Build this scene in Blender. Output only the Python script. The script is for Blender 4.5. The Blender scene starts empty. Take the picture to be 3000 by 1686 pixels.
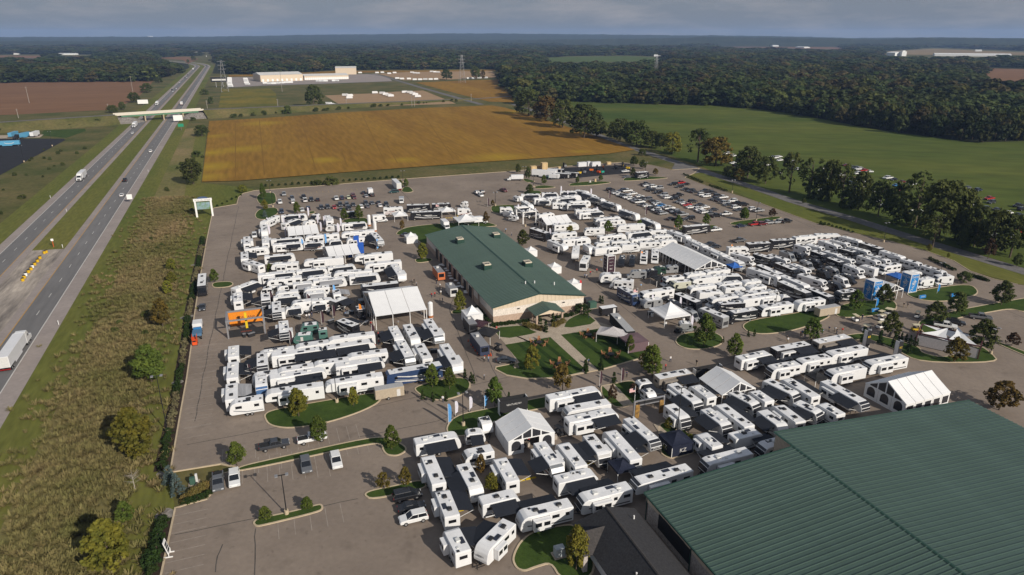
import bpy, bmesh, math, random
import numpy as np
from mathutils import Vector, Matrix
random.seed(7); np.random.seed(7)
R = math.radians
SC = bpy.context.scene
COL = SC.collection
# ------------------------------------------------------------------ camera
CAM_H, PITCH, FPX = 77.0, R(20.3), 2000.0      # metres, radians, focal length in pixels of the 3000 px wide photograph
cd = bpy.data.cameras.new('camera'); cd.sensor_width = 36; cd.lens = 24.0
cd.clip_start = 0.5; cd.clip_end = 90000
cam = bpy.data.objects.new('camera', cd); COL.objects.link(cam)
cam.location = (0, 0, CAM_H); cam.rotation_euler = (R(90) - PITCH, 0, 0)
SC.camera = cam
# ------------------------------------------------------------------ light
SUN_AZ, SUN_EL = 137.0, 28.0                    # degrees clockwise from the view direction; elevation
wd = bpy.data.worlds.new('World'); SC.world = wd; wd.use_nodes = True
nt = wd.node_tree; nt.nodes.clear()
o = nt.nodes.new('ShaderNodeOutputWorld'); bg = nt.nodes.new('ShaderNodeBackground')
sky = nt.nodes.new('ShaderNodeTexSky'); sky.sky_type = 'NISHITA'; sky.sun_disc = False
sky.sun_elevation = R(SUN_EL); sky.sun_rotation = R(SUN_AZ)
sky.air_density = 1.0; sky.dust_density = 3.0; sky.ozone_density = 2.0; sky.altitude = 200
tc = nt.nodes.new('ShaderNodeTexCoord'); mp = nt.nodes.new('ShaderNodeMapping')
mp.inputs['Scale'].default_value = (4.0, 4.0, 20.0)
nz = nt.nodes.new('ShaderNodeTexNoise'); nz.inputs['Scale'].default_value = 2.2; nz.inputs['Detail'].default_value = 7; nz.inputs['Roughness'].default_value = 0.58
cr = nt.nodes.new('ShaderNodeValToRGB'); cr.color_ramp.elements[0].position = 0.46; cr.color_ramp.elements[1].position = 0.74
cr.color_ramp.elements[0].color = (0.0, 0.0, 0.0, 1); cr.color_ramp.elements[1].color = (0.75, 0.75, 0.75, 1)
mx = nt.nodes.new('ShaderNodeMix'); mx.data_type = 'RGBA'
mx.inputs[7].default_value = (2.95, 3.4, 4.2, 1); mx.inputs[0].default_value = 0.8
mx2 = nt.nodes.new('ShaderNodeMix'); mx2.data_type = 'RGBA'; mx2.inputs[7].default_value = (4.6, 4.5, 4.75, 1)
nt.links.new(tc.outputs['Generated'], mp.inputs[0]); nt.links.new(mp.outputs[0], nz.inputs[0]); nt.links.new(nz.outputs[0], cr.inputs[0])
nt.links.new(cr.outputs[0], mx2.inputs[0]); nt.links.new(sky.outputs[0], mx.inputs[6]); nt.links.new(mx.outputs[2], mx2.inputs[6])
nt.links.new(mx2.outputs[2], bg.inputs[0]); bg.inputs[1].default_value = 0.08
nt.links.new(bg.outputs[0], o.inputs[0])
sl = bpy.data.lights.new('sun', 'SUN'); sl.energy = 5.0; sl.angle = R(0.53); sl.color = (1.0, 0.925, 0.82)
so = bpy.data.objects.new('sun', sl); COL.objects.link(so)
_d = Vector((math.sin(R(SUN_AZ)) * math.cos(R(SUN_EL)), math.cos(R(SUN_AZ)) * math.cos(R(SUN_EL)), math.sin(R(SUN_EL))))
so.rotation_euler = (-_d).to_track_quat('-Z', 'Y').to_euler()
SC.view_settings.view_transform = 'Standard'; SC.view_settings.look = 'None'
SC.view_settings.exposure = -0.05; SC.view_settings.gamma = 1.0; SC.view_settings.use_curve_mapping = False
SC.cycles.use_denoising = True
SC.cycles.max_bounces = 6; SC.cycles.diffuse_bounces = 2; SC.cycles.glossy_bounces = 2; SC.cycles.transmission_bounces = 3
SC.cycles.volume_bounces = 0; SC.cycles.transparent_max_bounces = 6
# ------------------------------------------------------------------ pixel -> place on a level surface
SP, CP = math.sin(PITCH), math.cos(PITCH)
def G(x, y, z=0.0):
    dx, dy = (x - 1500.0) / FPX, (y - 843.0) / FPX
    dn = max(SP + dy * CP, 0.0022)
    t = (CAM_H - z) / dn
    return Vector((dx * t, (CP - dy * SP) * t, z))
def px(v):                                       # place -> pixel
    zc = v[1] * CP - (v[2] - CAM_H) * SP
    return (1500 + FPX * v[0] / zc, 843 + FPX * (-(v[2] - CAM_H) * CP - v[1] * SP) / zc)
def tile(x0, y0, s=5.152):
    return lambda x, y: (x0 + x / s, y0 + y / s)
OV = tile(0, 0, 2576 / 3000.0)
def height_at(xb, yb, yt):                       # height of an upright thing whose foot and top are at these pixels
    b = G(xb, yb); dy = (yt - 843.0) / FPX
    return CAM_H - b.y * (SP + dy * CP) / (CP - dy * SP)
VA = R(20.3)                                     # the lot's long axis lies this far left of the view direction
VX, UX = Vector((-math.sin(VA), math.cos(VA), 0)), Vector((math.cos(VA), math.sin(VA), 0))
# ------------------------------------------------------------------ materials
MATS = {}
def mat(name, col, rough=0.6, spec=0.3, var=0.08, scale=3.0, metal=0.0, bump=0.0, col2=None, scale2=None, obj_rand=0.0, detail=4, coat=0.0, stretch=None, world=False, trans=0.0, amp=0.2, drift=0.0):
    if name in MATS: return MATS[name]
    m = bpy.data.materials.new(name); m.use_nodes = True; MATS[name] = m
    n, l = m.node_tree.nodes, m.node_tree.links
    b = n['Principled BSDF']; b.inputs['Roughness'].default_value = rough; b.inputs['Metallic'].default_value = metal
    b.inputs['Specular IOR Level'].default_value = spec
    if coat: b.inputs['Coat Weight'].default_value = coat; b.inputs['Coat Roughness'].default_value = 0.08
    c2 = col2 or tuple(max(0, c * (1 - var * 2.5)) for c in col)
    if world:
        ge = n.new('ShaderNodeNewGeometry'); src = ge.outputs['Position']
    else:
        t = n.new('ShaderNodeTexCoord'); src = t.outputs['Object']
    mpn = n.new('ShaderNodeMapping'); l.new(src, mpn.inputs[0])
    if stretch: mpn.vector_type = 'TEXTURE'; mpn.inputs['Scale'].default_value = [1 / c for c in stretch[:3]]; mpn.inputs['Rotation'].default_value = (0, 0, stretch[3] if len(stretch) > 3 else 0)
    z = n.new('ShaderNodeTexNoise'); z.inputs['Scale'].default_value = scale; z.inputs['Detail'].default_value = detail; z.inputs['Roughness'].default_value = 0.62
    l.new(mpn.outputs[0], z.inputs[0])
    r = n.new('ShaderNodeValToRGB'); r.color_ramp.elements[0].position = 0.32; r.color_ramp.elements[1].position = 0.68
    r.color_ramp.elements[0].color = (*c2, 1); r.color_ramp.elements[1].color = (*col, 1)
    l.new(z.outputs[0], r.inputs[0]); out = r.outputs[0]
    if scale2:
        z2 = n.new('ShaderNodeTexNoise'); z2.inputs['Scale'].default_value = scale2; z2.inputs['Detail'].default_value = 3
        l.new(mpn.outputs[0], z2.inputs[0])
        mr = n.new('ShaderNodeMapRange'); mr.inputs[1].default_value = 0.3; mr.inputs[2].default_value = 0.7; mr.inputs[3].default_value = 1 - amp; mr.inputs[4].default_value = 1 + amp * .85
        l.new(z2.outputs[0], mr.inputs[0])
        h = n.new('ShaderNodeVectorMath'); h.operation = 'SCALE'; l.new(out, h.inputs[0]); l.new(mr.outputs[0], h.inputs[3]); out = h.outputs[0]
    if drift:                                                       # slow change of tone across the country
        gd = n.new('ShaderNodeNewGeometry'); zd = n.new('ShaderNodeTexNoise'); zd.inputs['Scale'].default_value = .007; zd.inputs['Detail'].default_value = 4; l.new(gd.outputs['Position'], zd.inputs[0])
        md_ = n.new('ShaderNodeMapRange'); md_.inputs[1].default_value = .32; md_.inputs[2].default_value = .68; md_.inputs[3].default_value = 1 - drift; md_.inputs[4].default_value = 1 + drift; l.new(zd.outputs[0], md_.inputs[0])
        hd_ = n.new('ShaderNodeVectorMath'); hd_.operation = 'SCALE'; l.new(out, hd_.inputs[0]); l.new(md_.outputs[0], hd_.inputs[3]); out = hd_.outputs[0]
    if obj_rand:
        oi = n.new('ShaderNodeObjectInfo'); hs = n.new('ShaderNodeHueSaturation')
        a = n.new('ShaderNodeMapRange'); a.inputs[3].default_value = 1 - obj_rand; a.inputs[4].default_value = 1 + obj_rand
        l.new(oi.outputs['Random'], a.inputs[0]); l.new(a.outputs[0], hs.inputs['Value'])
        a2 = n.new('ShaderNodeMath'); a2.operation = 'MULTIPLY'; a2.inputs[1].default_value = 7.31; a3 = n.new('ShaderNodeMath'); a3.operation = 'FRACT'
        l.new(oi.outputs['Random'], a2.inputs[0]); l.new(a2.outputs[0], a3.inputs[0])
        a4 = n.new('ShaderNodeMapRange'); a4.inputs[3].default_value = 0.5 - obj_rand * 0.09; a4.inputs[4].default_value = 0.5 + obj_rand * 0.05
        l.new(a3.outputs[0], a4.inputs[0]); l.new(a4.outputs[0], hs.inputs['Hue']); l.new(out, hs.inputs['Color']); out = hs.outputs[0]
    l.new(out, b.inputs['Base Color'])
    if bump:
        bp = n.new('ShaderNodeBump'); bp.inputs['Strength'].default_value = bump; bp.inputs['Distance'].default_value = 0.3
        l.new(z.outputs[0], bp.inputs['Height']); l.new(bp.outputs[0], b.inputs['Normal'])
    if trans:
        tr = n.new('ShaderNodeBsdfTranslucent'); l.new(out, tr.inputs[0]); ms = n.new('ShaderNodeMixShader'); ms.inputs[0].default_value = trans
        l.new(b.outputs[0], ms.inputs[1]); l.new(tr.outputs[0], ms.inputs[2]); l.new(ms.outputs[0], n['Material Output'].inputs['Surface'])
    return m
# ------------------------------------------------------------------ mesh building
class MB:
    def __init__(s): s.v = []; s.f = []; s.m = []
    def add(s, vs, fs, mi=0):
        o = len(s.v); s.v += [tuple(v) for v in vs]; s.f += [tuple(o + i for i in f) for f in fs]; s.m += [mi] * len(fs); return s
    def box(s, x0, x1, y0, y1, z0, z1, mi=0, tx=0.0, ty=0.0):    # tx, ty draw the top in on each side
        v = [(x0, y0, z0), (x1, y0, z0), (x1, y1, z0), (x0, y1, z0), (x0 + tx, y0 + ty, z1), (x1 - tx, y0 + ty, z1), (x1 - tx, y1 - ty, z1), (x0 + tx, y1 - ty, z1)]
        return s.add(v, [(0, 3, 2, 1), (4, 5, 6, 7), (0, 1, 5, 4), (1, 2, 6, 5), (2, 3, 7, 6), (3, 0, 4, 7)], mi)
    def tube(s, p, q, r, n=6, mi=0, r2=None):
        p, q = Vector(p), Vector(q); d = (q - p).normalized(); a = d.orthogonal().normalized(); b = d.cross(a); r2 = r if r2 is None else r2
        vs = []
        for k in range(n):
            c, t = math.cos(2 * math.pi * k / n), math.sin(2 * math.pi * k / n)
            vs.append(p + (a * c + b * t) * r); vs.append(q + (a * c + b * t) * r2)
        fs = [(2 * k, 2 * ((k + 1) % n), 2 * ((k + 1) % n) + 1, 2 * k + 1) for k in range(n)]
        fs += [tuple(2 * k for k in range(n))[::-1], tuple(2 * k + 1 for k in range(n))]
        return s.add(vs, fs, mi)
    def prism(s, pts, y0, y1, mi=0, cap=None):                     # side profile (x, z) carried across from y0 to y1
        n = len(pts); vs = [(x, y0, z) for x, z in pts] + [(x, y1, z) for x, z in pts]
        fs = [tuple(range(n)), tuple(range(2 * n - 1, n - 1, -1))] + [(k, n + k, n + (k + 1) % n, (k + 1) % n) for k in range(n)]
        s.add(vs, fs, mi)
        return s
    def sheet(s, pts, z=None, mi=0):
        vs = [(p[0], p[1], p[2] if z is None else z) for p in pts]; return s.add(vs, [tuple(range(len(vs)))], mi)
    def mesh(s, name, mats, bevel=0.0, smooth=False):
        me = bpy.data.meshes.new(name); me.from_pydata(s.v, [], s.f)
        for m in (mats if isinstance(mats, (list, tuple)) else [mats]): me.materials.append(m)
        if len(me.materials) > 1: me.polygons.foreach_set('material_index', s.m)
        bm = bmesh.new(); bm.from_mesh(me); bmesh.ops.recalc_face_normals(bm, faces=bm.faces)
        if bevel: bmesh.ops.bevel(bm, geom=bm.edges[:], offset=bevel, segments=1, affect='EDGES', clamp_overlap=True)
        bm.to_mesh(me); bm.free()
        if smooth: me.polygons.foreach_set('use_smooth', [True] * len(me.polygons))
        me.update(); return me
def put(name, me, parent=None, loc=(0, 0, 0), rz=0.0, sc=None):
    o = bpy.data.objects.new(name, me); COL.objects.link(o)
    if parent is not None: o.parent = parent
    o.location = loc; o.rotation_euler = (0, 0, rz)
    if sc: o.scale = sc
    return o
PEND, MARKS = [], []
def tag(o, label, cat, group=None, unique=True):
    o['label'] = label; o['category'] = cat
    if group: o['group'] = group
    if unique: PEND.append(o)
    return o
def thing(name, label, cat, loc, rz=0.0, group=None, unique=True):
    return tag(put(name, None, None, loc, rz), label, cat, group, unique)
def struct(name, me, parent=None, loc=(0, 0, 0), rz=0):
    o = put(name, me, parent, loc, rz)
    if parent is None: o['kind'] = 'structure'
    return o
def mark(name, p): MARKS.append((name, p[0], p[1]))
def text_mesh(key, s, m, size=1.0, _c={}):
    if key in _c: return _c[key]
    cu = bpy.data.curves.new('letters', 'FONT'); cu.body = s; cu.size = size; cu.align_x = 'CENTER'; cu.align_y = 'CENTER'; cu.extrude = 0.01; cu.resolution_u = 2
    ob = bpy.data.objects.new('letters_tmp', cu); COL.objects.link(ob)
    dg = bpy.context.evaluated_depsgraph_get(); me = bpy.data.meshes.new_from_object(ob.evaluated_get(dg))
    bpy.data.objects.remove(ob); bpy.data.curves.remove(cu); me.materials.clear(); me.materials.append(m); _c[key] = me
    return me
# ================================================================== the setting
asphalt = mat('lot_asphalt', (0.258, 0.210, 0.170), 0.9, 0.15, scale=0.05, col2=(0.188, 0.152, 0.124), scale2=1.1, world=True, bump=0.0, detail=10, amp=0.07)
asphalt_new = mat('black_asphalt', (0.03, 0.03, 0.034), 0.9, 0.15, scale=0.15, var=0.12, scale2=2, world=True)
road_m = mat('highway_asphalt', (0.178, 0.172, 0.170), 0.9, 0.15, amp=.1, scale=0.06, col2=(0.140, 0.136, 0.135), scale2=0.7, world=True, stretch=(1, 0.12, 1, VA))
shoulder = mat('shoulder_asphalt', (0.31, 0.268, 0.245), 0.9, 0.15, amp=.08, scale=0.08, col2=(0.25, 0.215, 0.198), scale2=0.9, world=True)
lane_m = mat('local_road_asphalt', (0.17, 0.16, 0.155), 0.9, 0.15, scale=0.1, var=0.1, scale2=1, world=True)
conc = mat('concrete', (0.42, 0.35, 0.27), 0.9, 0.2, scale=0.5, var=0.08, scale2=3, world=True)
conc_old = mat('old_concrete', (0.44, 0.38, 0.32), 0.9, 0.2, scale=0.25, col2=(0.16, 0.14, 0.125), scale2=1.2, world=True, stretch=(1, 0.15, 1, VA), detail=8)
kerb_m = mat('kerb_concrete', (0.52, 0.42, 0.29), 0.9, 0.2, scale=0.8, var=0.08, world=True)
lawn_m = mat('lawn_grass', (0.056, 0.088, 0.018), 0.95, 0.1, scale=0.22, col2=(0.028, 0.052, 0.011), scale2=4, world=True, detail=8)
meadow = mat('verge_grass', (0.150, 0.120, 0.050), 0.95, 0.1, scale=0.03, col2=(0.055, 0.070, 0.018), scale2=0.5, world=True, detail=10)
mown = mat('mown_verge', (0.150, 0.140, 0.036), 0.95, 0.1, scale=0.03, col2=(0.082, 0.105, 0.020), scale2=0.9, world=True, stretch=(1, 0.2, 1, VA), detail=8)
prairie = mat('dry_prairie_grass', (0.235, 0.175, 0.085), 0.95, 0.1, scale=0.028, col2=(0.100, 0.112, 0.030), scale2=0.7, world=True, bump=0.9, detail=12, stretch=(1, 0.55, 1, VA))
soy_m = mat('ripe_soybean', (0.265, 0.150, 0.024), 0.95, 0.1, scale=0.014, col2=(0.195, 0.102, 0.018), scale2=0.25, world=True, detail=12, stretch=(1.6, 0.16, 1, VA), bump=0.3)
soy_y = mat('yellowing_soybean', (0.34, 0.225, 0.018), 0.95, 0.1, scale=0.05, col2=(0.25, 0.14, 0.018), scale2=0.3, world=True, detail=10)
soil_m = mat('ploughed_soil', (0.205, 0.112, 0.058), 0.95, 0.1, scale=0.02, col2=(0.165, 0.088, 0.046), scale2=0.25, world=True, detail=10, stretch=(1, 0.1, 1, R(-60)))
green_m = mat('green_hayfield', (0.105, 0.118, 0.024), 0.95, 0.1, scale=0.012, col2=(0.046, 0.076, 0.014), scale2=0.12, world=True, detail=11, stretch=(0.35, 1, 1, R(-14)))
gravel_m = mat('gravel_yard', (0.34, 0.23, 0.135), 0.95, 0.1, scale=0.05, var=0.05, scale2=0.5, world=True)
rock_m = mat('riprap', (0.30, 0.27, 0.24), 0.95, 0.1, scale=0.7, col2=(0.12, 0.11, 0.10), scale2=2, world=True, bump=1.0)
white_p = mat('white_road_paint', (0.62, 0.60, 0.57), 0.8, 0.2, scale=1.5, var=0.1, world=True)
yellow_p = mat('yellow_road_paint', (0.50, 0.27, 0.04), 0.8, 0.2, scale=1.5, var=0.1, world=True)
faint_p = mat('worn_stall_paint', (0.33, 0.285, 0.245), 0.9, 0.2, scale=0.8, col2=(0.235, 0.20, 0.17), world=True)
def flat(name, pts, z, m, parent=None):
    mb = MB(); mb.sheet([(p[0], p[1]) for p in pts], z); return struct(name, mb.mesh(name, m), parent)
def gpoly(t, pts): return [G(*t(*p)) for p in pts]
def rounded(pts, it=2):
    for _ in range(it):
        q = []
        for i in range(len(pts)):
            a, b = pts[i], pts[(i + 1) % len(pts)]; q += [a * 0.78 + b * 0.22, a * 0.22 + b * 0.78]
        pts = q
    return pts
def ring(name, pts, w, z0, z1, m, parent=None, closed=True):       # a kerb along a line
    n = len(pts); mb = MB(); ins, outs = [], []
    for i in range(n):
        a = pts[i - 1] if (closed or i > 0) else pts[i]; b = pts[(i + 1) % n] if (closed or i < n - 1) else pts[i]
        d = Vector((b.x - a.x, b.y - a.y, 0)).normalized(); nn = Vector((-d.y, d.x, 0)) * w * 0.5
        ins.append(pts[i] + nn); outs.append(pts[i] - nn)
    k = n if closed else n - 1
    for i in range(k):
        j = (i + 1) % n
        v = [(ins[i].x, ins[i].y, z0), (outs[i].x, outs[i].y, z0), (outs[j].x, outs[j].y, z0), (ins[j].x, ins[j].y, z0)]
        v += [(a, b, z1) for a, b, c in v]
        mb.add(v, [(4, 5, 6, 7), (0, 1, 5, 4), (2, 3, 7, 6), (1, 2, 6, 5), (3, 0, 4, 7)])
    return struct(name, mb.mesh(name, m), parent)
def strip(name, line, w0, w1, z, m, parent=None):                   # a band along a line, between two offsets from it
    mb = MB(); n = len(line); L = []; Rr = []
    for i in range(n):
        a, b = line[max(i - 1, 0)], line[min(i + 1, n - 1)]; d = Vector((b.x - a.x, b.y - a.y, 0)).normalized(); nn = Vector((d.y, -d.x, 0))
        L.append(line[i] + nn * w0); Rr.append(line[i] + nn * w1)
    for i in range(n): L[i].z = Rr[i].z = (z if z is not None else line[i].z)
    for i in range(n - 1): mb.add([L[i], Rr[i], Rr[i + 1], L[i + 1]], [(0, 1, 2, 3)])
    return struct(name, mb.mesh(name, m), parent)
# the ground reaches the horizon
N = 96
mb = MB(); rs = [0, 150, 400, 900, 2000, 5000, 12000]
mb.v = [(0, 0, -0.12)] + [(r * math.sin(2 * math.pi * k / N), r * math.cos(2 * math.pi * k / N), -0.12) for r in rs[1:] for k in range(N)]
for k in range(N): mb.f.append((0, 1 + k, 1 + (k + 1) % N)); mb.m.append(0)
for i in range(len(rs) - 2):
    for k in range(N):
        a, b = 1 + i * N, 1 + (i + 1) * N; mb.f.append((a + k, b + k, b + (k + 1) % N, a + (k + 1) % N)); mb.m.append(0)
struct('ground', mb.mesh('ground', meadow))
# parking lot
LOT = [OV(*p) for p in [(388, 1530), (405, 1448), (441, 1278), (452, 1276), (470, 1270), (520, 1257), (529, 1246), (531, 1228), (530, 1205), (560, 1192), (600, 1183), (590, 1175), (555, 1168), (428, 1189), (452, 1050), (470, 950), (484, 850), (488, 800), (505, 690), (521, 600), (537, 524), (596, 514), (600, 497), (612, 487), (640, 480), (790, 469), (1000, 452), (1290, 431), (1420, 419), (1560, 409), (1640, 416), (1690, 428), (1760, 424), (1745, 437), (1722, 447), (1760, 462), (1900, 507), (2050, 562), (2160, 590), (2250, 610), (2330, 632), (2400, 657), (2440, 682), (2500, 703), (2560, 716), (2700, 735)]]
LOT = [G(*p) for p in LOT] + [Vector((160, 140, 0)), Vector((120, 40, 0)), Vector((-10, 40, 0))]
lot = flat('parking_lot', LOT, 0.0, asphalt)
_n, _l = asphalt.node_tree.nodes, asphalt.node_tree.links; _b = _n['Principled BSDF']; _s = _b.inputs['Base Color'].links[0].from_socket; _g = _n.new('ShaderNodeNewGeometry')
for _sc, _lo, _hi, _k in ((.22, .58, .72, .80), (.9, .63, .70, .82)):   # oil and rubber stains
    _z = _n.new('ShaderNodeTexNoise'); _z.inputs['Scale'].default_value = _sc; _z.inputs['Detail'].default_value = 5; _l.new(_g.outputs['Position'], _z.inputs[0])
    _r = _n.new('ShaderNodeMapRange'); _r.inputs[1].default_value = _lo; _r.inputs[2].default_value = _hi; _r.inputs[3].default_value = 1; _r.inputs[4].default_value = _k; _l.new(_z.outputs[0], _r.inputs[0])
    _v = _n.new('ShaderNodeVectorMath'); _v.operation = 'SCALE'; _l.new(_s, _v.inputs[0]); _l.new(_r.outputs[0], _v.inputs[3]); _s = _v.outputs[0]
_l.new(_s, _b.inputs['Base Color'])
tar = mat('tar_crack_seal', (.10, .088, .078), .9, var=.2, scale=.6, world=True)
def tar_line(pts, w=.09):
    l = [G(*OV(*p)) for p in pts]; q = []
    for i in range(len(l) - 1):
        n = max(2, int((l[i + 1] - l[i]).length / 3)); q += [l[i] + (l[i + 1] - l[i]) * (k / n) + Vector((random.uniform(-.12, .12), random.uniform(-.12, .12), 0)) for k in range(n)]
    TARS.append((q + [l[-1]], w))
TARS = []
for pts in ([(440, 1345), (640, 1305), (760, 1285), (900, 1255)], [(640, 1448), (641, 1370), (643, 1330)], [(470, 1120), (700, 1075), (1000, 1010), (1300, 945)], [(600, 520), (520, 900), (490, 1060)], [(1190, 830), (1240, 930), (1275, 1000)], [(1255, 660), (1160, 700), (1130, 780), (1200, 960)], [(700, 480), (900, 620)], [(1450, 440), (1440, 520)], [(1000, 470), (1080, 560)], [(1700, 950), (1900, 900), (2200, 800)], [(2300, 660), (2480, 760), (2576, 800)], [(1480, 700), (1600, 800)], [(540, 1440), (546, 1400), (560, 1370)], [(1800, 460), (2100, 600)], [(1250, 1000), (1100, 1060), (900, 1100)]):
    tar_line(pts)
ring('lot_kerb', LOT[:-4], 0.3, -0.1, 0.13, kerb_m, closed=False)
ISL = {}
def island(t, pts, it=2, z=0.11, m=None, kerb=True, name='lawn_island'):
    p = [G(*t(*q)) for q in pts]; p = rounded(p, it) if it else p
    o = flat(name, p, z, m or lawn_m)
    if kerb: ring('kerb', p, 0.32, 0.002, 0.15, kerb_m, o)
    return o
T6600, TP, TJ, TK, TL, TM, TN, TO = tile(660, 600), tile(760, 510), tile(1450, 540), tile(1750, 500), tile(1700, 700), tile(2000, 640), tile(2400, 640), tile(1480, 450)
TH, TF, TI, TS, TQ, TR, TB, TC, TD, TE, TG, T6 = tile(1850, 1180), tile(1600, 1060), tile(2100, 960), tile(2500, 760), tile(2100, 430), tile(2500, 500), tile(660, 800), tile(640, 980), tile(1000, 840), tile(1180, 1080), tile(1380, 1240), tile(1150, 1380)
TW, TZ, TV, TY = tile(1420, 820), tile(1000, 560), tile(1450, 1405), tile(640, 180, 3.2175)
for t, pts in [
    (TC, [(690, 1240), (740, 1180), (900, 1130), (1700, 990), (2300, 890), (2440, 900), (2470, 960), (2380, 1060), (2100, 1190), (1700, 1320), (1300, 1400), (1000, 1420), (760, 1370)]),
    (TE, [(170, 320), (230, 270), (500, 190), (820, 140), (970, 160), (1020, 230), (1000, 320), (900, 400), (700, 465), (480, 480), (320, 440)]),
    (tile(400, 1349, 4.293), [(1470, 790), (1520, 740), (2000, 640), (2250, 570), (2320, 560), (2345, 600), (2300, 650), (1560, 830), (1500, 830)]),
    (OV, [(916, 1246), (930, 1236), (1000, 1222), (1060, 1208), (1075, 1222), (1060, 1232), (935, 1258)]),
    (TE, [(665, 930), (680, 860), (760, 760), (900, 690), (1350, 600), (2150, 430), (2190, 440), (2190, 600), (2000, 620), (1460, 740), (1300, 950), (900, 1030), (700, 1010)]),
    (OV, [(590, 1190), (600, 1177), (640, 1166), (940, 1099), (985, 1106), (1020, 1124), (1022, 1136), (1000, 1148), (975, 1146), (965, 1136), (960, 1118), (930, 1117)]),
    (TZ, [(820, 655), (870, 600), (1010, 545), (1480, 495), (1720, 480), (2100, 450), (2345, 515), (2330, 535), (1900, 560), (1340, 830), (1180, 780), (1060, 650), (900, 675)]),
    (TZ, [(1105, 1050), (1150, 1018), (1350, 1015), (1380, 1060), (1150, 1092)]),
    (TD, [(1655, 390), (1710, 352), (1940, 335), (1935, 385), (1770, 420), (1680, 415)]),
    (OV, [(1698, 857), (1712, 842), (1750, 836), (1795, 836), (1820, 850), (1815, 868), (1775, 880), (1730, 879), (1706, 870)]),
    (OV, [(1866, 820), (1890, 806), (2000, 789), (2060, 778), (2095, 793), (2055, 814), (1985, 835), (1920, 842), (1880, 836)]),
    (TS, [(-320, 780), (-200, 700), (0, 650), (350, 620), (570, 615), (645, 670), (655, 740), (590, 795), (340, 850), (0, 882), (-220, 880)]),
    (TS, [(795, 530), (870, 495), (1250, 435), (1600, 388), (1800, 400), (1885, 490), (1840, 545), (1700, 580), (1480, 630), (1200, 640), (930, 600)]),
    (TS, [(980, 985), (1010, 930), (1100, 895), (1560, 775), (2200, 655), (2900, 540), (2900, 790), (2576, 800), (2370, 745), (2000, 810), (1560, 890), (1380, 960), (1240, 990), (1420, 1100), (1390, 1140), (1180, 1180), (1050, 1110)]),
    (TS, [(-250, 1190), (0, 1130), (200, 1125), (560, 1195), (1000, 1330), (1030, 1420), (1400, 1500), (1900, 1300), (2080, 1420), (2200, 1560), (1000, 1560), (640, 1370), (400, 1270), (200, 1200), (0, 1230)]),
    (TS, [(2140, 1265), (2180, 1248), (2700, 1440), (2720, 1500), (2640, 1480)]),
    (TO, [(955, 482), (1000, 450), (1300, 420), (1560, 428), (1605, 446), (1300, 482), (985, 496)]),
    (TO, [(1775, 395), (1830, 362), (2100, 342), (2440, 366), (2450, 378), (2100, 402), (1800, 420)]),
    (TO, [(435, 515), (480, 490), (600, 482), (760, 508), (740, 522), (480, 536)]),
    (TO, [(262, 400), (300, 380), (440, 415), (450, 432), (330, 442)]),
    (TO, [(260, 615), (300, 570), (500, 560), (560, 590), (520, 620)]),
    (TP, [(-50, 360), (0, 300), (100, 285), (220, 284), (250, 340), (257, 440), (150, 468), (0, 465)]),
    (TP, [(-70, 620), (-10, 540), (120, 515), (265, 512), (290, 590), (200, 650), (80, 695), (-40, 680)]),
    (TP, [(1215, 735), (1320, 675), (1600, 662), (1645, 700), (1640, 760)]),
    (TP, [(2140, 255), (2180, 200), (2260, 192), (2335, 265), (2260, 284), (2170, 278)]),
    (TP, [(740, 572), (830, 562), (848, 590), (760, 610)]),
    (TK, [(1985, 800), (2100, 770), (2400, 735), (2720, 690), (2800, 715), (2500, 790), (2250, 830), (2060, 830)]),
    (TK, [(1190, 890), (1300, 845), (1560, 830), (1780, 826), (1830, 868), (1700, 900), (1400, 930)]),
    (TJ, [(-60, 340), (0, 325), (300, 312), (330, 380), (300, 430), (0, 445), (-60, 400)]),
    (TV, [(272, 1230), (300, 1110), (380, 960), (520, 830), (700, 765), (1010, 700), (1200, 690), (1480, 1000), (1500, 1500), (1000, 1520), (845, 1256), (600, 1330), (450, 1390), (330, 1350)]),
    (TF, [(828, 380), (860, 368), (1020, 340), (1350, 275), (1460, 560), (1430, 610), (1160, 692), (1040, 690), (940, 610), (840, 520)]),
    (TH, [(405, 330), (560, 295), (700, 330), (860, 460), (1000, 690), (960, 750), (700, 835), (560, 845), (440, 770), (430, 600)]),
]:
    island(t, pts)
island(OV, [(533, 717), (540, 711), (580, 709), (588, 716), (575, 723), (538, 725)])
# paths and lawns in front of the hall
PLAZA = [(-150, 480), (-60, 640), (110, 665), (700, 560), (1420, 480), (1530, 500), (1720, 640), (2000, 730), (2430, 920), (2500, 1010), (2440, 1165), (1820, 1345), (1700, 1370), (1490, 1410), (1270, 1450), (1000, 1490), (660, 1500), (330, 1445), (160, 1355), (170, 1320), (500, 1255), (300, 960), (0, 640), (-190, 480)]
plaza = flat('hall_forecourt_path', gpoly(TW, PLAZA), 0.06, conc)
ring('kerb', gpoly(TW, [(2430, 920), (2495, 1010), (2440, 1165), (1820, 1345), (1490, 1412), (1270, 1452), (1000, 1492), (660, 1502), (330, 1447), (158, 1357), (170, 1320), (500, 1257)]), 0.32, 0.0, 0.15, kerb_m, plaza, closed=False)
for k, (pts, it) in enumerate([([(130, 730), (600, 690), (700, 760), (810, 805), (250, 905)], 1), ([(1190, 745), (1240, 620), (1400, 530), (1540, 510), (1710, 655)], 1),
            ([(310, 985), (990, 870), (1480, 1320), (1470, 1395), (1270, 1440), (1000, 1475), (660, 1488), (340, 1435), (175, 1350), (180, 1325), (530, 1255)], 0),
            ([(1150, 835), (1790, 730), (2410, 935), (2480, 1010), (2430, 1155), (1820, 1332), (1700, 1355)], 0)]):
    island(TW, pts, it, 0.075, None, False, 'hall_lawn')
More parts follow.
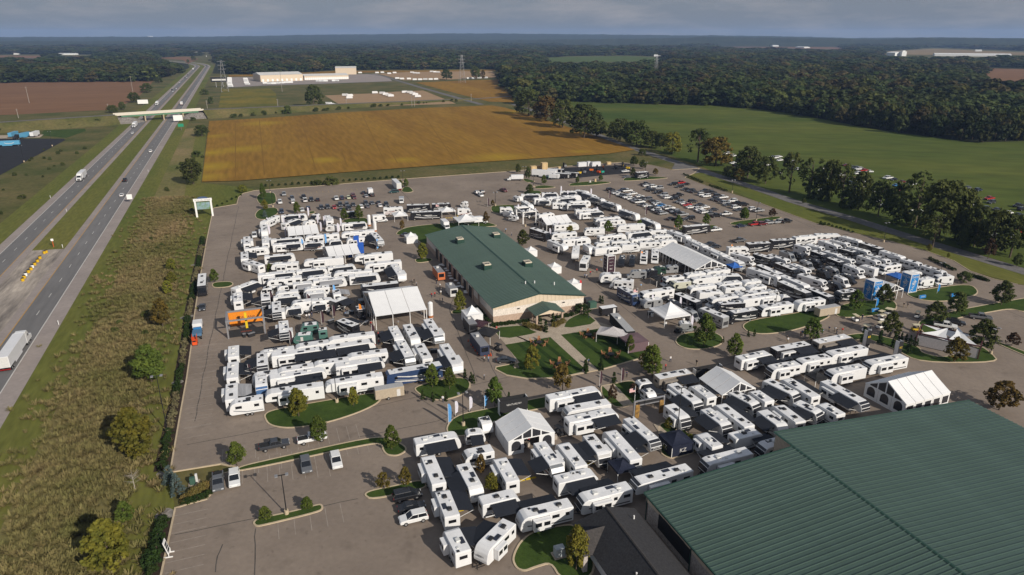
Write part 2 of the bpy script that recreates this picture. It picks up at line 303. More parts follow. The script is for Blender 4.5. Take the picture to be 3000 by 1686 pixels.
# mown bands on the hall lawns, two lawns striped along the long axis
lawn_s = mat('lawn_grass_mown_dark', (0.026, 0.050, 0.011), 0.95, 0.1, scale=0.5, var=0.15, scale2=4, world=True)
for a, b, c, d in [((650, 935), (705, 925), (1330, 1428), (1240, 1440)), ((800, 905), (855, 895), (1470, 1390), (1400, 1405)), ((480, 965), (540, 955), (1110, 1455), (1010, 1470)), ((1290, 815), (1350, 803), (2010, 1270), (1930, 1296)), ((1460, 788), (1520, 778), (2170, 1225), (2100, 1248)), ((1630, 760), (1690, 750), (2330, 1180), (2260, 1200))]:
    flat('mown_band', gpoly(TW, [a, b, c, d]), 0.082, lawn_s)
conc_path = flat('entrance_path', gpoly(TF, [(850, 372), (1025, 342), (1310, 640), (1160, 676)]), 0.125, conc)
flat('terrace_path', gpoly(TH, [(330, 330), (400, 330), (880, 770), (670, 830)]), 0.125, conc)
# verges between the lot and the road on the right
flat('right_verge', [G(*OV(*p)) for p in [(1735, 440), (1745, 428), (1900, 480), (2000, 515), (2150, 560), (2300, 607), (2450, 650), (2700, 715), (2700, 733), (2560, 714), (2440, 680), (2400, 655), (2250, 608), (2050, 560), (1900, 505)]], -0.07, mown)
ROAD = [(1290, 262), (1330, 275), (1400, 298), (1480, 330), (1560, 362), (1620, 382), (1700, 408), (1760, 428), (1900, 473), (2000, 508), (2150, 552), (2300, 600), (2450, 645), (2576, 683), (2800, 752)]
for q_, w_ in TARS: strip('tar_seam', q_, -w_, w_, 0.003, tar, lot)
rl = [G(*OV(*p)) for p in ROAD]; strip('local_road', rl, -3.6, 3.6, -0.04, lane_m)
flat('entrance_apron', [G(*OV(*p)) for p in [(1690, 425), (1745, 437), (1770, 434), (1745, 420), (1700, 408)]], -0.03, lane_m)
# highway: two carriageways, straight and then bending left
def hp(x, y): return G(*tile(0, 500, 4.293)(x, y))
e1, e2 = hp(870, 1440), hp(1790, 0); HD = (e2 - e1).normalized(); HN = Vector((HD.y, -HD.x, 0))
def hoff(p): return (p - e1).dot(HN)
OFF = {'yw': hoff(hp(590, 1440)), 'ly': hoff(hp(0, 1310)), 'lw': hoff(hp(0, 1050)), 'rsh': hoff(hp(1015, 1440)), 'lsh': hoff(hp(0, 935)), 'lin': hoff(hp(420, 1000)), 'rin': hoff(hp(790, 975))}
HL = [e1 + HD * s for s in [-420] + list(range(-300, 1801, 100))]
hd, cur = HD.copy(), HL[-1].copy()
for k in range(14):
    a = R(-4.5); hd = Vector((hd.x * math.cos(a) - hd.y * math.sin(a), hd.x * math.sin(a) + hd.y * math.cos(a), 0)) if False else Matrix.Rotation(R(4.5), 3, 'Z') @ hd
    cur = cur + hd * 90; HL.append(cur.copy())
W2 = 7.4
ro, lo = -W2, OFF['lw']                                            # left line of each carriageway's lanes, as offsets
lo_in = lo + W2
strip('highway_shoulder', HL, ro - 2.6, 4.4, -0.05, shoulder); strip('highway_shoulder', HL, lo - 3.6, lo_in + 2.6, -0.05, shoulder)
strip('highway_lane', HL, ro, 0.0, -0.045, road_m); strip('highway_lane', HL, lo, lo_in, -0.045, road_m)
strip('median_grass', HL[4:], lo_in + 2.6, ro - 2.6, -0.06, mown)
for w, m in ((0.0, white_p), (ro, yellow_p), (lo, white_p), (lo_in, yellow_p)): strip('edge_line', HL, w - 0.11, w + 0.11, -0.039, m)
strip('mown_roadside', HL, 4.4, 13.5, -0.09, mown); strip('mown_roadside', HL, lo - 13, lo - 3.6, -0.09, mown)
mb = MB(); mb.box(-0.09, 0.09, -1.9, 1.9, 0, 0.002); dash = mb.mesh('lane_dash', white_p)
hw = struct('lane_markings', None)
for cl in (-W2 / 2, lo + W2 / 2):
    for k in range(70):
        p = e1 + HD * (-200 + k * 15.6 + 4.2) + HN * cl; put('lane_dash', dash, hw, (p.x, p.y, -0.041), math.atan2(-HD.x, HD.y))
# paved crossing in the median
mx0, mx1 = (hp(420, 1005) - e1).dot(HD), (hp(800, 985) - e1).dot(HD)
cr_p = [e1 + HD * mx0 + HN * (lo_in + 2.5), e1 + HD * mx1 + HN * (ro - 2.5), e1 + HD * (mx1 - 140) + HN * (ro - 2.5), e1 + HD * (mx0 - 140) + HN * (lo_in + 2.5)]
flat('median_crossing', cr_p, -0.043, conc_old)
# tall dry grass between highway and lot
flat('prairie_strip', [e1 + HD * a + HN * b for a, b in [(-280, 13.5), (-100, 13.5), (100, 13.5), (300, 13.5), (420, 13.5)]] + [G(*OV(*p)) for p in [(497, 320), (470, 450), (455, 560), (440, 640), (418, 760), (382, 900), (350, 1050), (300, 1250), (240, 1448), (220, 1540)]], -0.085, prairie)
flat('mown_lot_verge', [G(*OV(*p)) for p in [(497, 320), (520, 330), (505, 460), (600, 470), (640, 476), (600, 495), (590, 512), (536, 522), (480, 850), (425, 1190), (440, 1278), (400, 1448), (380, 1540), (220, 1540), (240, 1448), (300, 1250), (350, 1050), (382, 900), (418, 760), (440, 640), (455, 560), (470, 450)]], -0.075, mown)
# farmland
flat('soybean_field', [G(*p) for p in [(613, 356), (760, 348), (1000, 331), (1250, 317), (1439, 310), (1478, 316), (1560, 340), (1700, 385), (1860, 440), (1780, 452), (1400, 477), (1000, 507), (700, 531), (592, 534)]], 0.25, soy_m)
def crop_spots(m, spots):                                           # patches where the crop is still yellow
    n, l = m.node_tree.nodes, m.node_tree.links; b = n['Principled BSDF']; src = b.inputs['Base Color'].links[0].from_socket; ge = n.new('ShaderNodeNewGeometry'); nz = n.new('ShaderNodeTexNoise'); nz.inputs['Scale'].default_value = .03; nz.inputs['Detail'].default_value = 6; l.new(ge.outputs['Position'], nz.inputs[0]); acc = None
    for x, y, ra in spots:
        p = G(x, y); d = n.new('ShaderNodeVectorMath'); d.operation = 'DISTANCE'; d.inputs[1].default_value = (p.x, p.y, .25); l.new(ge.outputs['Position'], d.inputs[0])
        r = n.new('ShaderNodeMapRange'); r.inputs[1].default_value = 0; r.inputs[2].default_value = ra; r.inputs[3].default_value = 1.1; r.inputs[4].default_value = 0; l.new(d.outputs['Value'], r.inputs[0])
        if acc is None: acc = r.outputs[0]
        else: q = n.new('ShaderNodeMath'); q.operation = 'MAXIMUM'; l.new(acc, q.inputs[0]); l.new(r.outputs[0], q.inputs[1]); acc = q.outputs[0]
    q = n.new('ShaderNodeMath'); q.operation = 'ADD'; l.new(acc, q.inputs[0]); l.new(nz.outputs[0], q.inputs[1]); r = n.new('ShaderNodeMapRange'); r.inputs[1].default_value = .8; r.inputs[2].default_value = 2.0; l.new(q.outputs[0], r.inputs[0])
    mx = n.new('ShaderNodeMix'); mx.data_type = 'RGBA'; mx.inputs[7].default_value = (.34, .235, .02, 1); l.new(r.outputs[0], mx.inputs[0]); l.new(src, mx.inputs[6]); l.new(mx.outputs[2], b.inputs['Base Color'])
_sd = mat('crop_wheel_track', (.195, .105, .019), .95, .1, world=True, scale=.2)
for x0, y0, x1, y1 in ((880, 345, 925, 497), (1060, 335, 1130, 480), (1230, 320, 1330, 470), (1000, 440, 1018, 490), (760, 352, 775, 515), (1400, 318, 1560, 458), (690, 362, 690, 522), (1130, 420, 1165, 480), (1310, 430, 1345, 465)):
    a_, b_ = G(x0, y0), G(x1, y1); strip('wheel_track', [a_ + (b_ - a_) * (k / 8) for k in range(9)], -.3, .3, .262, _sd)
crop_spots(soy_m, [(612, 450, 26), (608, 490, 30), (600, 520, 22), (630, 400, 22), (708, 438, 32), (1460, 461, 34), (1500, 330, 26), (1580, 350, 20), (770, 363, 34), (1180, 470, 20), (1700, 445, 16), (950, 470, 18)])
flat('ploughed_field', [G(*p) for p in [(-500, 243), (0, 241), (450, 236), (438, 252), (400, 290), (330, 322), (0, 338), (-600, 352)]], -0.06, soil_m)
flat('hayfield', [G(*p) for p in [(1650, 297), (2000, 309), (2116, 310), (2318, 332), (2582, 383), (2854, 418), (3000, 414), (3500, 420), (3500, 900), (3000, 785), (2700, 695), (2300, 585), (2060, 490), (1850, 415), (1760, 365), (1700, 330)]], -0.06, green_m)
flat('gravel_lot', [G(*TY(*p)) for p in [(1000, 322), (1400, 305), (1700, 285), (1930, 275), (2240, 400), (1190, 436)]], -0.05, gravel_m)
flat('gravel_lot', [G(*TY(*p)) for p in [(1500, 118), (1800, 100), (2576, 92), (2700, 150), (2050, 178), (1750, 180)]], -0.05, gravel_m)
flat('warehouse_yard', [G(*TY(*p)) for p in [(75, 150), (400, 148), (900, 132), (1480, 118), (1600, 150), (1640, 188), (1100, 208), (420, 228), (90, 246)]], -0.05, shoulder)
yl = [G(*TY(*p)) for p in [(1400, 118), (1560, 140), (1700, 185), (1950, 260), (2200, 330), (2480, 408)]]; strip('local_road', yl, -4, 4, -0.04, lane_m)
strip('local_road', [G(*TY(*p)) for p in [(60, 250), (420, 230), (1100, 208), (1700, 186)]], -4, 4, -0.035, lane_m)
flat('golden_field', [G(*tile(1000, 60, 2.576)(*p)) for p in [(560, 470), (900, 455), (1260, 445), (1330, 540), (1315, 620), (1120, 614), (900, 560)]], -0.05, soy_m)
flat('golden_field', [G(*TY(*p)) for p in [(90, 130), (600, 118), (1100, 92), (2700, 80), (2700, 90), (1480, 105), (390, 140), (100, 146)]], -0.05, soy_m)
flat('weedy_meadow', [G(*TY(*p)) for p in [(30, 262), (480, 255), (540, 300), (560, 420), (0, 440)]], -0.06, mat('weedy_meadow', (0.21, 0.155, 0.025), 0.95, 0.1, scale=0.02, col2=(0.075, 0.09, 0.018), scale2=0.2, world=True, detail=9))
flat('far_hayfield', [G(*tile(1000, 60, 2.576)(*p)) for p in [(1480, 285), (1700, 276), (2150, 270), (2576, 288), (2300, 312), (1550, 318)]], 0.2, mat('far_hayfield', (0.085, 0.12, 0.03), 0.95, 0.1, scale=0.004, var=0.1, world=True))
FT3 = tile(2000, 60, 2.576)
for nm, pts, m in [('far_ploughed_field', [(210, 178), (500, 176), (760, 196), (1240, 205), (1240, 220), (560, 208), (330, 205)], soil_m), ('far_ploughed_field', [(2060, 372), (2250, 362), (2700, 372), (2700, 440), (2400, 490), (2330, 480), (2250, 400)], soil_m),
        ('far_stubble_field', [(1480, 240), (1900, 215), (2700, 250), (2700, 262), (1900, 262), (1520, 258)], mat('far_stubble', (0.26, 0.19, 0.10), 0.95, 0.1, scale=0.004, var=0.1, world=True)),
        ('far_ploughed_field', [(-400, 160), (0, 145), (140, 150), (100, 170), (-300, 178)], soil_m)]:
    flat(nm, [G(*FT3(*p)) for p in pts], 0.3, m)
flat('far_ploughed_field', [G(*tile(0, 60, 2.576)(*p)) for p in [(-200, 270), (0, 266), (620, 270), (830, 272), (830, 280), (300, 284), (-200, 290)]], 0.2, soil_m)
flat('roadside_field', [G(*tile(0, 60, 2.576)(*p)) for p in [(1160, 285), (1400, 275), (1500, 290), (1420, 330), (1380, 300)]], 0.2, soil_m)
flat('trailer_yard', [G(*tile(0, 60, 2.576)(*p)) for p in [(-900, 900), (0, 893), (480, 893), (495, 903), (0, 1168), (-500, 1450)]], -0.05, asphalt_new)
flat('trailer_yard_grass', [G(*tile(0, 60, 2.576)(*p)) for p in [(310, 870), (330, 830), (640, 818), (650, 835), (500, 888)]], -0.05, lawn_m)
flat('trailer_pad', [G(*tile(0, 60, 2.576)(*p)) for p in [(-300, 880), (0, 868), (330, 862), (300, 885), (-300, 900)]], -0.045, conc)
flat('storage_yard_asphalt', [G(*TO(*p)) for p in [(380, 330), (480, 240), (900, 215), (1500, 190), (1800, 175), (1900, 230), (1880, 300), (1500, 330), (1100, 370), (640, 400)]], 0.004, asphalt_new)
flat('gravel_stain', rounded([G(*TK(*p)) for p in [(700, 640), (1000, 560), (1300, 470), (1700, 480), (2200, 540), (1900, 590), (1400, 600), (1200, 660), (900, 720)]], 2), 0.004, mat('sandy_asphalt', (0.25, 0.19, 0.13), 0.95, 0.1, scale=0.08, col2=(0.22, 0.185, 0.155), scale2=0.9, world=True))
# ================================================================== meshes that need evaluating, made while the scene is still small
def person_mesh(var):
    bm = bmesh.new(); me = bpy.data.meshes.new('body'); st = [(0, 0, .95), (0, 0, 1.15), (0, 0, 1.42), (0, .0, 1.55), (0, .02, 1.68)]
    step = .16 if var % 2 else .04
    J = {'pel': (0, 0, .95), 'ch': (0, 0, 1.3), 'nk': (0, 0, 1.5), 'hd': (0.02, 0, 1.66), 'lh': (0, .1, .9), 'lk': (step, .11, .5), 'la': (step * .6, .11, .06), 'lt': (step * .6 + .16, .11, .03), 'rh': (0, -.1, .9), 'rk': (-step * .3, -.11, .5), 'ra': (-step, -.11, .06), 'rt': (-step + .16, -.11, .03), 'ls': (0, .2, 1.42), 'le': (-.04, .27, 1.13), 'lw': (.1, .27, .9), 'rs': (0, -.2, 1.42), 'ree': (-.02, -.27, 1.13), 'rw': (.12, -.25, .92)}
    rad = {'pel': .15, 'ch': .16, 'nk': .06, 'hd': .11, 'lh': .1, 'lk': .07, 'la': .05, 'lt': .045, 'rh': .1, 'rk': .07, 'ra': .05, 'rt': .045, 'ls': .075, 'le': .05, 'lw': .04, 'rs': .075, 'ree': .05, 'rw': .04}
    E = [('pel', 'ch'), ('ch', 'nk'), ('nk', 'hd'), ('pel', 'lh'), ('lh', 'lk'), ('lk', 'la'), ('la', 'lt'), ('pel', 'rh'), ('rh', 'rk'), ('rk', 'ra'), ('ra', 'rt'), ('ch', 'ls'), ('ls', 'le'), ('le', 'lw'), ('ch', 'rs'), ('rs', 'ree'), ('ree', 'rw')]
    ks = list(J); me.from_pydata([J[k] for k in ks], [(ks.index(a), ks.index(b)) for a, b in E], [])
    ob = bpy.data.objects.new('person_tmp', me); COL.objects.link(ob); sk = ob.modifiers.new('s', 'SKIN')
    for i, k in enumerate(ks): me.skin_vertices[0].data[i].radius = (rad[k], rad[k] * (1.25 if k in ('ch', 'pel') else 1)); me.skin_vertices[0].data[i].use_root = (k == 'pel')
    ss = ob.modifiers.new('u', 'SUBSURF'); ss.levels = 1; ss.render_levels = 1
    dg = bpy.context.evaluated_depsgraph_get(); r = bpy.data.meshes.new_from_object(ob.evaluated_get(dg)); bpy.data.objects.remove(ob); return r
PM = [person_mesh(0), person_mesh(1)]
_sw = mat('white_graphic', (0.62, 0.61, 0.59), 0.4); _sk = mat('charcoal_graphic', (0.045, 0.045, 0.05), 0.4); _sr = mat('rust_graphic', (0.28, 0.06, 0.03), 0.4); _yf = mat('yellow_foam', (.72, .50, .015), .6)
text_mesh(('SIENNA', .4, 'x'), 'SIENNA', _sk, .4); text_mesh(('SPRINTER', .4, 'x'), 'SPRINTER', _sw, .4); text_mesh(('KZ', 1.2, _sw.name), 'KZ', _sw, 1.2)
for s_, z_, m_ in (('THOR', 1.1, _sw), ('RV', 1.6, _sw), ('THOR', 1.5, _sw), ('JAYCO', .6, _sw), ('Greyhawk', .35, _sw), ('Seneca', .5, _sw), ('RV', .9, _sw), ('MONTANA', 1.0, _sk), ('MONTANA', .55, _sr), ('RV MH HALL OF FAME', .85, _sk), ('VENTURE RV', .6, _sw), ('KZ RV', .9, _yf), ('KZ', .7, _yf), ('THOR', .6, _sw)):
    text_mesh((s_, z_, m_.name), s_, m_, z_)
# ================================================================== buildings
siding = mat('tan_metal_siding', (0.62, 0.51, 0.38), 0.7, 0.3, scale=1.0, var=0.04)
block = mat('cream_block_wall', (0.70, 0.63, 0.555), 0.9, 0.2, scale=1.2, var=0.05, scale2=4)
brick_m = mat('tan_brick', (0.47, 0.35, 0.27), 0.9, 0.2, scale=2.5, var=0.1, scale2=7)
groof = mat('green_metal_roof', (0.062, 0.102, 0.085), 0.42, 0.4, scale=0.12, col2=(0.052, 0.087, 0.072), scale2=1.0, amp=.06, obj_rand=.05)
gtrim = mat('dark_green_trim', (0.018, 0.055, 0.04), 0.5, 0.4)
dark_m = mat('dark_opening', (0.012, 0.012, 0.014), 0.6, 0.3)
glass_m = mat('dark_glass', (0.012, 0.014, 0.018), 0.08, 0.6, var=0.02)
white_m = mat('white_paint', (0.78, 0.77, 0.75), 0.5, 0.4, var=0.03)
grey_m = mat('grey_metal', (0.30, 0.30, 0.31), 0.5, 0.4, metal=0.3)
black_m = mat('black_metal', (0.015, 0.015, 0.017), 0.5, 0.4)
tan_m = mat('tan_paint', (0.42, 0.35, 0.26), 0.7, 0.3)
shingle = mat('charcoal_shingle', (0.048, 0.047, 0.050), 0.9, 0.2, scale=3.0, col2=(0.028, 0.028, 0.030), scale2=9)
shingle2 = mat('brown_charcoal_shingle', (0.066, 0.060, 0.057), 0.9, 0.2, scale=3.0, col2=(0.042, 0.038, 0.037), scale2=9)
stone = mat('stone_veneer', (0.50, 0.45, 0.41), 0.9, 0.2, scale=2.5, col2=(0.26, 0.23, 0.21), scale2=6)
def uv(o, p): d = Vector((p[0] - o[0], p[1] - o[1], 0)); return d.dot(UX), d.dot(VX)
def seam_roof(parent, a, b, c, d, step, name='roof_panel', m=None, t=0.09, rib=True):
    """slope a-b is the eave, d-c the ridge; panels laid side by side from eave to ridge, each with a raised seam"""
    a, b, c, d = map(Vector, (a, b, c, d)); n = max(1, int(round((b - a).length / step))); nn = (b - a).cross(d - a).normalized()
    if nn.z < 0: nn = -nn
    cache = {}
    for k in range(n):
        p0, p1 = a + (b - a) * (k / n), a + (b - a) * ((k + 1) / n); q0, q1 = d + (c - d) * (k / n), d + (c - d) * ((k + 1) / n)
        if 'me' not in cache:
            mb = MB(); o = p0; e = (p1 - p0)
            vs = [p0, p1, q1, q0]; low = [v - nn * t for v in vs]
            mb.add([v - o for v in vs + low], [(0, 1, 2, 3), (0, 4, 5, 1), (1, 5, 6, 2), (2, 6, 7, 3), (3, 7, 4, 0)])
            if rib:
                w = e.normalized() * 0.06
                r = [p0 - w, p0 + w, q0 + w, q0 - w]; mb.add([v - o + nn * 0.003 for v in r] + [v - o + nn * 0.13 for v in r], [(4, 5, 6, 7), (0, 1, 5, 4), (1, 2, 6, 5), (2, 3, 7, 6), (3, 0, 4, 7)])
            cache['me'] = mb.mesh(name, m or groof)
        put(name, cache['me'], parent, p0)
def wall(mb, p, q, z0, z1, mi=0):
    mb.add([(p.x, p.y, z0), (q.x, q.y, z0), (q.x, q.y, z1), (p.x, p.y, z1)], [(0, 1, 2, 3)], mi)
# ---- the hall with the green roof
E0 = 5.6; RZ = 9.6
A = G(*TW(128, 652)); A.z = 0                                       # near left foot of the wall
eh = height_at(*TW(128, 652), TW(128, 415)[1])
nr = G(*TW(1432, 390), 5.0)
W_h = (G(*TW(1460, 205), eh) - G(*TW(112, 408), eh)).dot(UX); L_h = (G(*TZ(1310, 655), eh) - G(*TW(112, 408), eh)).dot(VX)
ridge_h = 0.0
for z in np.arange(eh, eh + 8, 0.05):                               # ridge height from the near ridge end
    if (G(*TW(800, 207), float(z)) - G(*TW(112, 408), eh)).dot(VX) <= -0.4: ridge_h = float(z); break
ridge_h = ridge_h or eh + 4
def P(o, u, v, z): w = o + UX * u + VX * v; return Vector((w.x, w.y, z))
hall = thing('exhibition_hall', 'long tan hall with green standing-seam metal roof and entrance canopy', 'building', A, 0, unique=False)
def loc(o, v): return Vector((v.x - o.x, v.y - o.y, v.z))
Hc = [P(Vector((0, 0, 0)), u, v, 0) for u, v in ((0, 0), (W_h, 0), (W_h, L_h), (0, L_h))]
mb = MB()
zb = 1.9
wz = eh - 0.05
def hallwall(i, j):
    p, q = Hc[i], Hc[j]; wall(mb, p, q, zb, wz, 0)
hallwall(1, 2); hallwall(2, 3); hallwall(3, 0); hallwall(0, 1)
put('wall', mb.mesh('wall', block), hall)
mb = MB()
for i, j in ((0, 1), (1, 2), (2, 3), (3, 0)):
    p, q = Hc[i], Hc[j]; n = Vector((q.y - p.y, p.x - q.x, 0)).normalized() * 0.06; wall(mb, p + n, q + n, 0, zb, 0); mb.add([(p.x, p.y, zb), (q.x, q.y, zb), (q.x + n.x, q.y + n.y, zb), (p.x + n.x, p.y + n.y, zb)], [(0, 1, 2, 3)])
put('brick_plinth', mb.mesh('brick_plinth', brick_m), hall)
for v in (0, L_h):                                                  # gables in ribbed siding, in strips
    n = 46; mb = MB()
    for k in range(n):
        u0, u1 = W_h * k / n, W_h * (k + 1) / n; um = (u0 + u1) / 2
        top = lambda u: wz + (ridge_h - eh) * (1 - abs(u / (W_h / 2) - 1))
        off = -0.05 - 0.05 * (k % 2) if v == 0 else 0.05
        lo_ = lambda u: wz - 0.9 + 0.25 * (1 - abs(u / (W_h / 2) - 1)) * 6 * 0.35
        a, b = P(Vector(), u0, v + off, 0), P(Vector(), u1, v + off, 0)
        mb.add([(a.x, a.y, lo_(u0)), (b.x, b.y, lo_(u1)), (b.x, b.y, top(u1)), (a.x, a.y, top(u0))], [(0, 1, 2, 3)])
    put('gable_siding', mb.mesh('gable_siding', siding), hall)
ov = 0.5
Z0 = Vector()
seam_roof(hall, P(Z0, -ov, -ov, eh - 0.1), P(Z0, -ov, L_h + ov, eh - 0.1), P(Z0, W_h / 2, L_h + ov, ridge_h), P(Z0, W_h / 2, -ov, ridge_h), 1.0)
seam_roof(hall, P(Z0, W_h + ov, L_h + ov, eh - 0.1), P(Z0, W_h + ov, -ov, eh - 0.1), P(Z0, W_h / 2, -ov, ridge_h), P(Z0, W_h / 2, L_h + ov, ridge_h), 1.0)
def ridge_cap(parent, p, q, w, m, drop=0.1):
    p, q = Vector(p), Vector(q); n = Vector((q.y - p.y, p.x - q.x, 0)).normalized() * w; mb = MB(); d = Vector((0, 0, drop)); up = Vector((0, 0, 0.14))
    mb.add([p - n - d + up, p + up, p + n - d + up, q - n - d + up, q + up, q + n - d + up], [(0, 1, 4, 3), (1, 2, 5, 4)]); put('ridge_cap', mb.mesh('ridge_cap', m), parent)
ridge_cap(hall, P(Z0, W_h / 2, -ov, ridge_h), P(Z0, W_h / 2, L_h + ov, ridge_h), 0.35, gtrim)
for s0, s1 in ((-ov, W_h / 2), (W_h + ov, W_h / 2)):                  # verge trim
    for v in (-ov - 0.03, L_h + ov + 0.03):
        mb = MB(); mb.tube(P(Z0, s0, v, eh - 0.12), P(Z0, s1, v, ridge_h - 0.02), 0.14, 4); put('verge_trim', mb.mesh('verge_trim', gtrim), hall)
mb = MB(); mb.box(-1.3, 1.3, -1.5, 1.5, -0.6, 1.3, 0); unit_base = mb.mesh('curb_box', gtrim)
mb = MB(); mb.box(-1.1, 1.1, -1.3, 1.3, 1.31, 1.7, 0); [mb.box(-0.8 + k * 0.55, -0.4 + k * 0.55, -0.9, 0.2, 1.701, 1.72, 1) for k in range(3)]; unit_top = mb.mesh('unit_top', [mat('cream_metal', (0.62, 0.55, 0.43), 0.6), dark_m])
for (x, y) in ((1790, 775), (2335, 700), (2195, 1165)):
    pz = G(*TZ(x, y), (eh + ridge_h) / 2); u, v = uv(A, pz)
    zz = eh + (ridge_h - eh) * (1 - abs(u / (W_h / 2) - 1))
    pz = G(*TZ(x, y), zz); d = pz - A; rt = put('rooftop_unit', unit_base, hall, (d.x, d.y, zz), VA); put('unit_top', unit_top, rt)
pz = G(*TJ(490, 1200), eh + 2); d = pz - A; u, v = uv(A, pz); zz = eh + (ridge_h - eh) * (1 - abs(u / (W_h / 2) - 1)); rt = put('rooftop_unit', unit_base, hall, (d.x, d.y, zz), VA); put('unit_top', unit_top, rt)
mb = MB(); mb.tube((0, 0, -0.3), (0, 0, 0.9), 0.16, 8); vent_me = mb.mesh('vent_pipe', white_m)
for x, y in ((614, 95), (752, 80), (1050, 50)):
    pz = G(*TW(x, y), ridge_h - 0.8); d = pz - A; u, v = uv(A, pz); put('vent_pipe', vent_me, hall, (d.x, d.y, eh + (ridge_h - eh) * (1 - abs(u / (W_h / 2) - 1))))
mb = MB(); mb.box(-0.06, 0.06, -1.5, 1.5, 0.05, 3.6, 0); hdoor = mb.mesh('roller_door', dark_m)
mb = MB(); mb.box(-0.25, 0.02, -0.35, 0.35, 0, eh - 0.2); pil = mb.mesh('pilaster', brick_m)
for k in range(9):
    v = L_h * (0.10 + 0.075 * k)
    if k > 0: w = P(Z0, -0.05, v + 8, 0); put('roller_door', hdoor, hall, w, VA)
    w = P(Z0, -0.07, v + 5.1, 0); put('pilaster', pil, hall, w, VA)
mb = MB(); mb.box(-0.9, 0.9, -0.04, 0.04, 0, 2.3, 0); sdoor = mb.mesh('side_door', dark_m); w = P(Z0, W_h * 0.94, -0.09, 0.05); put('side_door', sdoor, hall, w, VA)
mb = MB(); mb.box(-0.35, 0.35, -0.2, 0, 0, 0.25); wl = mb.mesh('wall_light', dark_m)
for u in (W_h * 0.27, W_h * 0.77): put('wall_light', wl, hall, P(Z0, u, -0.05, eh - 1.6), VA)
# entrance canopy
cu = uv(A, G(*TW(690, 540), 3.2)); cw = 7.6; c0 = P(Z0, W_h * 0.36, -7.0, 0)
cz, cr2 = 3.2, 4.6; cu0 = W_h * 0.37; cu1 = cu0 + 8.6; cv0 = -6.5
mb = MB(); mb.add([P(Z0, cu0, cv0, cz), P(Z0, cu1, cv0, cz), P(Z0, (cu0 + cu1) / 2, cv0, cr2 - 0.1)], [(0, 1, 2)]); can = put('canopy_gable', mb.mesh('canopy_gable', siding), hall)
seam_roof(hall, P(Z0, cu0 - .3, cv0 - .3, cz), P(Z0, cu0 - .3, -0.1, cz), P(Z0, (cu0 + cu1) / 2, -0.1, cr2), P(Z0, (cu0 + cu1) / 2, cv0 - .3, cr2), 0.8, 'canopy_panel')
seam_roof(hall, P(Z0, cu1 + .3, -0.1, cz), P(Z0, cu1 + .3, cv0 - .3, cz), P(Z0, (cu0 + cu1) / 2, cv0 - .3, cr2), P(Z0, (cu0 + cu1) / 2, -0.1, cr2), 0.8, 'canopy_panel')
mb = MB(); mb.box(-0.25, 0.25, -0.25, 0.25, 0, cz); cpost = mb.mesh('canopy_post', brick_m)
for u in (cu0 + .4, cu1 - .4):
    for v in (cv0 + .4, cv0 / 2): put('canopy_post', cpost, hall, P(Z0, u, v, 0.06), VA)
mb = MB(); mb.box(-1.8, 1.8, -0.04, 0.04, 0, 2.6); put('entrance_door', mb.mesh('entrance_door', glass_m), hall, P(Z0, (cu0 + cu1) / 2, -0.1, 0.06), VA)
mark('green-roofed hall front', P(A, W_h / 2, 0, 0)); mark('green-roofed hall left wall', P(A, 0, L_h * .55, 0)); mark('green-roofed hall right wall', P(A, W_h, L_h * .5, 0)); mark('green-roofed hall back end', P(A, W_h / 2, L_h, 0))
# ---- the huge green roof in the lower right corner
B0 = G(*TV(2222, 600)); eh2 = height_at(*TV(2222, 600), TV(2245, 212)[1]) + 0.1
Be = G(*TV(2250, 205), eh2)
n2 = G(*TH(2430, 668), eh2 + 4.5)
def solve_ridge(x, y, v_t, o):
    best = None
    for z in np.arange(eh2, eh2 + 14, 0.05):
        w = G(x, y, float(z)) - o; e = abs(w.dot(VX) - v_t)
        if best is None or e < best[0]: best = (e, float(z), w.dot(UX))
    return best[1], best[2]
r2, u_r = solve_ridge(*TH(2440, 662), 0.0, Be)
fv = (G(*TH(2150, 450), r2) - Be).dot(VX)                           # the right half starts this much farther back
big = thing('large_event_building', 'huge building with ribbed dark green metal roof filling the corner', 'building', (Be.x, Be.y, 0), 0, unique=False)
near = -75.0
u_e = u_r * 2
seam_roof(big, P(Z0, 0, near, eh2), P(Z0, 0, 0, eh2), P(Z0, u_r, 0, r2), P(Z0, u_r, near, r2), 0.92)
sl2 = (r2 - eh2) / u_r
wR = (G(*OV(2395, 980), r2 - 3) - Be).dot(UX) - u_r
wR = max(20, min(60, wR))
seam_roof(big, P(Z0, u_r + wR, fv, r2 - sl2 * wR), P(Z0, u_r + wR, near, r2 - sl2 * wR), P(Z0, u_r, near, r2), P(Z0, u_r, fv, r2), 0.92)
ridge_cap(big, P(Z0, u_r, near, r2), P(Z0, u_r, fv, r2), 0.3, gtrim, 0.08)
mb = MB()
for k in range(40):
    v0, v1 = near + (0.0 - near) * k / 40, near + (0.0 - near) * (k + 1) / 40; o_ = 0.55 - 0.04 * (k % 2)
    a, b = P(Z0, o_, v0, 0), P(Z0, o_, v1, 0); wall(mb, a, b, eh2 - 1.7, eh2 - 0.05 + o_ * sl2 - 0.12)
put('eave_siding', mb.mesh('eave_siding', siding), big)
mb = MB(); wall(mb, P(Z0, 0.6, near, 0), P(Z0, 0.6, -0.6, 0), 0, eh2 - 1.7); wall(mb, P(Z0, 0.6, -0.6, 0), P(Z0, u_r, -0.6, 0), 0, eh2 - 1.0); put('wall', mb.mesh('wall', stone), big)
mb = MB(); n = 30
for k in range(n):
    v0, v1 = -0.6 + (fv + 0.2) * k / n, -0.6 + (fv + 0.2) * (k + 1) / n; o_ = 0.02 + 0.05 * (k % 2); wall(mb, P(Z0, u_r + o_, v0, 0), P(Z0, u_r + o_, v1, 0), 0, r2 - 0.1)
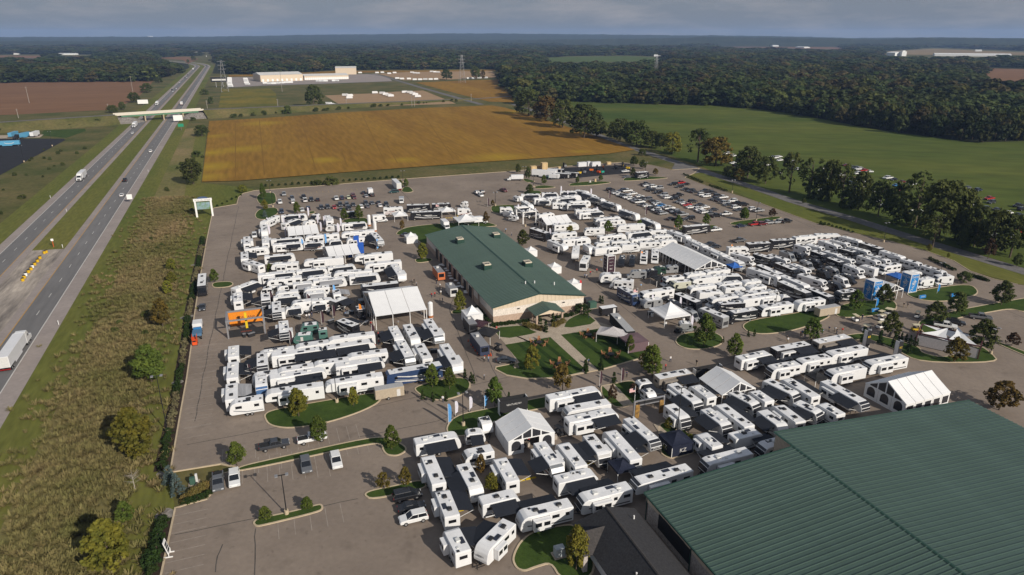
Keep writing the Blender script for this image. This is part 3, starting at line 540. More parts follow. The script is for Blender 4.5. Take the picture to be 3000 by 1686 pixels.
a, b = P(Z0, u_r, fv - 0.4, 0), P(Z0, u_r + wR - .5, fv - 0.4, 0); mb.add([(a.x, a.y, 0), (b.x, b.y, 0), (b.x, b.y, r2 - sl2 * wR - 0.1), (a.x, a.y, r2 - 0.1)], [(0, 1, 2, 3)])
put('ribbed_wall', mb.mesh('ribbed_wall', siding), big)
for p_, q_ in ((P(Z0, -.02, 0.03, eh2), P(Z0, u_r, 0.03, r2)), (P(Z0, -.05, near, eh2 - .02), P(Z0, -.05, 0, eh2 - .02)), (P(Z0, u_r, fv + .03, r2), P(Z0, u_r + wR, fv + .03, r2 - sl2 * wR))):
    mb = MB(); mb.tube(p_, q_, 0.16, 4); put('verge_trim', mb.mesh('verge_trim', gtrim), big)
mb = MB(); mb.box(-0.03, 0.03, -9, -0.0, 1.2, 4.0); put('loading_door', mb.mesh('loading_door', dark_m), big, P(Z0, 0.52, -4, 0), VA)
mb = MB(); mb.tube((0, 0, 0), (0, 0, eh2), 0.1, 6); dsp = mb.mesh('downspout', gtrim)
for v in (-0.3, -13, -26): put('downspout', dsp, big, P(Z0, 0.5, v, 0))
mark('huge green roof corner', Be); mark('far edge of the huge green roof', P(Be, u_r + wR / 2, fv, 0))
# ---- the dark shingled house
hz, hr = 3.2, 6.6
hA = G(*TV(1165, 672), hz); hB_u = (Be - hA).dot(UX) - 3.2
house = thing('shingled_house', 'low house with charcoal shingle roof beside the huge green roof', 'house', (hA.x, hA.y, 0), 0, unique=False)
w_ = 11.4; d_ = 34
mb = MB()
ru = 5.0; pk = -1.9
mb.add([P(Z0, 0, 0, hz), P(Z0, w_, 0, hz), P(Z0, ru, pk, hr), P(Z0, 0, -d_, hz), P(Z0, w_, -d_, hz), P(Z0, ru, -d_, hr)], [(0, 1, 2), (0, 2, 5, 3), (1, 4, 5, 2)])
put('roof', mb.mesh('roof', shingle), house)
mb = MB(); pu, pv0, pv1 = -1.6, -2.0, -7.4                        # cross gable to the left
mb.add([P(Z0, pu, pv0, hz - 0.02), P(Z0, pu, pv1, hz - 0.02), P(Z0, pu + 1.2, (pv0 + pv1) / 2, hz + 2.3), P(Z0, ru - 0.9, (pv0 + pv1) / 2, hz + 2.3), P(Z0, 0.4, pv0, hz), P(Z0, 0.4, pv1, hz)], [(0, 2, 3, 4), (1, 5, 3, 2), (0, 1, 2)])
put('porch_roof', mb.mesh('porch_roof', shingle2), house)
mb = MB()
wall(mb, P(Z0, 1.0, -1.0, 0), P(Z0, w_ - .4, -1.0, 0), 0, hz); wall(mb, P(Z0, 1.0, -1.0, 0), P(Z0, 1.0, -d_, 0), 0, hz); wall(mb, P(Z0, w_ - .4, -.4, 0), P(Z0, w_ - .4, -d_, 0), 0, hz)
put('wall', mb.mesh('wall', white_m), house)
mb = MB(); mb.box(-.35, .35, -.35, .35, 0, hz - 0.05); pp = mb.mesh('porch_post', stone)
for v in (pv0 - .5, pv1 + .5): put('porch_post', pp, house, P(Z0, pu + .5, v, 0), VA)
mb = MB(); mb.box(-.05, .05, -1.0, 1.0, 0.05, 2.2); put('house_door', mb.mesh('house_door', dark_m), house, P(Z0, .96, -17, 0), VA)
put('roof_vent', vent_me, house, P(Z0, 3.0, -15, 5.0), 0, (.8, .8, .5)); put('roof_vent', vent_me, house, P(Z0, w_ - 2.5, -4, 4.9), 0, (.8, .8, .5))
ridge_cap(house, P(Z0, ru, pk, hr - .05), P(Z0, ru, -d_, hr - .05), 0.2, shingle2, 0.12)
mark('charcoal-roofed house', P(hA, 3, -3, 0))
# ---- far warehouses
wh_roof = mat('pale_metal_roof', (0.66, 0.64, 0.60), 0.5, 0.3, scale=0.1, var=0.04)
def shed(t, p0, p1, depth, h, label, doors=0, name='warehouse', wm=siding, rm=wh_roof):
    a, b = G(*t(*p0)), G(*t(*p1)); d = (b - a); L = d.length; rz = math.atan2(d.y, d.x)
    o = thing(name, label, 'warehouse', a, rz)
    mb = MB(); mb.box(0, L, 0, depth, 0, h); put('wall', mb.mesh('wall', wm), o)
    mb = MB(); hr_ = h + depth * 0.06; mb.add([(-.4, -.4, h + .01), (L + .4, -.4, h + .01), (L + .4, depth / 2, hr_), (-.4, depth / 2, hr_), (-.4, depth + .4, h + .01), (L + .4, depth + .4, h + .01)], [(0, 1, 2, 3), (3, 2, 5, 4), (0, 3, 4), (1, 5, 2)]); put('roof', mb.mesh('roof', rm), o)
    if doors:
        mb = MB(); mb.box(-1.6, 1.6, -.12, .02, .1, min(4.2, h * .7)); dm = mb.mesh('dock_door', white_m if doors > 4 else dark_m)
        for k in range(doors): put('dock_door', dm, o, (L * (k + .5) / doors, 0, 0))
    return o
shed(TY, (400, 195), (800, 182), 60, 11, 'long tan warehouse with white roof beside the motorway', 9)
shed(TY, (812, 178), (1228, 168), 45, 7, 'low tan warehouse wing with a row of dock doors', 22)
shed(TY, (1105, 126), (1300, 124), 40, 13, 'tall plain tan warehouse behind the trailer yard')
T2, T1 = tile(1000, 60, 2.576), tile(0, 60, 2.576)
wsh = mat('white_far_cladding', (0.8, 0.8, 0.78), 0.6)
for t, a, b, d, h, l in [(T2, (1640, 178), (2050, 184), 120, 9, 'long white factory on the far plain'), (T2, (2290, 180), (2440, 182), 90, 10, 'pale factory near the right-hand far fields'), (T2, (700, 160), (740, 160), 60, 16, 'white far-off building above the woods'),
        (FT3, (1535, 268), (1600, 270), 60, 12, 'white mill block beside the tall silo'), (FT3, (1900, 270), (2480, 276), 60, 7, 'very long low white poultry house'), (FT3, (680, 200), (725, 200), 50, 8, 'white farm shed under the far ridge'), (FT3, (850, 208), (915, 210), 40, 6, 'low white farm barn under the far ridge'), (T1, (440, 262), (560, 262), 30, 5, 'white farm building behind the left wood')]:
    shed(t, a, b, d, h, l, 0, 'far_building', wsh, wsh)
s_ = G(*FT3(1660, 270)); o = thing('silo_tower', 'tall white concrete silo standing over the far fields', 'silo', s_); mb = MB(); mb.box(-9, 9, -9, 9, 0, 17); mb.box(-5, 5, -5, 5, 17, 20); put('tower', mb.mesh('tower', wsh), o)
s_ = G(*T2(922, 166)); o = thing('water_tower', 'white water tower above the distant woods', 'tower', s_); mb = MB(); mb.tube((0, 0, 0), (0, 0, 28), 3, 10); put('stem', mb.mesh('stem', wsh), o); mb = MB(); mb.tube((0, 0, 28), (0, 0, 33), 5, 12, 0, 12); mb.tube((0, 0, 33), (0, 0, 42), 12, 12); mb.tube((0, 0, 42), (0, 0, 46), 12, 12, 0, 3); put('tank', mb.mesh('tank', wsh), o)
brick_h = mat('red_brick', (0.30, 0.13, 0.09), 0.9)
o = shed(FT3, (790, 578), (850, 578), 11, 6, 'red brick house at the hayfield wood edge', 0, 'brick_house', brick_h, mat('grey_shingle', (0.14, 0.13, 0.13), 0.9)); o['category'] = 'house'
o = shed(FT3, (2320, 520), (2390, 525), 12, 6, 'grey roofed house in the right-hand woods', 0, 'far_house', brick_h, MATS['grey_shingle']); o['category'] = 'house'
# ---- overpass
OZ = 7.2
bl, br = G(348, 336, OZ), G(580, 322, OZ); bd = (br - bl).normalized(); bn = Vector((-bd.y, bd.x, 0)); BL = (br - bl).length
ovp = thing('overpass_bridge', 'pale concrete overpass with green girders crossing the highway', 'bridge', (bl.x, bl.y, 0), math.atan2(bd.y, bd.x), unique=False)
pale = mat('bridge_concrete', (0.62, 0.57, 0.48), 0.8, var=0.06); ggir = mat('green_girder', (0.10, 0.22, 0.13), 0.6)
mb = MB(); mb.box(0, BL, -5, 5, OZ - .6, OZ - .1); put('deck', mb.mesh('deck', lane_m), ovp)
for y in (-5.2, 4.8): mb = MB(); mb.box(-4, BL + 4, y, y + .4, OZ - .65, OZ + 1.0); put('parapet', mb.mesh('parapet', pale), ovp)
for y in (-4.4, -1.5, 1.5, 4.4): mb = MB(); mb.box(1, BL - 1, y - .2, y + .2, OZ - 2.2, OZ - .61); put('girder', mb.mesh('girder', ggir), ovp)
pier_m = mat('tan_pier', (0.45, 0.36, 0.24), 0.8)
for f_ in (.3, .53, .78):
    mb = MB(); mb.box(-.7, .7, -4.5, 4.5, OZ - 3.2, OZ - 2.21); [mb.box(-.5, .5, y - .5, y + .5, -.1, OZ - 3.2) for y in (-3.5, 0, 3.5)]; put('pier', mb.mesh('pier', pier_m), ovp, (BL * f_, 0, 0))
mark('highway overpass', (bl + br) * .5)
# embankments carrying the local road to the bridge
def embank(p, q, z0, z1, name, slope=2.2, m=meadow):
    d = (q - p).normalized(); n = Vector((-d.y, d.x, 0)); mb = MB(); k = 8; rows = []
    for i in range(k + 1):
        t = i / k; c = p + (q - p) * t; z = z0 + (z1 - z0) * t
        rows.append([(c.x + n.x * o_, c.y + n.y * o_, zz) for o_, zz in ((-5.5 - z * slope, -.2), (-5.5, z - .05), (5.5, z - .05), (5.5 + z * slope, -.2))])
    for i in range(k):
        for j in range(3): mb.add([rows[i][j], rows[i][j + 1], rows[i + 1][j + 1], rows[i + 1][j]], [(0, 1, 2, 3)])
    struct(name, mb.mesh(name, m))
    ln = [p + (q - p) * (i / k) for i in range(k + 1)]
    for i, v in enumerate(ln): v.z = z0 + (z1 - z0) * i / k
    strip('local_road', ln, -3.8, 3.8, None, lane_m)
embank(br + bd * 3, br + bd * 330, OZ - .1, 0.6, 'road_embankment'); embank(bl - bd * 700, bl - bd * 3, 4.0, OZ - .1, 'road_embankment')
strip('local_road', [br + bd * 330, br + bd * 480, br + bd * 900], -3.8, 3.8, 0.02, lane_m)
for p, s in ((bl, 1), (br, -1)):                                    # riprap cones under the bridge ends
    mb = MB(); c = p + bd * s * 2; n = 14; vs = [(c.x, c.y, OZ - 2.3)]
    for k in range(n): a = 2 * math.pi * k / n; vs.append((c.x + (math.cos(a) * 20 * bd.x - math.sin(a) * 17 * bd.y), c.y + (math.cos(a) * 20 * bd.y + math.sin(a) * 17 * bd.x), -.2))
    for k in range(n): a = 2 * math.pi * k / n; vs.append((c.x + (math.cos(a) * 8 * bd.x - math.sin(a) * 7 * bd.y), c.y + (math.cos(a) * 8 * bd.y + math.sin(a) * 7 * bd.x), OZ - 2.6))
    fs = [(0, 1 + n + k, 1 + n + (k + 1) % n) for k in range(n)] + [(1 + n + k, 1 + k, 1 + (k + 1) % n, 1 + n + (k + 1) % n) for k in range(n)]
    mb.add(vs, fs); struct('riprap_slope', mb.mesh('riprap_slope', rock_m))
print('HALL', eh, ridge_h, W_h, L_h, 'BIG', eh2, r2, u_r, fv, wR, 'HOUSE', w_, 'BRIDGE', BL, OFF)
# ================================================================== recreational vehicles
rv_white = mat('rv_white_gelcoat', (0.70, 0.70, 0.70), 0.35, 0.5, scale=0.7, var=0.03, coat=0.2)
rv_roof = mat('rv_white_membrane', (0.75, 0.75, 0.755), 0.7, 0.3, scale=0.5, var=0.06, scale2=2.5, amp=.05, obj_rand=.04)
RVC = {'w': rv_white, 'k': mat('rv_black_paint', (0.018, 0.018, 0.022), 0.25, 0.5, coat=0.3, var=0.1), 'g': mat('rv_teal_paint', (0.075, 0.17, 0.145), 0.35, 0.5), 'b': mat('rv_beige_paint', (0.52, 0.52, 0.42), 0.4, 0.4),
       'B': mat('rv_navy_paint', (0.03, 0.055, 0.13), 0.25, 0.5, coat=0.3), 'S': mat('rv_silver', (0.42, 0.43, 0.44), 0.3, 0.5, metal=0.4), 'T': mat('rv_taupe', (0.24, 0.21, 0.18), 0.4, 0.4), 'n': mat('rv_dark_green', (0.02, 0.05, 0.035), 0.35, 0.4)}
cap_d = mat('rv_dark_cap', (0.022, 0.023, 0.028), 0.2, 0.5, coat=0.3); cap_g = mat('rv_grey_cap', (0.26, 0.27, 0.28), 0.25, 0.5, metal=0.3); cap_b = mat('rv_blue_cap', (0.06, 0.13, 0.28), 0.3)
win_m = mat('rv_tinted_window', (0.010, 0.011, 0.014), 0.1, 0.6, var=0.02)
awn_m = mat('charcoal_awning_fabric', (0.020, 0.023, 0.031), 0.8, 0.2, scale=1.5, var=0.08); awn_g = mat('silver_awning_fabric', (0.40, 0.40, 0.41), 0.6, 0.3, scale=1.0, col2=(0.20, 0.20, 0.21), stretch=(0.1, 1, 1))
tyre = mat('tyre_rubber', (0.015, 0.015, 0.016), 0.85, 0.2); rim = mat('alloy_rim', (0.5, 0.5, 0.5), 0.35, 0.5, metal=0.6)
ac_d = mat('black_ac_shroud', (0.022, 0.022, 0.024), 0.5, 0.4); ac_w = mat('white_ac_shroud', (0.68, 0.68, 0.66), 0.5, 0.4)
solar = mat('solar_cells', (0.025, 0.03, 0.045), 0.2, 0.6, var=0.05)
stripe_k = mat('charcoal_graphic', (0.045, 0.045, 0.05), 0.4); stripe_g = mat('grey_graphic', (0.26, 0.27, 0.29), 0.4); stripe_r = mat('rust_graphic', (0.28, 0.06, 0.03), 0.4); stripe_w = mat('white_graphic', (0.62, 0.61, 0.59), 0.4)
SPEC = {'t': dict(w=2.6, fl=.62, rf=3.35), 'f': dict(w=2.55, fl=.85, rf=3.85), 'm': dict(w=2.55, fl=.45, rf=3.6), 'c': dict(w=2.55, fl=.5, rf=3.3), 's': dict(w=2.3, fl=.55, rf=2.85), 'v': dict(w=2.05, fl=.35, rf=2.75)}
MC = {}
def cached(key, fn):
    if key not in MC: MC[key] = fn()
    return MC[key]
def rv_profile(k, L):
    s = SPEC[k]; f, r = s['fl'], s['rf']; h = L / 2
    if k == 't': return [(-h, f), (h - .45, f), (h - .05, f + .35), (h, f + .9), (h - .28, r - .75), (h - .7, r - .2), (h - 1.2, r), (-h + .06, r), (-h, r - .12)]
    if k == 'f': return [(-h, f), (h - 2.6, f), (h - 2.35, f + .95), (h - .25, f + 1.0), (h, f + 1.35), (h - .05, r - 1.0), (h - .45, r - .3), (h - 1.2, r), (-h + .06, r), (-h, r - .12)]
    if k == 'm': return [(-h, f), (h - .1, f), (h, f + .5), (h - .02, f + 1.0), (h - .25, r - .45), (h - .7, r), (-h + .08, r), (-h, r - .2)]
    if k == 'c': return [(-h, f), (h - .1, f), (h, f + .25), (h - .05, f + .6), (h - .95, f + .85), (h - 1.45, f + 1.5), (h - .75, f + 1.65), (h - .62, f + 2.0), (h - 1.1, r - .12), (h - 1.7, r), (-h + .06, r), (-h, r - .1)]
    if k == 's': return [(-h, f), (h - .6, f), (h - .1, f + .4), (h, f + .95), (h - .3, r - .65), (h - .75, r - .15), (h - 1.2, r), (-h + .5, r), (-h + .12, r - .35), (-h, r - 1.0)]
    return [(-h, f), (h - .12, f), (h, f + .3), (h - .1, f + .75), (h - .85, f + 1.0), (h - 1.55, r - .25), (h - 2.0, r), (-h + .15, r), (-h, r - .3)]
def rv_body(k, L, bm_, cm):
    p = rv_profile(k, L); w = SPEC[k]['w'] / 2; mb = MB(); n = len(p)
    vs = [(x, -w, z) for x, z in p] + [(x, w, z) for x, z in p]
    mb.add(vs, [tuple(range(n)), tuple(range(2 * n - 1, n - 1, -1))], 0)
    f0 = SPEC[k]['fl']; r0 = SPEC[k]['rf']
    for i in range(n):
        j = (i + 1) % n; mid = (p[i][0] + p[j][0]) / 2; mz = (p[i][1] + p[j][1]) / 2
        front = mid > L / 2 - 1.0 and mz > f0 + .5 and mz < r0 - .1
        mb.add([vs[i], vs[n + i], vs[n + j], vs[j]], [(0, 1, 2, 3)], 1 if front else 0)
    me = bpy.data.meshes.new('body'); me.from_pydata(mb.v, [], mb.f); me.materials.append(bm_); me.materials.append(cm); me.polygons.foreach_set('material_index', mb.m)
    bm = bmesh.new(); bm.from_mesh(me); bmesh.ops.remove_doubles(bm, verts=bm.verts[:], dist=1e-4); bmesh.ops.recalc_face_normals(bm, faces=bm.faces[:])
    bmesh.ops.bevel(bm, geom=bm.edges[:], offset=0.07, segments=1, affect='EDGES', clamp_overlap=True); bm.to_mesh(me); bm.free(); return me
def simple_box(name, x, y, z, m, bev=0.0, tx=0, ty=0):
    def f():
        mb = MB(); mb.box(-x / 2, x / 2, -y / 2, y / 2, 0, z, 0, tx, ty); return mb.mesh(name, m, bev)
    return cached((name, x, y, z, m.name, bev, tx, ty), f)
def wheel_me(r=.36, w=.24):
    def f():
        mb = MB(); mb.tube((0, -w / 2, 0), (0, w / 2, 0), r, 12, 0)
        for s in (-1, 1): mb.tube((0, s * (w / 2 + .002), 0), (0, s * (w / 2 + .012), 0), r * .58, 8, 1)
        return mb.mesh('wheel', [tyre, rim])
    return cached(('wheel', r, w), f)
def awning_me(L, m, dep=2.8, drop=.6):
    def f():
        mb = MB(); mb.add([(-L / 2, 0, 0), (L / 2, 0, 0), (L / 2, dep, -drop), (-L / 2, dep, -drop), (-L / 2, 0, .035), (L / 2, 0, .035), (L / 2, dep, -drop + .035), (-L / 2, dep, -drop + .035)], [(0, 1, 2, 3), (7, 6, 5, 4), (0, 4, 5, 1), (1, 5, 6, 2), (2, 6, 7, 3), (3, 7, 4, 0)]); return mb.mesh('awning', m)
    return cached(('awning', L, m.name, dep), f)
def arm_me():
    def f():
        mb = MB(); mb.tube((0, 0, -1.6), (0, 2.75, -.6), .045, 4); mb.tube((0, 0.05, -.05), (0, 2.75, -.6), .035, 4); return mb.mesh('awning_arm', white_m)
    return cached('arm', f)
def stripe_me(L, m):
    def f():
        mb = MB(); mb.add([(-L / 2, 0, 0), (L * .1, 0, .05), (L / 2, 0, .62), (L / 2, 0, .84), (L * .05, 0, .24), (-L / 2, 0, .22)], [(0, 1, 4, 5), (1, 2, 3, 4)]); return mb.mesh('graphic_stripe', m)
    return cached(('stripe', L, m.name), f)
def hitch_me():
    def f():
        mb = MB(); mb.tube((0, -.7, .55), (1.25, 0, .55), .06, 4); mb.tube((0, .7, .55), (1.25, 0, .55), .06, 4); mb.tube((.95, 0, .05), (.95, 0, .9), .05, 5); mb.tube((.3, -.16, .6), (.3, -.16, 1.05), .15, 7); mb.tube((.3, .18, .6), (.3, .18, 1.05), .15, 7); return mb.mesh('hitch', black_m)
    return cached('hitch', f)
NAMES = {'t': ('travel_trailer', 'travel trailer', 'camper trailer'), 'f': ('fifth_wheel_trailer', 'fifth-wheel trailer', 'camper trailer'), 'm': ('bus_motorhome', 'bus-shaped motorhome', 'motorhome'), 'c': ('cabover_motorhome', 'cab-over motorhome', 'motorhome'), 's': ('small_camper', 'small camper', 'camper trailer'), 'v': ('camper_van', 'camper van', 'camper van')}
CN = {'w': 'white', 'k': 'black', 'g': 'teal', 'b': 'beige', 'B': 'navy blue', 'S': 'silver', 'T': 'taupe', 'n': 'dark green'}
RVN = [0]; RVS = []
def rv(x1, y1, x2, y2, kind='t', flags=(), t=None, far=False):
    s = SPEC[kind]; P1, P2 = t(x1, y1), t(x2, y2)
    a, b = G(*P1, s['rf']), G(*P2, s['rf']); d = b - a
    lim = {'t': (6, 12.2), 'f': (8.5, 13.5), 'm': (8, 13.6), 'c': (6.5, 11.8), 's': (3.6, 6.6), 'v': (5.4, 7.2)}[kind]
    L = min(max(d.length + .5, lim[0]), lim[1]); L = round(L * 2) / 2
    ang = math.atan2(d.y, d.x); c = (a + b) / 2
    ax = math.atan2(UX.y, UX.x)                                     # rows are set out square to the lot
    k_ = round((ang - ax) / (math.pi / 2)); da = ang - ax - k_ * math.pi / 2
    if abs(da) < R(9): ang = ax + k_ * math.pi / 2 + da * .45
    RVN[0] += 1; rng = random.Random(RVN[0] * 17)
    col = next((f[1] for f in flags if f[0] == '#'), 'w')
    cap = cap_d if 'D' in flags else cap_g if 'G' in flags else cap_b if 'X' in flags else (RVC[col] if kind not in 'mcv' else RVC[col])
    desc = CN[col] + ' ' + NAMES[kind][1]
    r_ = thing(NAMES[kind][0], desc, NAMES[kind][2], (c.x, c.y, 0), ang, 'recreational vehicles on show')
    r_['_box'] = L; RVS.append((r_, L, s['w']))
    w = s['w'] / 2
    body = put('body', cached(('rvb', kind, L, col, cap.name), lambda: rv_body(kind, L, RVC[col], cap)), r_)
    rl = L - {'t': 1.35, 'f': 1.4, 'm': .9, 'c': 1.85, 's': 1.75, 'v': 2.4}[kind]; rx = -(L - rl) / 2 + .1 if kind != 's' else -.38
    put('roof', simple_box('roof', round(rl - .1, 2), s['w'] - .1, .05, rv_roof if kind != 'v' or col == 'w' else RVC[col], 0.02), r_, (rx, 0, s['rf'] - .01))
    zt = s['rf'] + .04; dark = rng.random() < .6
    def front_z(x): return zt
    nac = 1 if L < 7.5 else 2
    for i in range(nac):
        xx = rx + rl * ((.5,) if nac == 1 else (-.24 + .5, .5 + .27))[i] - rl / 2
        put('air_conditioner', simple_box('air_conditioner', .95, .75, .3, ac_d if dark else ac_w, .08), r_, (xx, 0, zt))
    for i in range(2 if L < 7 else 3):
        put('roof_vent', simple_box('roof_vent', .42, .42, .13, ac_w if rng.random() < .6 else ac_d, .03), r_, (rx + rl * rng.uniform(-.45, .45), rng.choice((-.7, .7, .55)), zt))
    if rng.random() < .6 and kind != 'v': put('solar_panel', simple_box('solar_panel', 1.5, .75, .06, solar), r_, (rx + rl * rng.uniform(-.1, .2), rng.choice((-.62, .62)), zt))
    if kind == 'v': put('solar_panel', simple_box('solar_panel', 1.5, .75, .06, solar), r_, (rx, 0, zt + .1))
    if 'N' in flags:
        return r_
    # which side does each seen feature lie on
    def side(ch):
        p0 = px((c.x, c.y, 2)); best = None
        for sg in (-1, 1):
            q = Vector((c.x, c.y, 2)) + Vector((-math.sin(ang), math.cos(ang), 0)) * sg * 3; q = px(q); v = {'d': q[1] - p0[1], 'u': p0[1] - q[1], 'l': p0[0] - q[0], 'r': q[0] - p0[0]}[ch]
            if best is None or v > best[0]: best = (v, sg)
        return best[1]
    slides, nslide = [], {}
    zw = s['fl'] + (s['rf'] - s['fl']) * .52
    aw_sides = set()
    for f in flags:
        if f[0] in 'aA' and len(f) == 2:
            sg = side(f[1]); m = awn_g if f[0] == 'A' else awn_m; al = round(L * (.46 if ('s' + f[1]) in flags else .66) * 2) / 2; k0 = nslide.get(('a', sg), 0); nslide[('a', sg)] = k0 + 1
            xo = (.18 * L if ('s' + f[1]) in flags else 0.02 * L) - k0 * (al + .3)
            aw = put('awning', awning_me(al, m), r_, (xo, sg * (w + .02), s['rf'] - .22), 0, None if sg > 0 else (1, -1, 1)); aw_sides.add(sg)
            for e in (-al / 2 + .1, al / 2 - .1): put('awning_arm', arm_me(), aw, (e, 0, 0))
        if f[0] == 's' and len(f) == 2:
            sg = side(f[1]); k0 = nslide.get(('s', sg), 0); nslide[('s', sg)] = k0 + 1; slen = round(min(4.2, L * .33) * 2) / 2
            xo = (-L * .22 if ('a' + f[1]) in flags or ('A' + f[1]) in flags else (.12 * L if k0 == 0 else -.28 * L))
            sh = s['rf'] - s['fl'] - .75
            so_ = put('slide_out', simple_box('slide_out', slen, .95, sh, RVC[col] if col != 'k' else RVC['w'], .03), r_, (xo, sg * (w + .42), s['fl'] + .25))
            put('trim_frame', cached(('trim', slen, sh), lambda: _frame(slen + .1, sh + .1)), so_, (0, -sg * .43, 0))
            for q in (-.25, .25): put('window', simple_box('window', slen * .36, .03, .75, win_m), so_, (slen * q, sg * .48, sh * .45))
            slides.append((sg, xo, slen))
    for sg in (-1, 1):
        cand = [-.38, -.16, .12, .33] if L > 7 else [-.3, .22]
        for q in cand:
            if kind in 'cv' and q > .25: q = .2
            xq = q * L
            if any(a_ == sg and abs(xq - b_) < l_ / 2 + .55 for a_, b_, l_ in slides): continue
            if rng.random() < .22 and not far: continue
            put('window', simple_box('window', rng.choice((.7, 1.0, 1.3)), .03, .62, win_m), r_, (xq, sg * (w + .005), zw))
        if rng.random() < (.75 if kind != 'm' and col == 'w' else 1) and kind in 'tfsmc':
            m = (stripe_w if col in 'kBTn' else rng.choice((stripe_k, stripe_g, stripe_g, stripe_k if rng.random() < .8 else stripe_r)))
            if 'Q' in flags: m = stripe_r
            put('graphic_stripe', stripe_me(round(L * .8), m), r_, (-.05 * L, sg * (w + .008), s['fl'] + .35))
            if kind == 'm' or col == 'k':
                for dz, dx, m2 in ((.55, .08, stripe_g), (.95, -.12, m), (1.35, .05, stripe_k if col == 'w' else stripe_w)): put('graphic_stripe', stripe_me(round(L * .55), m2), r_, (dx * L, sg * (w + .01), s['fl'] + .2 + dz))
    if kind in 'tfs':
        put('rear_window', simple_box('rear_window', .03, 1.3, .6, win_m), r_, (-L / 2 - .005, 0, zw))
        put('entry_door', simple_box('entry_door', .66, .03, 1.75, win_m if rng.random() < .4 else stripe_w), r_, (L * .05, (list(aw_sides) or [1])[0] * (w + .012), s['fl'] + .12))
    for f, tx in (('Y', 'SIENNA'), ('Z', 'SPRINTER')):
        if f in flags:
            lt = put('lettering', text_mesh((tx, .4, 'x'), tx, stripe_k if f == 'Y' else stripe_w, .4), r_, (L / 2 + .03, 0, s['rf'] - 1.25)); lt.rotation_euler = (R(78), 0, R(90))
    if kind in 'ts': put('hitch', hitch_me(), r_, (L / 2 - .25, 0, 0))
    if kind == 'f': put('landing_leg', cached('fleg', lambda: _legs()), r_, (L / 2 - 2.9, 0, 0))
    if kind == 'm':
        put('windscreen', cached('mwind', lambda: _quad([(.02, -1.1, 0), (.02, 1.1, 0), (-.22, 1.02, 1.45), (-.22, -1.02, 1.45)], glass_m)), r_, (L / 2 + .01, 0, s['fl'] + 1.12))
        put('rear_panel', simple_box('rear_panel', .03, 1.9, 1.1, stripe_k), r_, (-L / 2 - .01, 0, 1.2))
    if kind == 'c':
        put('windscreen', cached('cwind', lambda: _quad([(.0, -.95, 0), (.0, .95, 0), (-.48, .86, .62), (-.48, -.86, .62)], glass_m)), r_, (L / 2 - .93, 0, s['fl'] + .88))
        put('bunk_window', cached('cbunk', lambda: _quad([(0, -.8, 0), (0, .8, 0), (-.3, .75, .6), (-.3, -.75, .6)], glass_m)), r_, (L / 2 - .62, 0, s['fl'] + 2.08))
        for sg in (-1, 1): put('cab_window', simple_box('cab_window', .75, .03, .5, win_m), r_, (L / 2 - 1.75, sg * (w + .006), s['fl'] + .92))
    if kind == 'v':
        put('windscreen', cached('vwind', lambda: _quad([(.0, -.85, 0), (.0, .85, 0), (-.68, .78, 1.05), (-.68, -.78, 1.05)], glass_m)), r_, (L / 2 - .82, 0, s['fl'] + 1.03))
        for sg in (-1, 1): put('cab_window', simple_box('cab_window', .8, .03, .5, win_m), r_, (L / 2 - 1.9, sg * (w + .006), s['fl'] + 1.05))
    wx = {'t': (-.95, .0), 's': (-.5,), 'f': (-2.0, -1.05), 'm': (-L * .22, L * .36), 'c': (-L * .24, L * .37), 'v': (-1.9, 1.9)}[kind]
    for sg in (-1, 1):
        for x_ in wx: put('wheel', wheel_me(.38 if kind in 'tsfv' else .46, .24), r_, (x_, sg * (w - .1), .38 if kind in 'tsfv' else .46))
    return r_
def _quad(v, m):
    mb = MB(); mb.add(v, [(0, 1, 2, 3)]); return mb.mesh('pane', m)
def _frame(a, h):
    mb = MB(); mb.box(-a / 2, a / 2, -.03, .03, -.06, h - .06); return mb.mesh('trim_frame', stripe_k)
def _legs():
    mb = MB(); mb.tube((0, -.8, 0), (0, -.8, 1.0), .07, 5); mb.tube((0, .8, 0), (0, .8, 1.0), .07, 5); mb.tube((0, -.8, .9), (0, .8, .9), .06, 5); return mb.mesh('landing_leg', black_m)
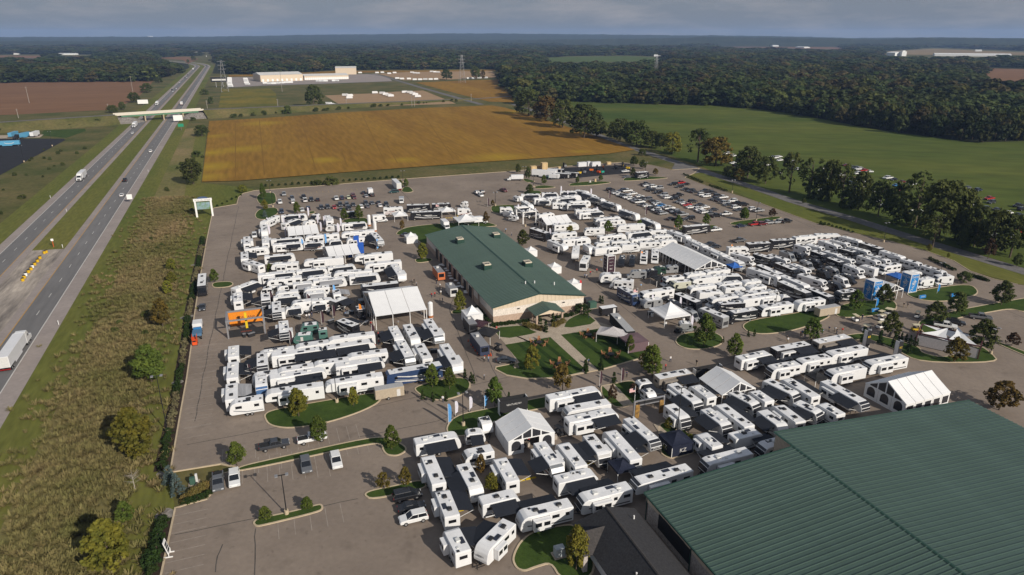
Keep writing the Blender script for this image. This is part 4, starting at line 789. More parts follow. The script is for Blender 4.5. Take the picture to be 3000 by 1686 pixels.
RVDATA = [
(T6600, '''845 165 1230 140 t ad|790 160 545 270 t sd|582 280 590 430 t sl|610 590 597 455 t sr|330 620 320 450 t sl sr|880 285 1100 205 t ad|1330 230 1180 265 s|1415 145 1290 145 s ad|1570 275 1530 130 t sr|1720 310 1525 315 s
1760 285 2130 265 t ad sd|700 525 1170 495 f ad|1710 435 1205 470 f sd|2235 385 1760 420 f sd|2215 420 2365 545 f al G|2090 490 1830 510 t sd|725 600 1160 570 t ad sd|1195 570 1480 555 t ad|1570 545 1760 530 s ad|300 660 650 630 t sd|295 820 285 700 t ar|540 915 290 830 t sd
600 775 1040 740 t ad su|1095 870 700 890 f sd|1785 795 1175 835 f sd au|2520 720 1945 765 f sd au|1550 950 1960 900 t ad|2640 850 2115 885 f sd|505 1055 1050 1000 f ad sd|1085 1000 1520 950 f ad|1140 1085 630 1130 t|1580 1065 1230 1095 t|2210 985 1640 1015 f sd|1330 1140 1820 1095 t Ad|1880 1075 2320 1040 t ad|125 1270 490 1140 f ad|940 1205 785 1225 s|700 1245 540 1255 s
1035 1190 1320 1165 t Ad|1560 1230 1180 1265 t|1085 1295 755 1325 t|1235 1330 1510 1305 t Ad|735 1390 1130 1360 t ad|1690 1375 1660 1245 s Ar|2600 1170 2040 1225 m #k'''),
(TZ, '780 1090 925 1290 f al sr'),
(TB, '''195 430 185 280 t ar sl|600 320 610 405 t al D|770 435 775 610 f al sl sr D|880 725 885 920 f al sl sr D|1260 410 1020 440 t au|905 535 1160 500 s ad|1315 465 1525 445 s ad|1315 410 1620 385 t|1630 430 1840 350 t ad #k|1960 790 1700 690 t au #k|1395 760 1135 780 s #g au|1300 910 1040 930 s #g|1465 870 1468 805 s #g|2060 560 2010 480 s #k
2235 915 1560 985 f au|1550 1120 2230 1015 f ad ad D|1475 1045 1130 1090 f au|2430 1180 1840 1240 f au|1010 1130 530 1200 f au|715 1230 1470 1135 f ad sd D|122 1260 125 1080 t ar sl'''),
(TC, '205 660 225 390 t ar sl|660 335 660 440 f al D|1860 385 1530 420 f au|1780 460 2480 365 f ad sd D|1400 460 905 540 f au|780 650 1610 510 f ad sd|800 570 600 610 t|640 660 645 750 t X|195 980 200 715 t Ar sl|650 950 170 1020 t au|1570 760 710 860 f sd au|2460 610 1620 720 f sd au'),
(TD, '770 600 880 790 f al|1000 575 1120 800 t ar|1305 490 1480 760 f al sl sr G|880 810 1050 1080 f al sl G|1300 1090 1160 840 t sl|1540 845 1770 1230 f al sl sr|1500 1150 660 1310 m #B'),
(TE, '1215 715 1280 850 s|190 1100 840 985 t ad su|950 960 1230 930 s ad|1310 1200 940 1285 t D'),
(TF, '30 540 790 390 f ad sd|930 610 280 710 t G|320 880 1050 720 f ad sd|1230 860 1680 1200 f al sl D Z|1390 310 1590 280 s ad|1680 230 2210 130 t ad sd #T|1500 405 1610 490 s ar|1890 340 2330 620 t al sl D|2500 530 2210 340 t ar|1850 650 2130 860 t ar sl D'),
(TG, '2480 545 2080 85 t sl ar|1780 180 2020 480 t al sr D|1660 640 1360 275 t sl ar|1030 290 1320 670 f al sl sr G|620 880 420 490 t sl ar|1300 850 1870 720 t ad su|2370 940 1640 1130 t sd au D|1490 1200 720 1380 t sd au Y'),
(T6, '1060 -100 1280 280 t al Y|690 180 525 -255 t sl ar|890 680 740 260 t sl ar|1350 450 1880 320 t ad|1080 1200 850 850 t sl ar|1750 770 1340 1170 t sd au Y'),
(TH, '1270 630 1040 460 t sl ar|1110 100 1470 340 t al D|1780 350 1300 0 t sl ar|1980 120 2310 360 t al|2540 290 2190 10 t sl ar|1540 510 1930 410 t|2250 570 2000 640 t D au|1760 720 1100 890 t sd au D|850 970 40 1200 f sd au D'),
(TI, '340 470 800 360 t ad sd|850 330 1430 220 t ad sd #k|1500 220 2020 110 t ad sd #T|2220 290 1680 390 t sd au D|1690 430 1220 500 t sd au D|1220 540 790 600 t sd au D|2850 430 2240 530 t sd au D|2210 580 1680 670 t sd au D|760 790 1220 1010 t al D|1500 1040 1010 750 t sl ar|1620 810 2270 1140 f al sl D|230 960 610 1160 t al D|800 1110 520 930 t sl ar|1210 1120 1580 1290 t al D|1850 1290 1560 1140 t sl'),
(TJ, '''300 175 400 195 s sd|400 155 690 150 t ad|715 135 950 130 t ad|990 110 1240 110 t ad|1230 90 1410 115 t al|1340 125 1520 180 t al|1480 185 1640 235 t al|1640 250 1890 330 t al|1880 370 2190 470 t al|2200 500 2510 620 t al|590 215 770 205 t|650 240 850 245 s ad|790 205 1020 185 t|920 220 1230 195 t ad|1040 180 1290 165 t|430 250 550 320 t|870 280 1100 275 t sd|1130 260 1430 245 t|1090 300 1400 295 t ad
310 340 490 325 t ad|420 400 640 380 t ad|85 355 260 350 t|150 395 260 420 s|230 460 340 475 s|650 460 880 425 t|1220 385 1570 370 t|1250 430 1640 405 t ad sd|1880 490 1490 520 t D|1560 555 1970 530 t|1640 660 1350 670 t D|2270 600 1820 620 t D|890 610 1250 590 t|1220 720 850 740 t D|560 660 800 740 m #k|830 840 1070 930 f sd|1000 840 1440 790 t sd|1230 930 1210 1050 f|1390 1075 1330 1180 m|1380 900 1470 960 t|1510 890 1750 870 s|1500 960 1900 930 t sd|1760 860 2040 845 t|1920 910 2170 900 t|1540 790 1990 740 t sd|2000 740 2340 700 t ad|2050 830 2380 795 t|2190 870 2490 860 t'''),
(TK, '800 900 1080 890 t sd|850 985 1130 970 t|950 1050 1190 1035 t|1090 900 1390 1000 t sl|1360 1030 1660 1150 t sl|1640 1160 1960 1290 t sl|1940 1300 2210 1400 t G|1310 840 1690 815 m #k'),
(TL, '''600 520 300 530 t|790 630 470 600 c sd|600 720 860 850 m #B|1380 740 900 820 c|1250 890 910 930 s #S|980 480 720 480 v #S|1130 465 950 480 v #k|1260 420 1080 430 v #n|1450 400 1260 410 v #S|1630 390 1400 360 v #k|640 230 620 350 v #k|790 230 780 340 v #k|970 180 960 270 c|1130 150 1130 260 c|1540 560 1240 590 c|1860 500 1560 540 c|2230 450 1860 490 c|1640 630 1360 650 c #b|2120 550 1650 600 c|2140 545 2430 540 t ad|2020 690 1640 730 m|2400 640 2040 690 c
1790 800 2170 780 c|2180 730 2490 710 c|2350 850 1930 900 c|2450 950 2030 980 c #k|1470 820 1800 960 m #k|2640 1050 2220 1120 c #k|2190 1180 1830 1030 m #S|1590 1050 1780 1130 v #S|1510 1260 1690 1260 s #S|1350 910 1530 1010 v #k|2400 810 2600 800 c'''),
(TM, '''980 380 1330 360 m #k|1340 330 1690 310 m #k|1680 280 2010 260 m|2010 240 2370 240 m|690 440 1000 430 c|760 520 1080 600 c|1100 530 1400 620 c #k|1320 545 1620 640 c|1430 670 1750 790 c #k|1650 690 1930 790 c|1150 700 1500 850 m #k|1010 740 1480 890 m sd|1490 860 1900 1020 m|1470 950 1930 1130 m #k|1770 840 2180 960 c|1900 1050 2270 1190 m #k|2600 1080 2310 1120 c #k
1720 390 1930 450 c|1890 390 2150 450 c|1490 490 1700 560 v #S|1650 510 1860 560 v #k|1970 490 2190 560 c #k|2160 490 2400 560 c|1800 630 1970 690 v #S|1920 620 2110 660 v #k|2220 590 2450 680 c #k|2400 580 2570 630 c|2060 760 2230 830 v #k|2180 730 2380 790 v #S|2330 860 2500 940 v|2420 840 2600 890 v #k|2230 960 2390 1000 v #k|2080 330 2400 430 c|2260 320 2530 390 c|2390 450 2650 520 c #k
1150 930 900 950 t|1230 1010 970 1030 t|1250 1090 830 1150 t|890 1210 1440 1140 f sd|1450 1090 1260 1080 s|1480 1170 1620 1160 s ad|1640 1280 1160 1330 t sd D|2120 1210 1700 1260 t sd'''),
(TN, '350 270 630 345 m|640 365 960 460 m #k|940 485 1290 590 m|1260 610 1560 690 c|1570 710 1930 820 c|470 430 780 510 c|610 560 930 660 c|770 550 1080 640 c|1190 680 930 720 c|420 690 660 790 c|860 760 610 690 c|1310 810 1540 790 c|1680 900 1480 920 c|1990 860 1740 870 c'),
(TZ, '640 250 930 240 m Q|990 210 1340 200 m #k|1370 195 1650 185 m #k|1490 300 1040 320 m #k|1900 165 1810 160 s|1770 265 1950 260 c|470 370 680 350 c'),
(TO, '1990 285 2150 275 m #k'),
]
for t, dat in RVDATA:
    for e in dat.replace('\n', '|').split('|'):
        q = e.split(); rv(*map(float, q[:4]), q[4], tuple(q[5:]), t)
print('RVS', RVN[0])
# ================================================================== cars and trucks
CC = {'w': ('white', (0.72, 0.72, 0.71)), 's': ('silver', (0.36, 0.37, 0.38)), 'g': ('grey', (0.13, 0.135, 0.145)), 'd': ('dark grey', (0.045, 0.048, 0.055)), 'k': ('black', (0.014, 0.014, 0.016)), 'n': ('navy', (0.02, 0.03, 0.06)), 'r': ('red', (0.36, 0.02, 0.018)), 'm': ('maroon', (0.12, 0.018, 0.022)), 'b': ('blue', (0.03, 0.16, 0.38)), 'c': ('cream', (0.55, 0.55, 0.36)), 'e': ('dark green', (0.02, 0.06, 0.06)), 'o': ('brown', (0.16, 0.06, 0.03)), 'a': ('pale beige', (0.52, 0.48, 0.40))}
def paint(c): return mat('car_paint_' + CC[c][0].replace(' ', '_'), CC[c][1], 0.25, 0.5, coat=0.5, var=0.04, metal=0.15 if c in 'sgd' else 0)
lamp_w = mat('headlamp', (0.6, 0.62, 0.64), 0.15, 0.6); lamp_r = mat('tail_lamp', (0.28, 0.012, 0.012), 0.2, 0.6); bed_m = mat('truck_bed_liner', (0.02, 0.02, 0.02), 0.8)
CARS = {  # length, width, lower profile, cabin (x rear bottom, x rear top, x front top, x front bottom, z bottom, z top)
 'sedan': (4.8, 1.82, [(-2.4, .35), (2.3, .32), (2.4, .55), (2.3, .72), (1.05, .95), (-1.7, 1.0), (-2.35, .92), (-2.4, .6)], (-1.75, -.95, .2, 1.15, .93, 1.44)),
 'suv': (4.9, 1.95, [(-2.45, .4), (2.35, .38), (2.45, .65), (2.35, .95), (1.2, 1.12), (-2.35, 1.15), (-2.45, .8)], (-2.3, -2.0, .25, 1.2, 1.08, 1.78)),
 'hatch': (4.1, 1.78, [(-2.05, .35), (1.98, .32), (2.05, .55), (1.95, .78), (.9, .98), (-1.95, 1.02), (-2.05, .7)], (-1.95, -1.5, .1, .95, .95, 1.5)),
 'pickup': (5.8, 2.0, [(-2.9, .55), (2.8, .5), (2.9, .8), (2.8, 1.1), (1.5, 1.22), (-2.85, 1.2), (-2.9, .9)], (-.75, -.6, .7, 1.5, 1.18, 1.88)),
 'minivan': (5.1, 2.0, [(-2.55, .38), (2.45, .35), (2.55, .6), (2.4, .9), (1.5, 1.1), (-2.45, 1.12), (-2.55, .8)], (-2.4, -2.2, .6, 1.6, 1.05, 1.85))}
CARN = {'sedan': ('sedan_car', 'sedan'), 'suv': ('parked_suv', 'suv'), 'hatch': ('hatchback_car', 'hatchback'), 'pickup': ('pickup_truck', 'pickup'), 'minivan': ('passenger_van', 'van')}
def car_meshes(k, c):
    def f():
        L, W, p, cb = CARS[k]; w = W / 2; m = paint(c)
        mb = MB(); mb.prism(p, -w, w); body = mb.mesh('body', m, 0.09)
        x0, x1, x2, x3, z0, z1 = cb; i = .09; o = .2
        v = [(x0, -w + i, z0), (x3, -w + i, z0), (x3, w - i, z0), (x0, w - i, z0), (x1, -w + o, z1), (x2, -w + o, z1), (x2, w - o, z1), (x1, w - o, z1)]
        mb = MB(); mb.add(v, [(0, 1, 5, 4), (1, 2, 6, 5), (2, 3, 7, 6), (3, 0, 4, 7), (4, 5, 6, 7)]); cab = mb.mesh('cabin_windows', glass_m)
        mb = MB(); mb.box(x1 - .06, x2 + .06, -w + o - .03, w - o + .03, z1 - .03, z1 + .045, 0, .1, .06)
        for s in (-1, 1):                                          # pillars
            for q in ((x0, x1), (x3, x2)): mb.tube((q[0], s * (w - i + .005), z0), (q[1], s * (w - o + .01), z1), .045, 4)
            xm = (x0 + x3) / 2 - .1; mb.tube((xm, s * (w - i + .01), z0), (xm - .05, s * (w - o + .015), z1), .05, 4)
        roof = mb.mesh('roof', m)
        mb = MB(); mb.box(L / 2 - .12, L / 2 + .01, w - .5, w - .12, p[2][1] + .05, p[2][1] + .2); mb2 = mb.mesh('headlight', lamp_w)
        mb = MB(); mb.box(-L / 2 - .01, -L / 2 + .1, w - .4, w - .1, p[-2][1] - .25, p[-2][1] - .05); tl = mb.mesh('tail_light', lamp_r)
        bed = None
        if k == 'pickup': mb = MB(); mb.box(-2.72, -.85, -w + .2, w - .2, 1.205, 1.225); bed = mb.mesh('cargo_bed', bed_m)
        return body, cab, roof, mb2, tl, bed
    return cached(('car', k, c), f)
def car(p, c, k, ang, where='', group=None, detail=True):
    body, cab, roof, hl, tl, bed = car_meshes(k, c); n, cat = CARN[k]; L, W = CARS[k][:2]
    o = thing(n, f'{CC[c][0]} {k} {where}'.strip(), cat, (p.x, p.y, p.z), ang, group)
    put('body', body, o); put('cabin_windows', cab, o); put('roof', roof, o)
    if bed: put('cargo_bed', bed, o)
    for s in (-1, 1):
        if detail: put('headlight', hl, o, (0, 0, 0), 0, (1, s, 1)); put('tail_light', tl, o, (0, 0, 0), 0, (1, s, 1))
        for x in (-L * .3, L * .3): put('wheel', wheel_me(.34 if k in ('sedan', 'hatch') else .38, .23), o, (x, s * (W / 2 - .1), .34 if k in ('sedan', 'hatch') else .38))
    return o
KD = {'s': 'sedan', 'u': 'suv', 'h': 'hatch', 'p': 'pickup', 'v': 'minivan'}
UA, VANG = math.atan2(UX.y, UX.x), math.atan2(VX.y, VX.x)
def cars(t, dat, ang, where, group, z=0.0, jit=2.0, zc=.7, detail=True):
    for e in dat.split('|'):
        q = e.split(); c, k = q[2][0], KD[q[2][1]]; p = G(*t(float(q[0]), float(q[1])), z + zc); p.z = z
        a = ang + R(random.uniform(-jit, jit)) + (math.pi if random.random() < .35 else 0)
        if len(q) > 3: a = R(float(q[3]))
        car(p, c, k, a, where, group, detail)
cars(TP, '370 305 sp|310 425 wu|495 365 gu|508 420 wu|670 345 kp|690 398 wp|785 390 ku|880 385 ks|1160 370 wp|1243 360 nu|1345 355 ch|1410 318 mu|1432 352 ms|1572 280 ds|1607 330 ss|1700 315 ku|335 570 nu|645 540 ws|735 520 nu|935 510 du|1032 500 du|1130 500 rs|1220 463 du|1230 528 gs|1322 463 gu|1352 517 ku|1417 462 ds|1532 495 wu|1608 443 du|1632 487 gs|1700 437 gs|1798 428 ds|1818 472 ws|1917 460 du', VANG + math.pi, 'in the car rows by the golden field', 'cars in the rows by the golden field')
cars(TZ, '2040 25 su|2120 18 ku|2105 62 wu', VANG + math.pi, 'on the open asphalt', 'cars on the open asphalt')
cars(TP, '2030 268 ev 200', VANG, 'beside the white semi-trailer', None)
cars(TJ, '130 95 mp -60', VANG, 'driving across the open asphalt', None)
DA = UA + R(2)
cars(TK, '200 290 ku|245 318 gs|285 335 ws|335 350 ws|365 372 gs|405 385 du|450 400 wu|505 420 ws|555 440 gs|585 460 ss|635 475 wp|685 510 ds|755 530 ws|830 570 du|890 592 wu|935 622 gu|990 645 su', DA, 'in the packed left car row', 'cars in the packed rows')
cars(TK, '375 300 nu|450 305 wp|535 345 ws|640 385 ws|690 412 ds|760 432 gu|850 460 ds|890 480 ss|915 505 ws|960 522 bs|1042 545 ws|1085 570 wp|1125 597 ds|1175 620 su|1235 642 du|1285 665 sp', DA, 'in the packed second car row', 'cars in the packed rows')
cars(TK, '725 205 dp|750 225 ws|850 240 wu|930 263 su|770 275 ds|825 297 ks|920 330 ku|1000 370 su|1062 405 wu|1170 420 ku|1225 370 kp|1240 470 gu|1312 490 ws|1352 515 rs|1410 550 ws|1440 465 du|1545 515 ds|1622 550 ws|1525 580 wu|1565 605 ws|1622 627 wu|1722 645 gs|1752 590 ds|1790 682 kp|1940 655 wp', DA, 'in the middle car row', 'cars in the middle row')
cars(TK, '1150 205 ku|1260 185 rp|1335 205 ks|1242 240 ks|1332 280 ks|1412 305 du|1472 320 ds|1632 310 dp|1582 360 wu|1642 385 wu|1725 335 dp|1770 430 du|1850 450 ds|1892 405 wp|1822 380 du|1932 485 su|1972 515 ds|2042 455 wu|2112 495 kp|2202 515 kp|2092 553 wu|2142 590 ds|2352 580 wu|2432 605 sp', DA, 'in the farthest car row', 'cars in the farthest row')
cars(TK, '1122 725 ks|1252 742 du|1395 720 ku', DA, 'by the two round trees', None)
cars(TM, '880 112 ns|1090 88 rp|1202 82 mu|1282 68 sp|1362 58 ks|1442 52 su|1562 45 kp', DA, 'beside the narrow far island', 'cars beside the narrow island')
cars(TM, '855 335 gp|410 385 ds|492 425 ds|492 172 wp', DA, 'on the open drive behind the motorhomes', None)
cars(TQ, '150 105 wu|255 138 wu|120 205 ws|245 245 ws|282 292 ku|780 272 wu|840 155 ds|882 167 wu|945 150 ws|950 202 ws|1070 222 du|1160 232 wu|1632 325 wu|1880 427 ws|2040 470 os|2112 492 ds|2115 402 wu|2250 520 wu|2015 552 np|2072 612 ku|1850 550 ws|1640 502 ws|1602 602 wu|2030 717 ws|1930 742 ws|2560 470 wu|1590 660 ws|1230 335 ws|930 395 ws|2230 600 wu|2330 680 ws|2420 820 ws', UA + R(8), 'on the grass behind the tree row', 'cars parked on the hayfield', -.06)
cars(TQ, '1955 278 ms|2030 302 ds|2092 322 du|2142 337 wu|2220 360 rp|2302 375 ws', R(12), 'in the single row out on the hayfield', 'row of cars out on the hayfield', -.06)
cars(TR, '530 112 wp|612 132 ks|745 167 ms|650 222 bs|700 287 rs|900 200 ws|1112 352 ws|1290 287 ds|910 507 rs|822 597 wu|992 622 wu|1722 257 gs|1887 292 nu|1887 432 nu|2055 422 rp|2082 477 du|1845 517 wu|2017 567 du|2172 582 ds|1612 602 gu|2490 530 kp|2340 640 wu|2492 662 ks|2342 692 ds|2442 717 gs|2542 582 ku|2552 872 ds|2502 917 rs|1252 712 ws|1412 742 wu|2402 1002 wu|1972 777 ws|2130 972 ws|350 460 ws|460 520 ws', UA + R(4), 'on the right-hand hayfield', 'cars parked on the hayfield', -.06)
cars(TO, '1812 265 ws|1840 352 gs', UA + math.pi, 'by the striped motorhome at the yard', None)
T14 = tile(400, 1349, 4.293)
cars(T14, '1025 270 gp %d|1230 230 wu %d|2130 60 gu %d|2510 5 wu %d' % tuple(math.degrees(VANG + math.pi) + d for d in (3, 2, 2, 1)), VANG, 'nosed against the grass median', None)
cars(OV, '690 1120 dp %d|785 1103 wp %d' % (math.degrees(UA) + 2, math.degrees(UA) + 2), UA, 'by the long grass median', None)
cars(T6, '220 365 kv %d|285 535 ks %d|315 705 wu %d' % (math.degrees(UA), math.degrees(UA), math.degrees(UA) + 180), UA, 'beside the corner campers', None)
cars(TW, '320 1210 ds %d' % (math.degrees(UA) - 20), UA, 'at the left hall lawn', None)
cars(TZ, '980 655 ds %d' % (math.degrees(UA) + 20), UA, 'at the lawn behind the hall', None)
cars(T6600, '440 465 wu %d' % (math.degrees(VANG) + 180), VANG, 'between two upright trailers', None)
cars(TS, '1390 1000 wp -28|1545 950 ku -25|1920 870 gp -22', UA, 'in the right-hand corner lot', None)
# highway traffic
hz_ = -.04; hA_ = math.atan2(HD.y, HD.x)
for x, y, c in ((1000, 850, 'ws'), (1247, 595, 'ss'), (1137, 988, 'wu'), (943, 1207, 'kp'), (920, 1318, 'ws'), (1330, 516, 'ws'), (1298, 525, 'kp'), (1355, 470, 'ws'), (1305, 537, 'ws'), (1410, 432, 'ws'), (1395, 434, 'ds'), (1560, 345, 'nu'), (1525, 405, 'ss'), (1415, 412, 'ks')):
    p = G(*T1(x, y), .6); p.z = hz_; lft = hoff(p) < -16
    car(p, c[0], KD[c[1]], hA_ + (math.pi if lft else 0), 'driving on the ' + ('left' if lft else 'right') + ' carriageway', 'traffic on the highway')
# ---- box trucks and semis
trl = mat('trailer_white_sheet', (0.70, 0.70, 0.71), 0.4, 0.4, scale=0.6, var=0.04); blue_t = mat('sky_blue_trailer', (0.10, 0.33, 0.52), 0.4)
def trailer_box(L, m, h=4.05, w=2.6):
    def f():
        mb = MB(); mb.box(-L / 2, L / 2, -w / 2, w / 2, 1.15, h); return mb.mesh('cargo_box', m, .04)
    return cached(('tbox', L, m.name, h, w), f)
def semi(p, ang, L, m, label, tractor=True, group=None, tc_='w', doors=True):
    o = thing('semi_truck' if tractor else 'semi_trailer', label, 'truck' if tractor else 'trailer', (p.x, p.y, p.z), ang, group)
    put('cargo_box', trailer_box(L, m), o)
    for s in (-1, 1):
        for x in (-L / 2 + 1.3, -L / 2 + 2.6): put('wheel', wheel_me(.5, .5), o, (x, s * 1.0, .5))
        put('side_skirt', simple_box('side_skirt', L * .4, .05, .6, m), o, (0, s * 1.2, .5))
    put('rear_door', simple_box('rear_door', .04, 2.4, 2.7, stripe_w), o, (-L / 2 - .01, 0, 1.25))
    put('rear_bumper', simple_box('rear_bumper', .1, 2.4, .25, lamp_r), o, (-L / 2 - .05, 0, .6))
    if tractor:
        def f():
            mb = MB(); b = L / 2 + .5
            mb.prism([(b, .7), (b + 4.6, .7), (b + 4.7, 1.5), (b + 4.4, 1.9), (b + 2.9, 2.1), (b + 2.3, 3.1), (b + 1.5, 3.9), (b, 3.9)], -1.2, 1.2); return mb.mesh('cab', paint(tc_), .08)
        put('cab', cached(('cab', L, tc_), f), o)
        put('windscreen', cached(('tw', L), lambda: _quad([(L / 2 + 3.42, -1.05, 2.14), (L / 2 + 3.42, 1.05, 2.14), (L / 2 + 2.83, 1.0, 3.1), (L / 2 + 2.83, -1.0, 3.1)], glass_m)), o)
        put('grille', simple_box('grille', .05, 1.4, .7, stripe_k), o, (L / 2 + 5.2, 0, .9))
        for s in (-1, 1):
            for x in (.9, 2.0, 4.1): put('wheel', wheel_me(.5, .35), o, (L / 2 + x, s * 1.0, .5))
            put('cab_window', simple_box('cab_window', .8, .03, .6, win_m), o, (L / 2 + 2.3, s * 1.21, 2.2))
    else: put('landing_leg', cached('tleg', lambda: _legs()), o, (L / 2 - 2, 0, 0))
    return o
def hx(x, y, t=T1, z=2.0): p = G(*t(x, y), z); p.z = hz_; return p
p0 = G(*tile(0, 837, 4.293)(165, 1000), 1.15); p1 = G(*tile(0, 837, 4.293)(345, 700), 1.15)
cc = e1 + HD * ((p0 - e1).dot(HD) + 6.6) + HN * (-W2 * .24)
semi(Vector((cc.x, cc.y, hz_)), hA_, 15.5, trl, 'white semi truck with blue-grey trailer top, nearest on the highway', True, 'semi trucks on the highway')
for x, y, L in ((622, 1165, 12.5), (1017, 785, 14), (1187, 625, 14), (1453, 368, 14), (1578, 272, 14)):
    p = hx(x, y); d = (p - e1).dot(HD); p = e1 + HD * d + HN * (lo + W2 * .26) if hoff(p) < -14 else p; p.z = hz_
    semi(p, hA_ + math.pi, L, trl, 'white semi truck coming toward the camera', True, 'semi trucks on the highway')
semi(hx(1370, 627), hA_, 8, trl, 'dark flatbed truck driving toward the overpass', True, 'semi trucks on the highway', 'k')
for x, y, m, l, tr in ((100, 862, blue_t, 'sky blue semi-trailer parked in the dark yard', False), (178, 868, blue_t, 'sky blue semi-trailer with dark tractor in the yard', True), (262, 858, trl, 'plain white semi-trailer parked in the dark yard', False)):
    p = G(*T1(x, y), 2); p.z = -.04; semi(p, hA_ + math.pi + R(-8 if not tr else -20), 13, m, l, tr, None, 'k')
p = G(*T1(55, 930), 2); p.z = -.04; sm = semi(p, UA, 16, blue_t, 'long sky blue semi-trailer with white curved mark on its side', False)
def smile():
    mb = MB(); pts = [(2.2 * math.cos(a), 1.0 * math.sin(a)) for a in np.linspace(math.pi * 1.15, math.pi * 1.85, 10)]
    for i in range(9): (x0, z0), (x1, z1) = pts[i], pts[i + 1]; mb.add([(x0, 0, z0 - .14), (x1, 0, z1 - .14), (x1, 0, z1 + .14), (x0, 0, z0 + .14)], [(0, 1, 2, 3)])
    return mb.mesh('curved_mark', stripe_w)
put('curved_mark', smile(), sm, (1.5, -1.315, 3.3), 0, (1.6, 1, 1.2))
p = G(*TP(2070, 150), 2.5); p.z = 0; semi(p, VANG, 13.5, trl, 'white semi-trailer with open rear door by the far kerb', False)
p = G(*TO(585, 290), 2.5); p.z = 0; semi(p, UA + R(-35), 14, trl, 'long white semi-trailer beside the storage yard crates', False)
def box_truck(p, ang, L, label, m=None, c='w', h=3.4):
    m = m or trl; o = thing('box_truck', label, 'truck', (p.x, p.y, p.z), ang)
    put('cargo_box', trailer_box(L, m, h, 2.4), o)
    def f():
        mb = MB(); b = L / 2 + .08; mb.prism([(b, .6), (b + 2.0, .6), (b + 2.05, 1.2), (b + 1.3, 1.45), (b + .8, 2.3), (b, 2.35)], -1.0, 1.0); return mb.mesh('cab', paint(c), .07)
    put('cab', cached(('bcab', L, c), f), o); put('windscreen', cached(('bw', L), lambda: _quad([(L / 2 + 1.41, -.9, 1.5), (L / 2 + 1.41, .9, 1.5), (L / 2 + .95, .85, 2.24), (L / 2 + .95, -.85, 2.24)], glass_m)), o)
    for s in (-1, 1):
        for x in (-L * .3, L / 2 + 1.1): put('wheel', wheel_me(.45, .3), o, (x, s * .95, .45))
    return o
p = G(*TO(180, 365), 1.8); p.z = 0; box_truck(p, UA + math.pi - R(14), 7, 'white box truck alone near the storage yard')
p = G(*TP(1672, 265), 1.8); p.z = 0; box_truck(p, VANG, 4.2, 'small white box truck in the far car rows')
p = G(*TP(2145, 385), 1.5); p.z = 0; box_truck(p, VANG + math.pi - R(12), 4.6, 'white tanker truck parked on open asphalt', mat('tank_metal', (.55, .56, .57), .3, metal=.4), 'w', 2.6)
p = G(*TZ(1990, 440), 2); p.z = 0; box_truck(p, UA, 8.5, 'long white box truck behind the hall tent')
p = G(*TZ(1560, 490), 2); p.z = 0; box_truck(p, VANG + math.pi, 6, 'white box truck with open dark rear behind the hall')
# enclosed cargo trailers
def cargo(p, ang, L, label, m, h=2.5, group=None, rm=None):
    o = thing('cargo_trailer', label, 'cargo trailer', (p.x, p.y, 0), ang, group)
    mb = MB(); mb.box(-L / 2, L / 2, -1.1, 1.1, .5, h); put('body', cached(('cg', L, m.name, h), lambda: mb.mesh('body', m, .05)), o); put('roof', simple_box('roof', L - .1, 2.1, .05, rm or rv_roof, .02), o, (0, 0, h))
    put('hitch', hitch_me(), o, (L / 2, 0, 0)); put('side_door', simple_box('side_door', .8, .03, 1.7, stripe_w), o, (L * .3, -1.11, .6))
    for s in (-1, 1): put('wheel', wheel_me(.36, .24), o, (-.4, s * 1.05, .36))
    return o
ck = RVC['k']
for x, y, m in ((740, 345, trl), (825, 330, ck), (915, 340, ck), (975, 320, ck), (1040, 325, ck), (715, 270, trl), (810, 270, ck)):
    cargo(G(*TO(x, y), 1.4), UA + R(-38), 6, ('white' if m is trl else 'black') + ' enclosed cargo trailer in the storage yard row', m, 2.7, 'cargo trailers in the storage yard')
cargo(G(*TW(1860, 470), 1.3), UA, 5, 'black enclosed cargo trailer with white roof by the hall corner', ck, 2.6)
cargo(G(*TM(2180, 1400), 1.4), UA, 7.5, 'tan enclosed trailer by the blue towers', tan_m, 2.8, None, mat('grey_roof', (.4, .4, .4), .6))
cargo(G(*TC(2576, 870), 1.4), UA, 6.5, 'tan office trailer with grey roof beside the lawn island', tan_m, 2.8, None, MATS['grey_roof'])
cargo(G(*TP(1400, 610), 1.3), UA, 5.5, 'dark cargo trailer between two trees', ck, 2.6)
# far stock of white campers in the neighbouring yards
FAR = []
for t, lst in ((TY, '1195 318|1240 322|1235 342|1475 295|1545 300|1575 310|1605 318|1625 325|1755 290|1805 292|1830 302|1855 312|1880 330|1040 400|1065 410|1100 415|1495 108|1545 105|1610 115|1660 108|1825 105|1850 110|1880 112|2010 97|2040 100|2070 102|1335 108|105 160|105 172|105 184|105 196|105 208|110 222|115 236|255 165|258 178|262 190|265 202|275 215|440 205|480 210|520 208|560 206|600 203|640 200|680 198|940 186|975 186|1010 185|1090 183|1115 183|1685 160|1730 165|1795 165|1850 172|1900 172|1950 170|2000 170|2050 168|2360 160|2400 160|2460 157|2520 155'),):
    for e in lst.split('|'): FAR.append((t, *map(float, e.split())))
for t, x, y in FAR:
    p = G(*t(x, y), 1.6); o = thing('stored_camper', 'white camper stored in the neighbouring yard', 'camper trailer', (p.x, p.y, 0), UA + R(random.choice((0, 0, -30)) + random.uniform(-4, 4)), 'campers stored in the neighbouring yard')
    put('body', cached(('rvb', 't', 8.0, 'w', rv_white.name), lambda: rv_body('t', 8.0, rv_white, rv_white)), o); put('roof', simple_box('roof', 6.5, 2.4, .05, rv_roof, .02), o, (-.5, 0, 3.19))
    for s in (-1, 1): put('window', simple_box('window', 1.3, .03, .7, win_m), o, (-1, s * 1.26, 1.9)); put('wheel', wheel_me(.38, .24), o, (-.5, s * 1.15, .38))
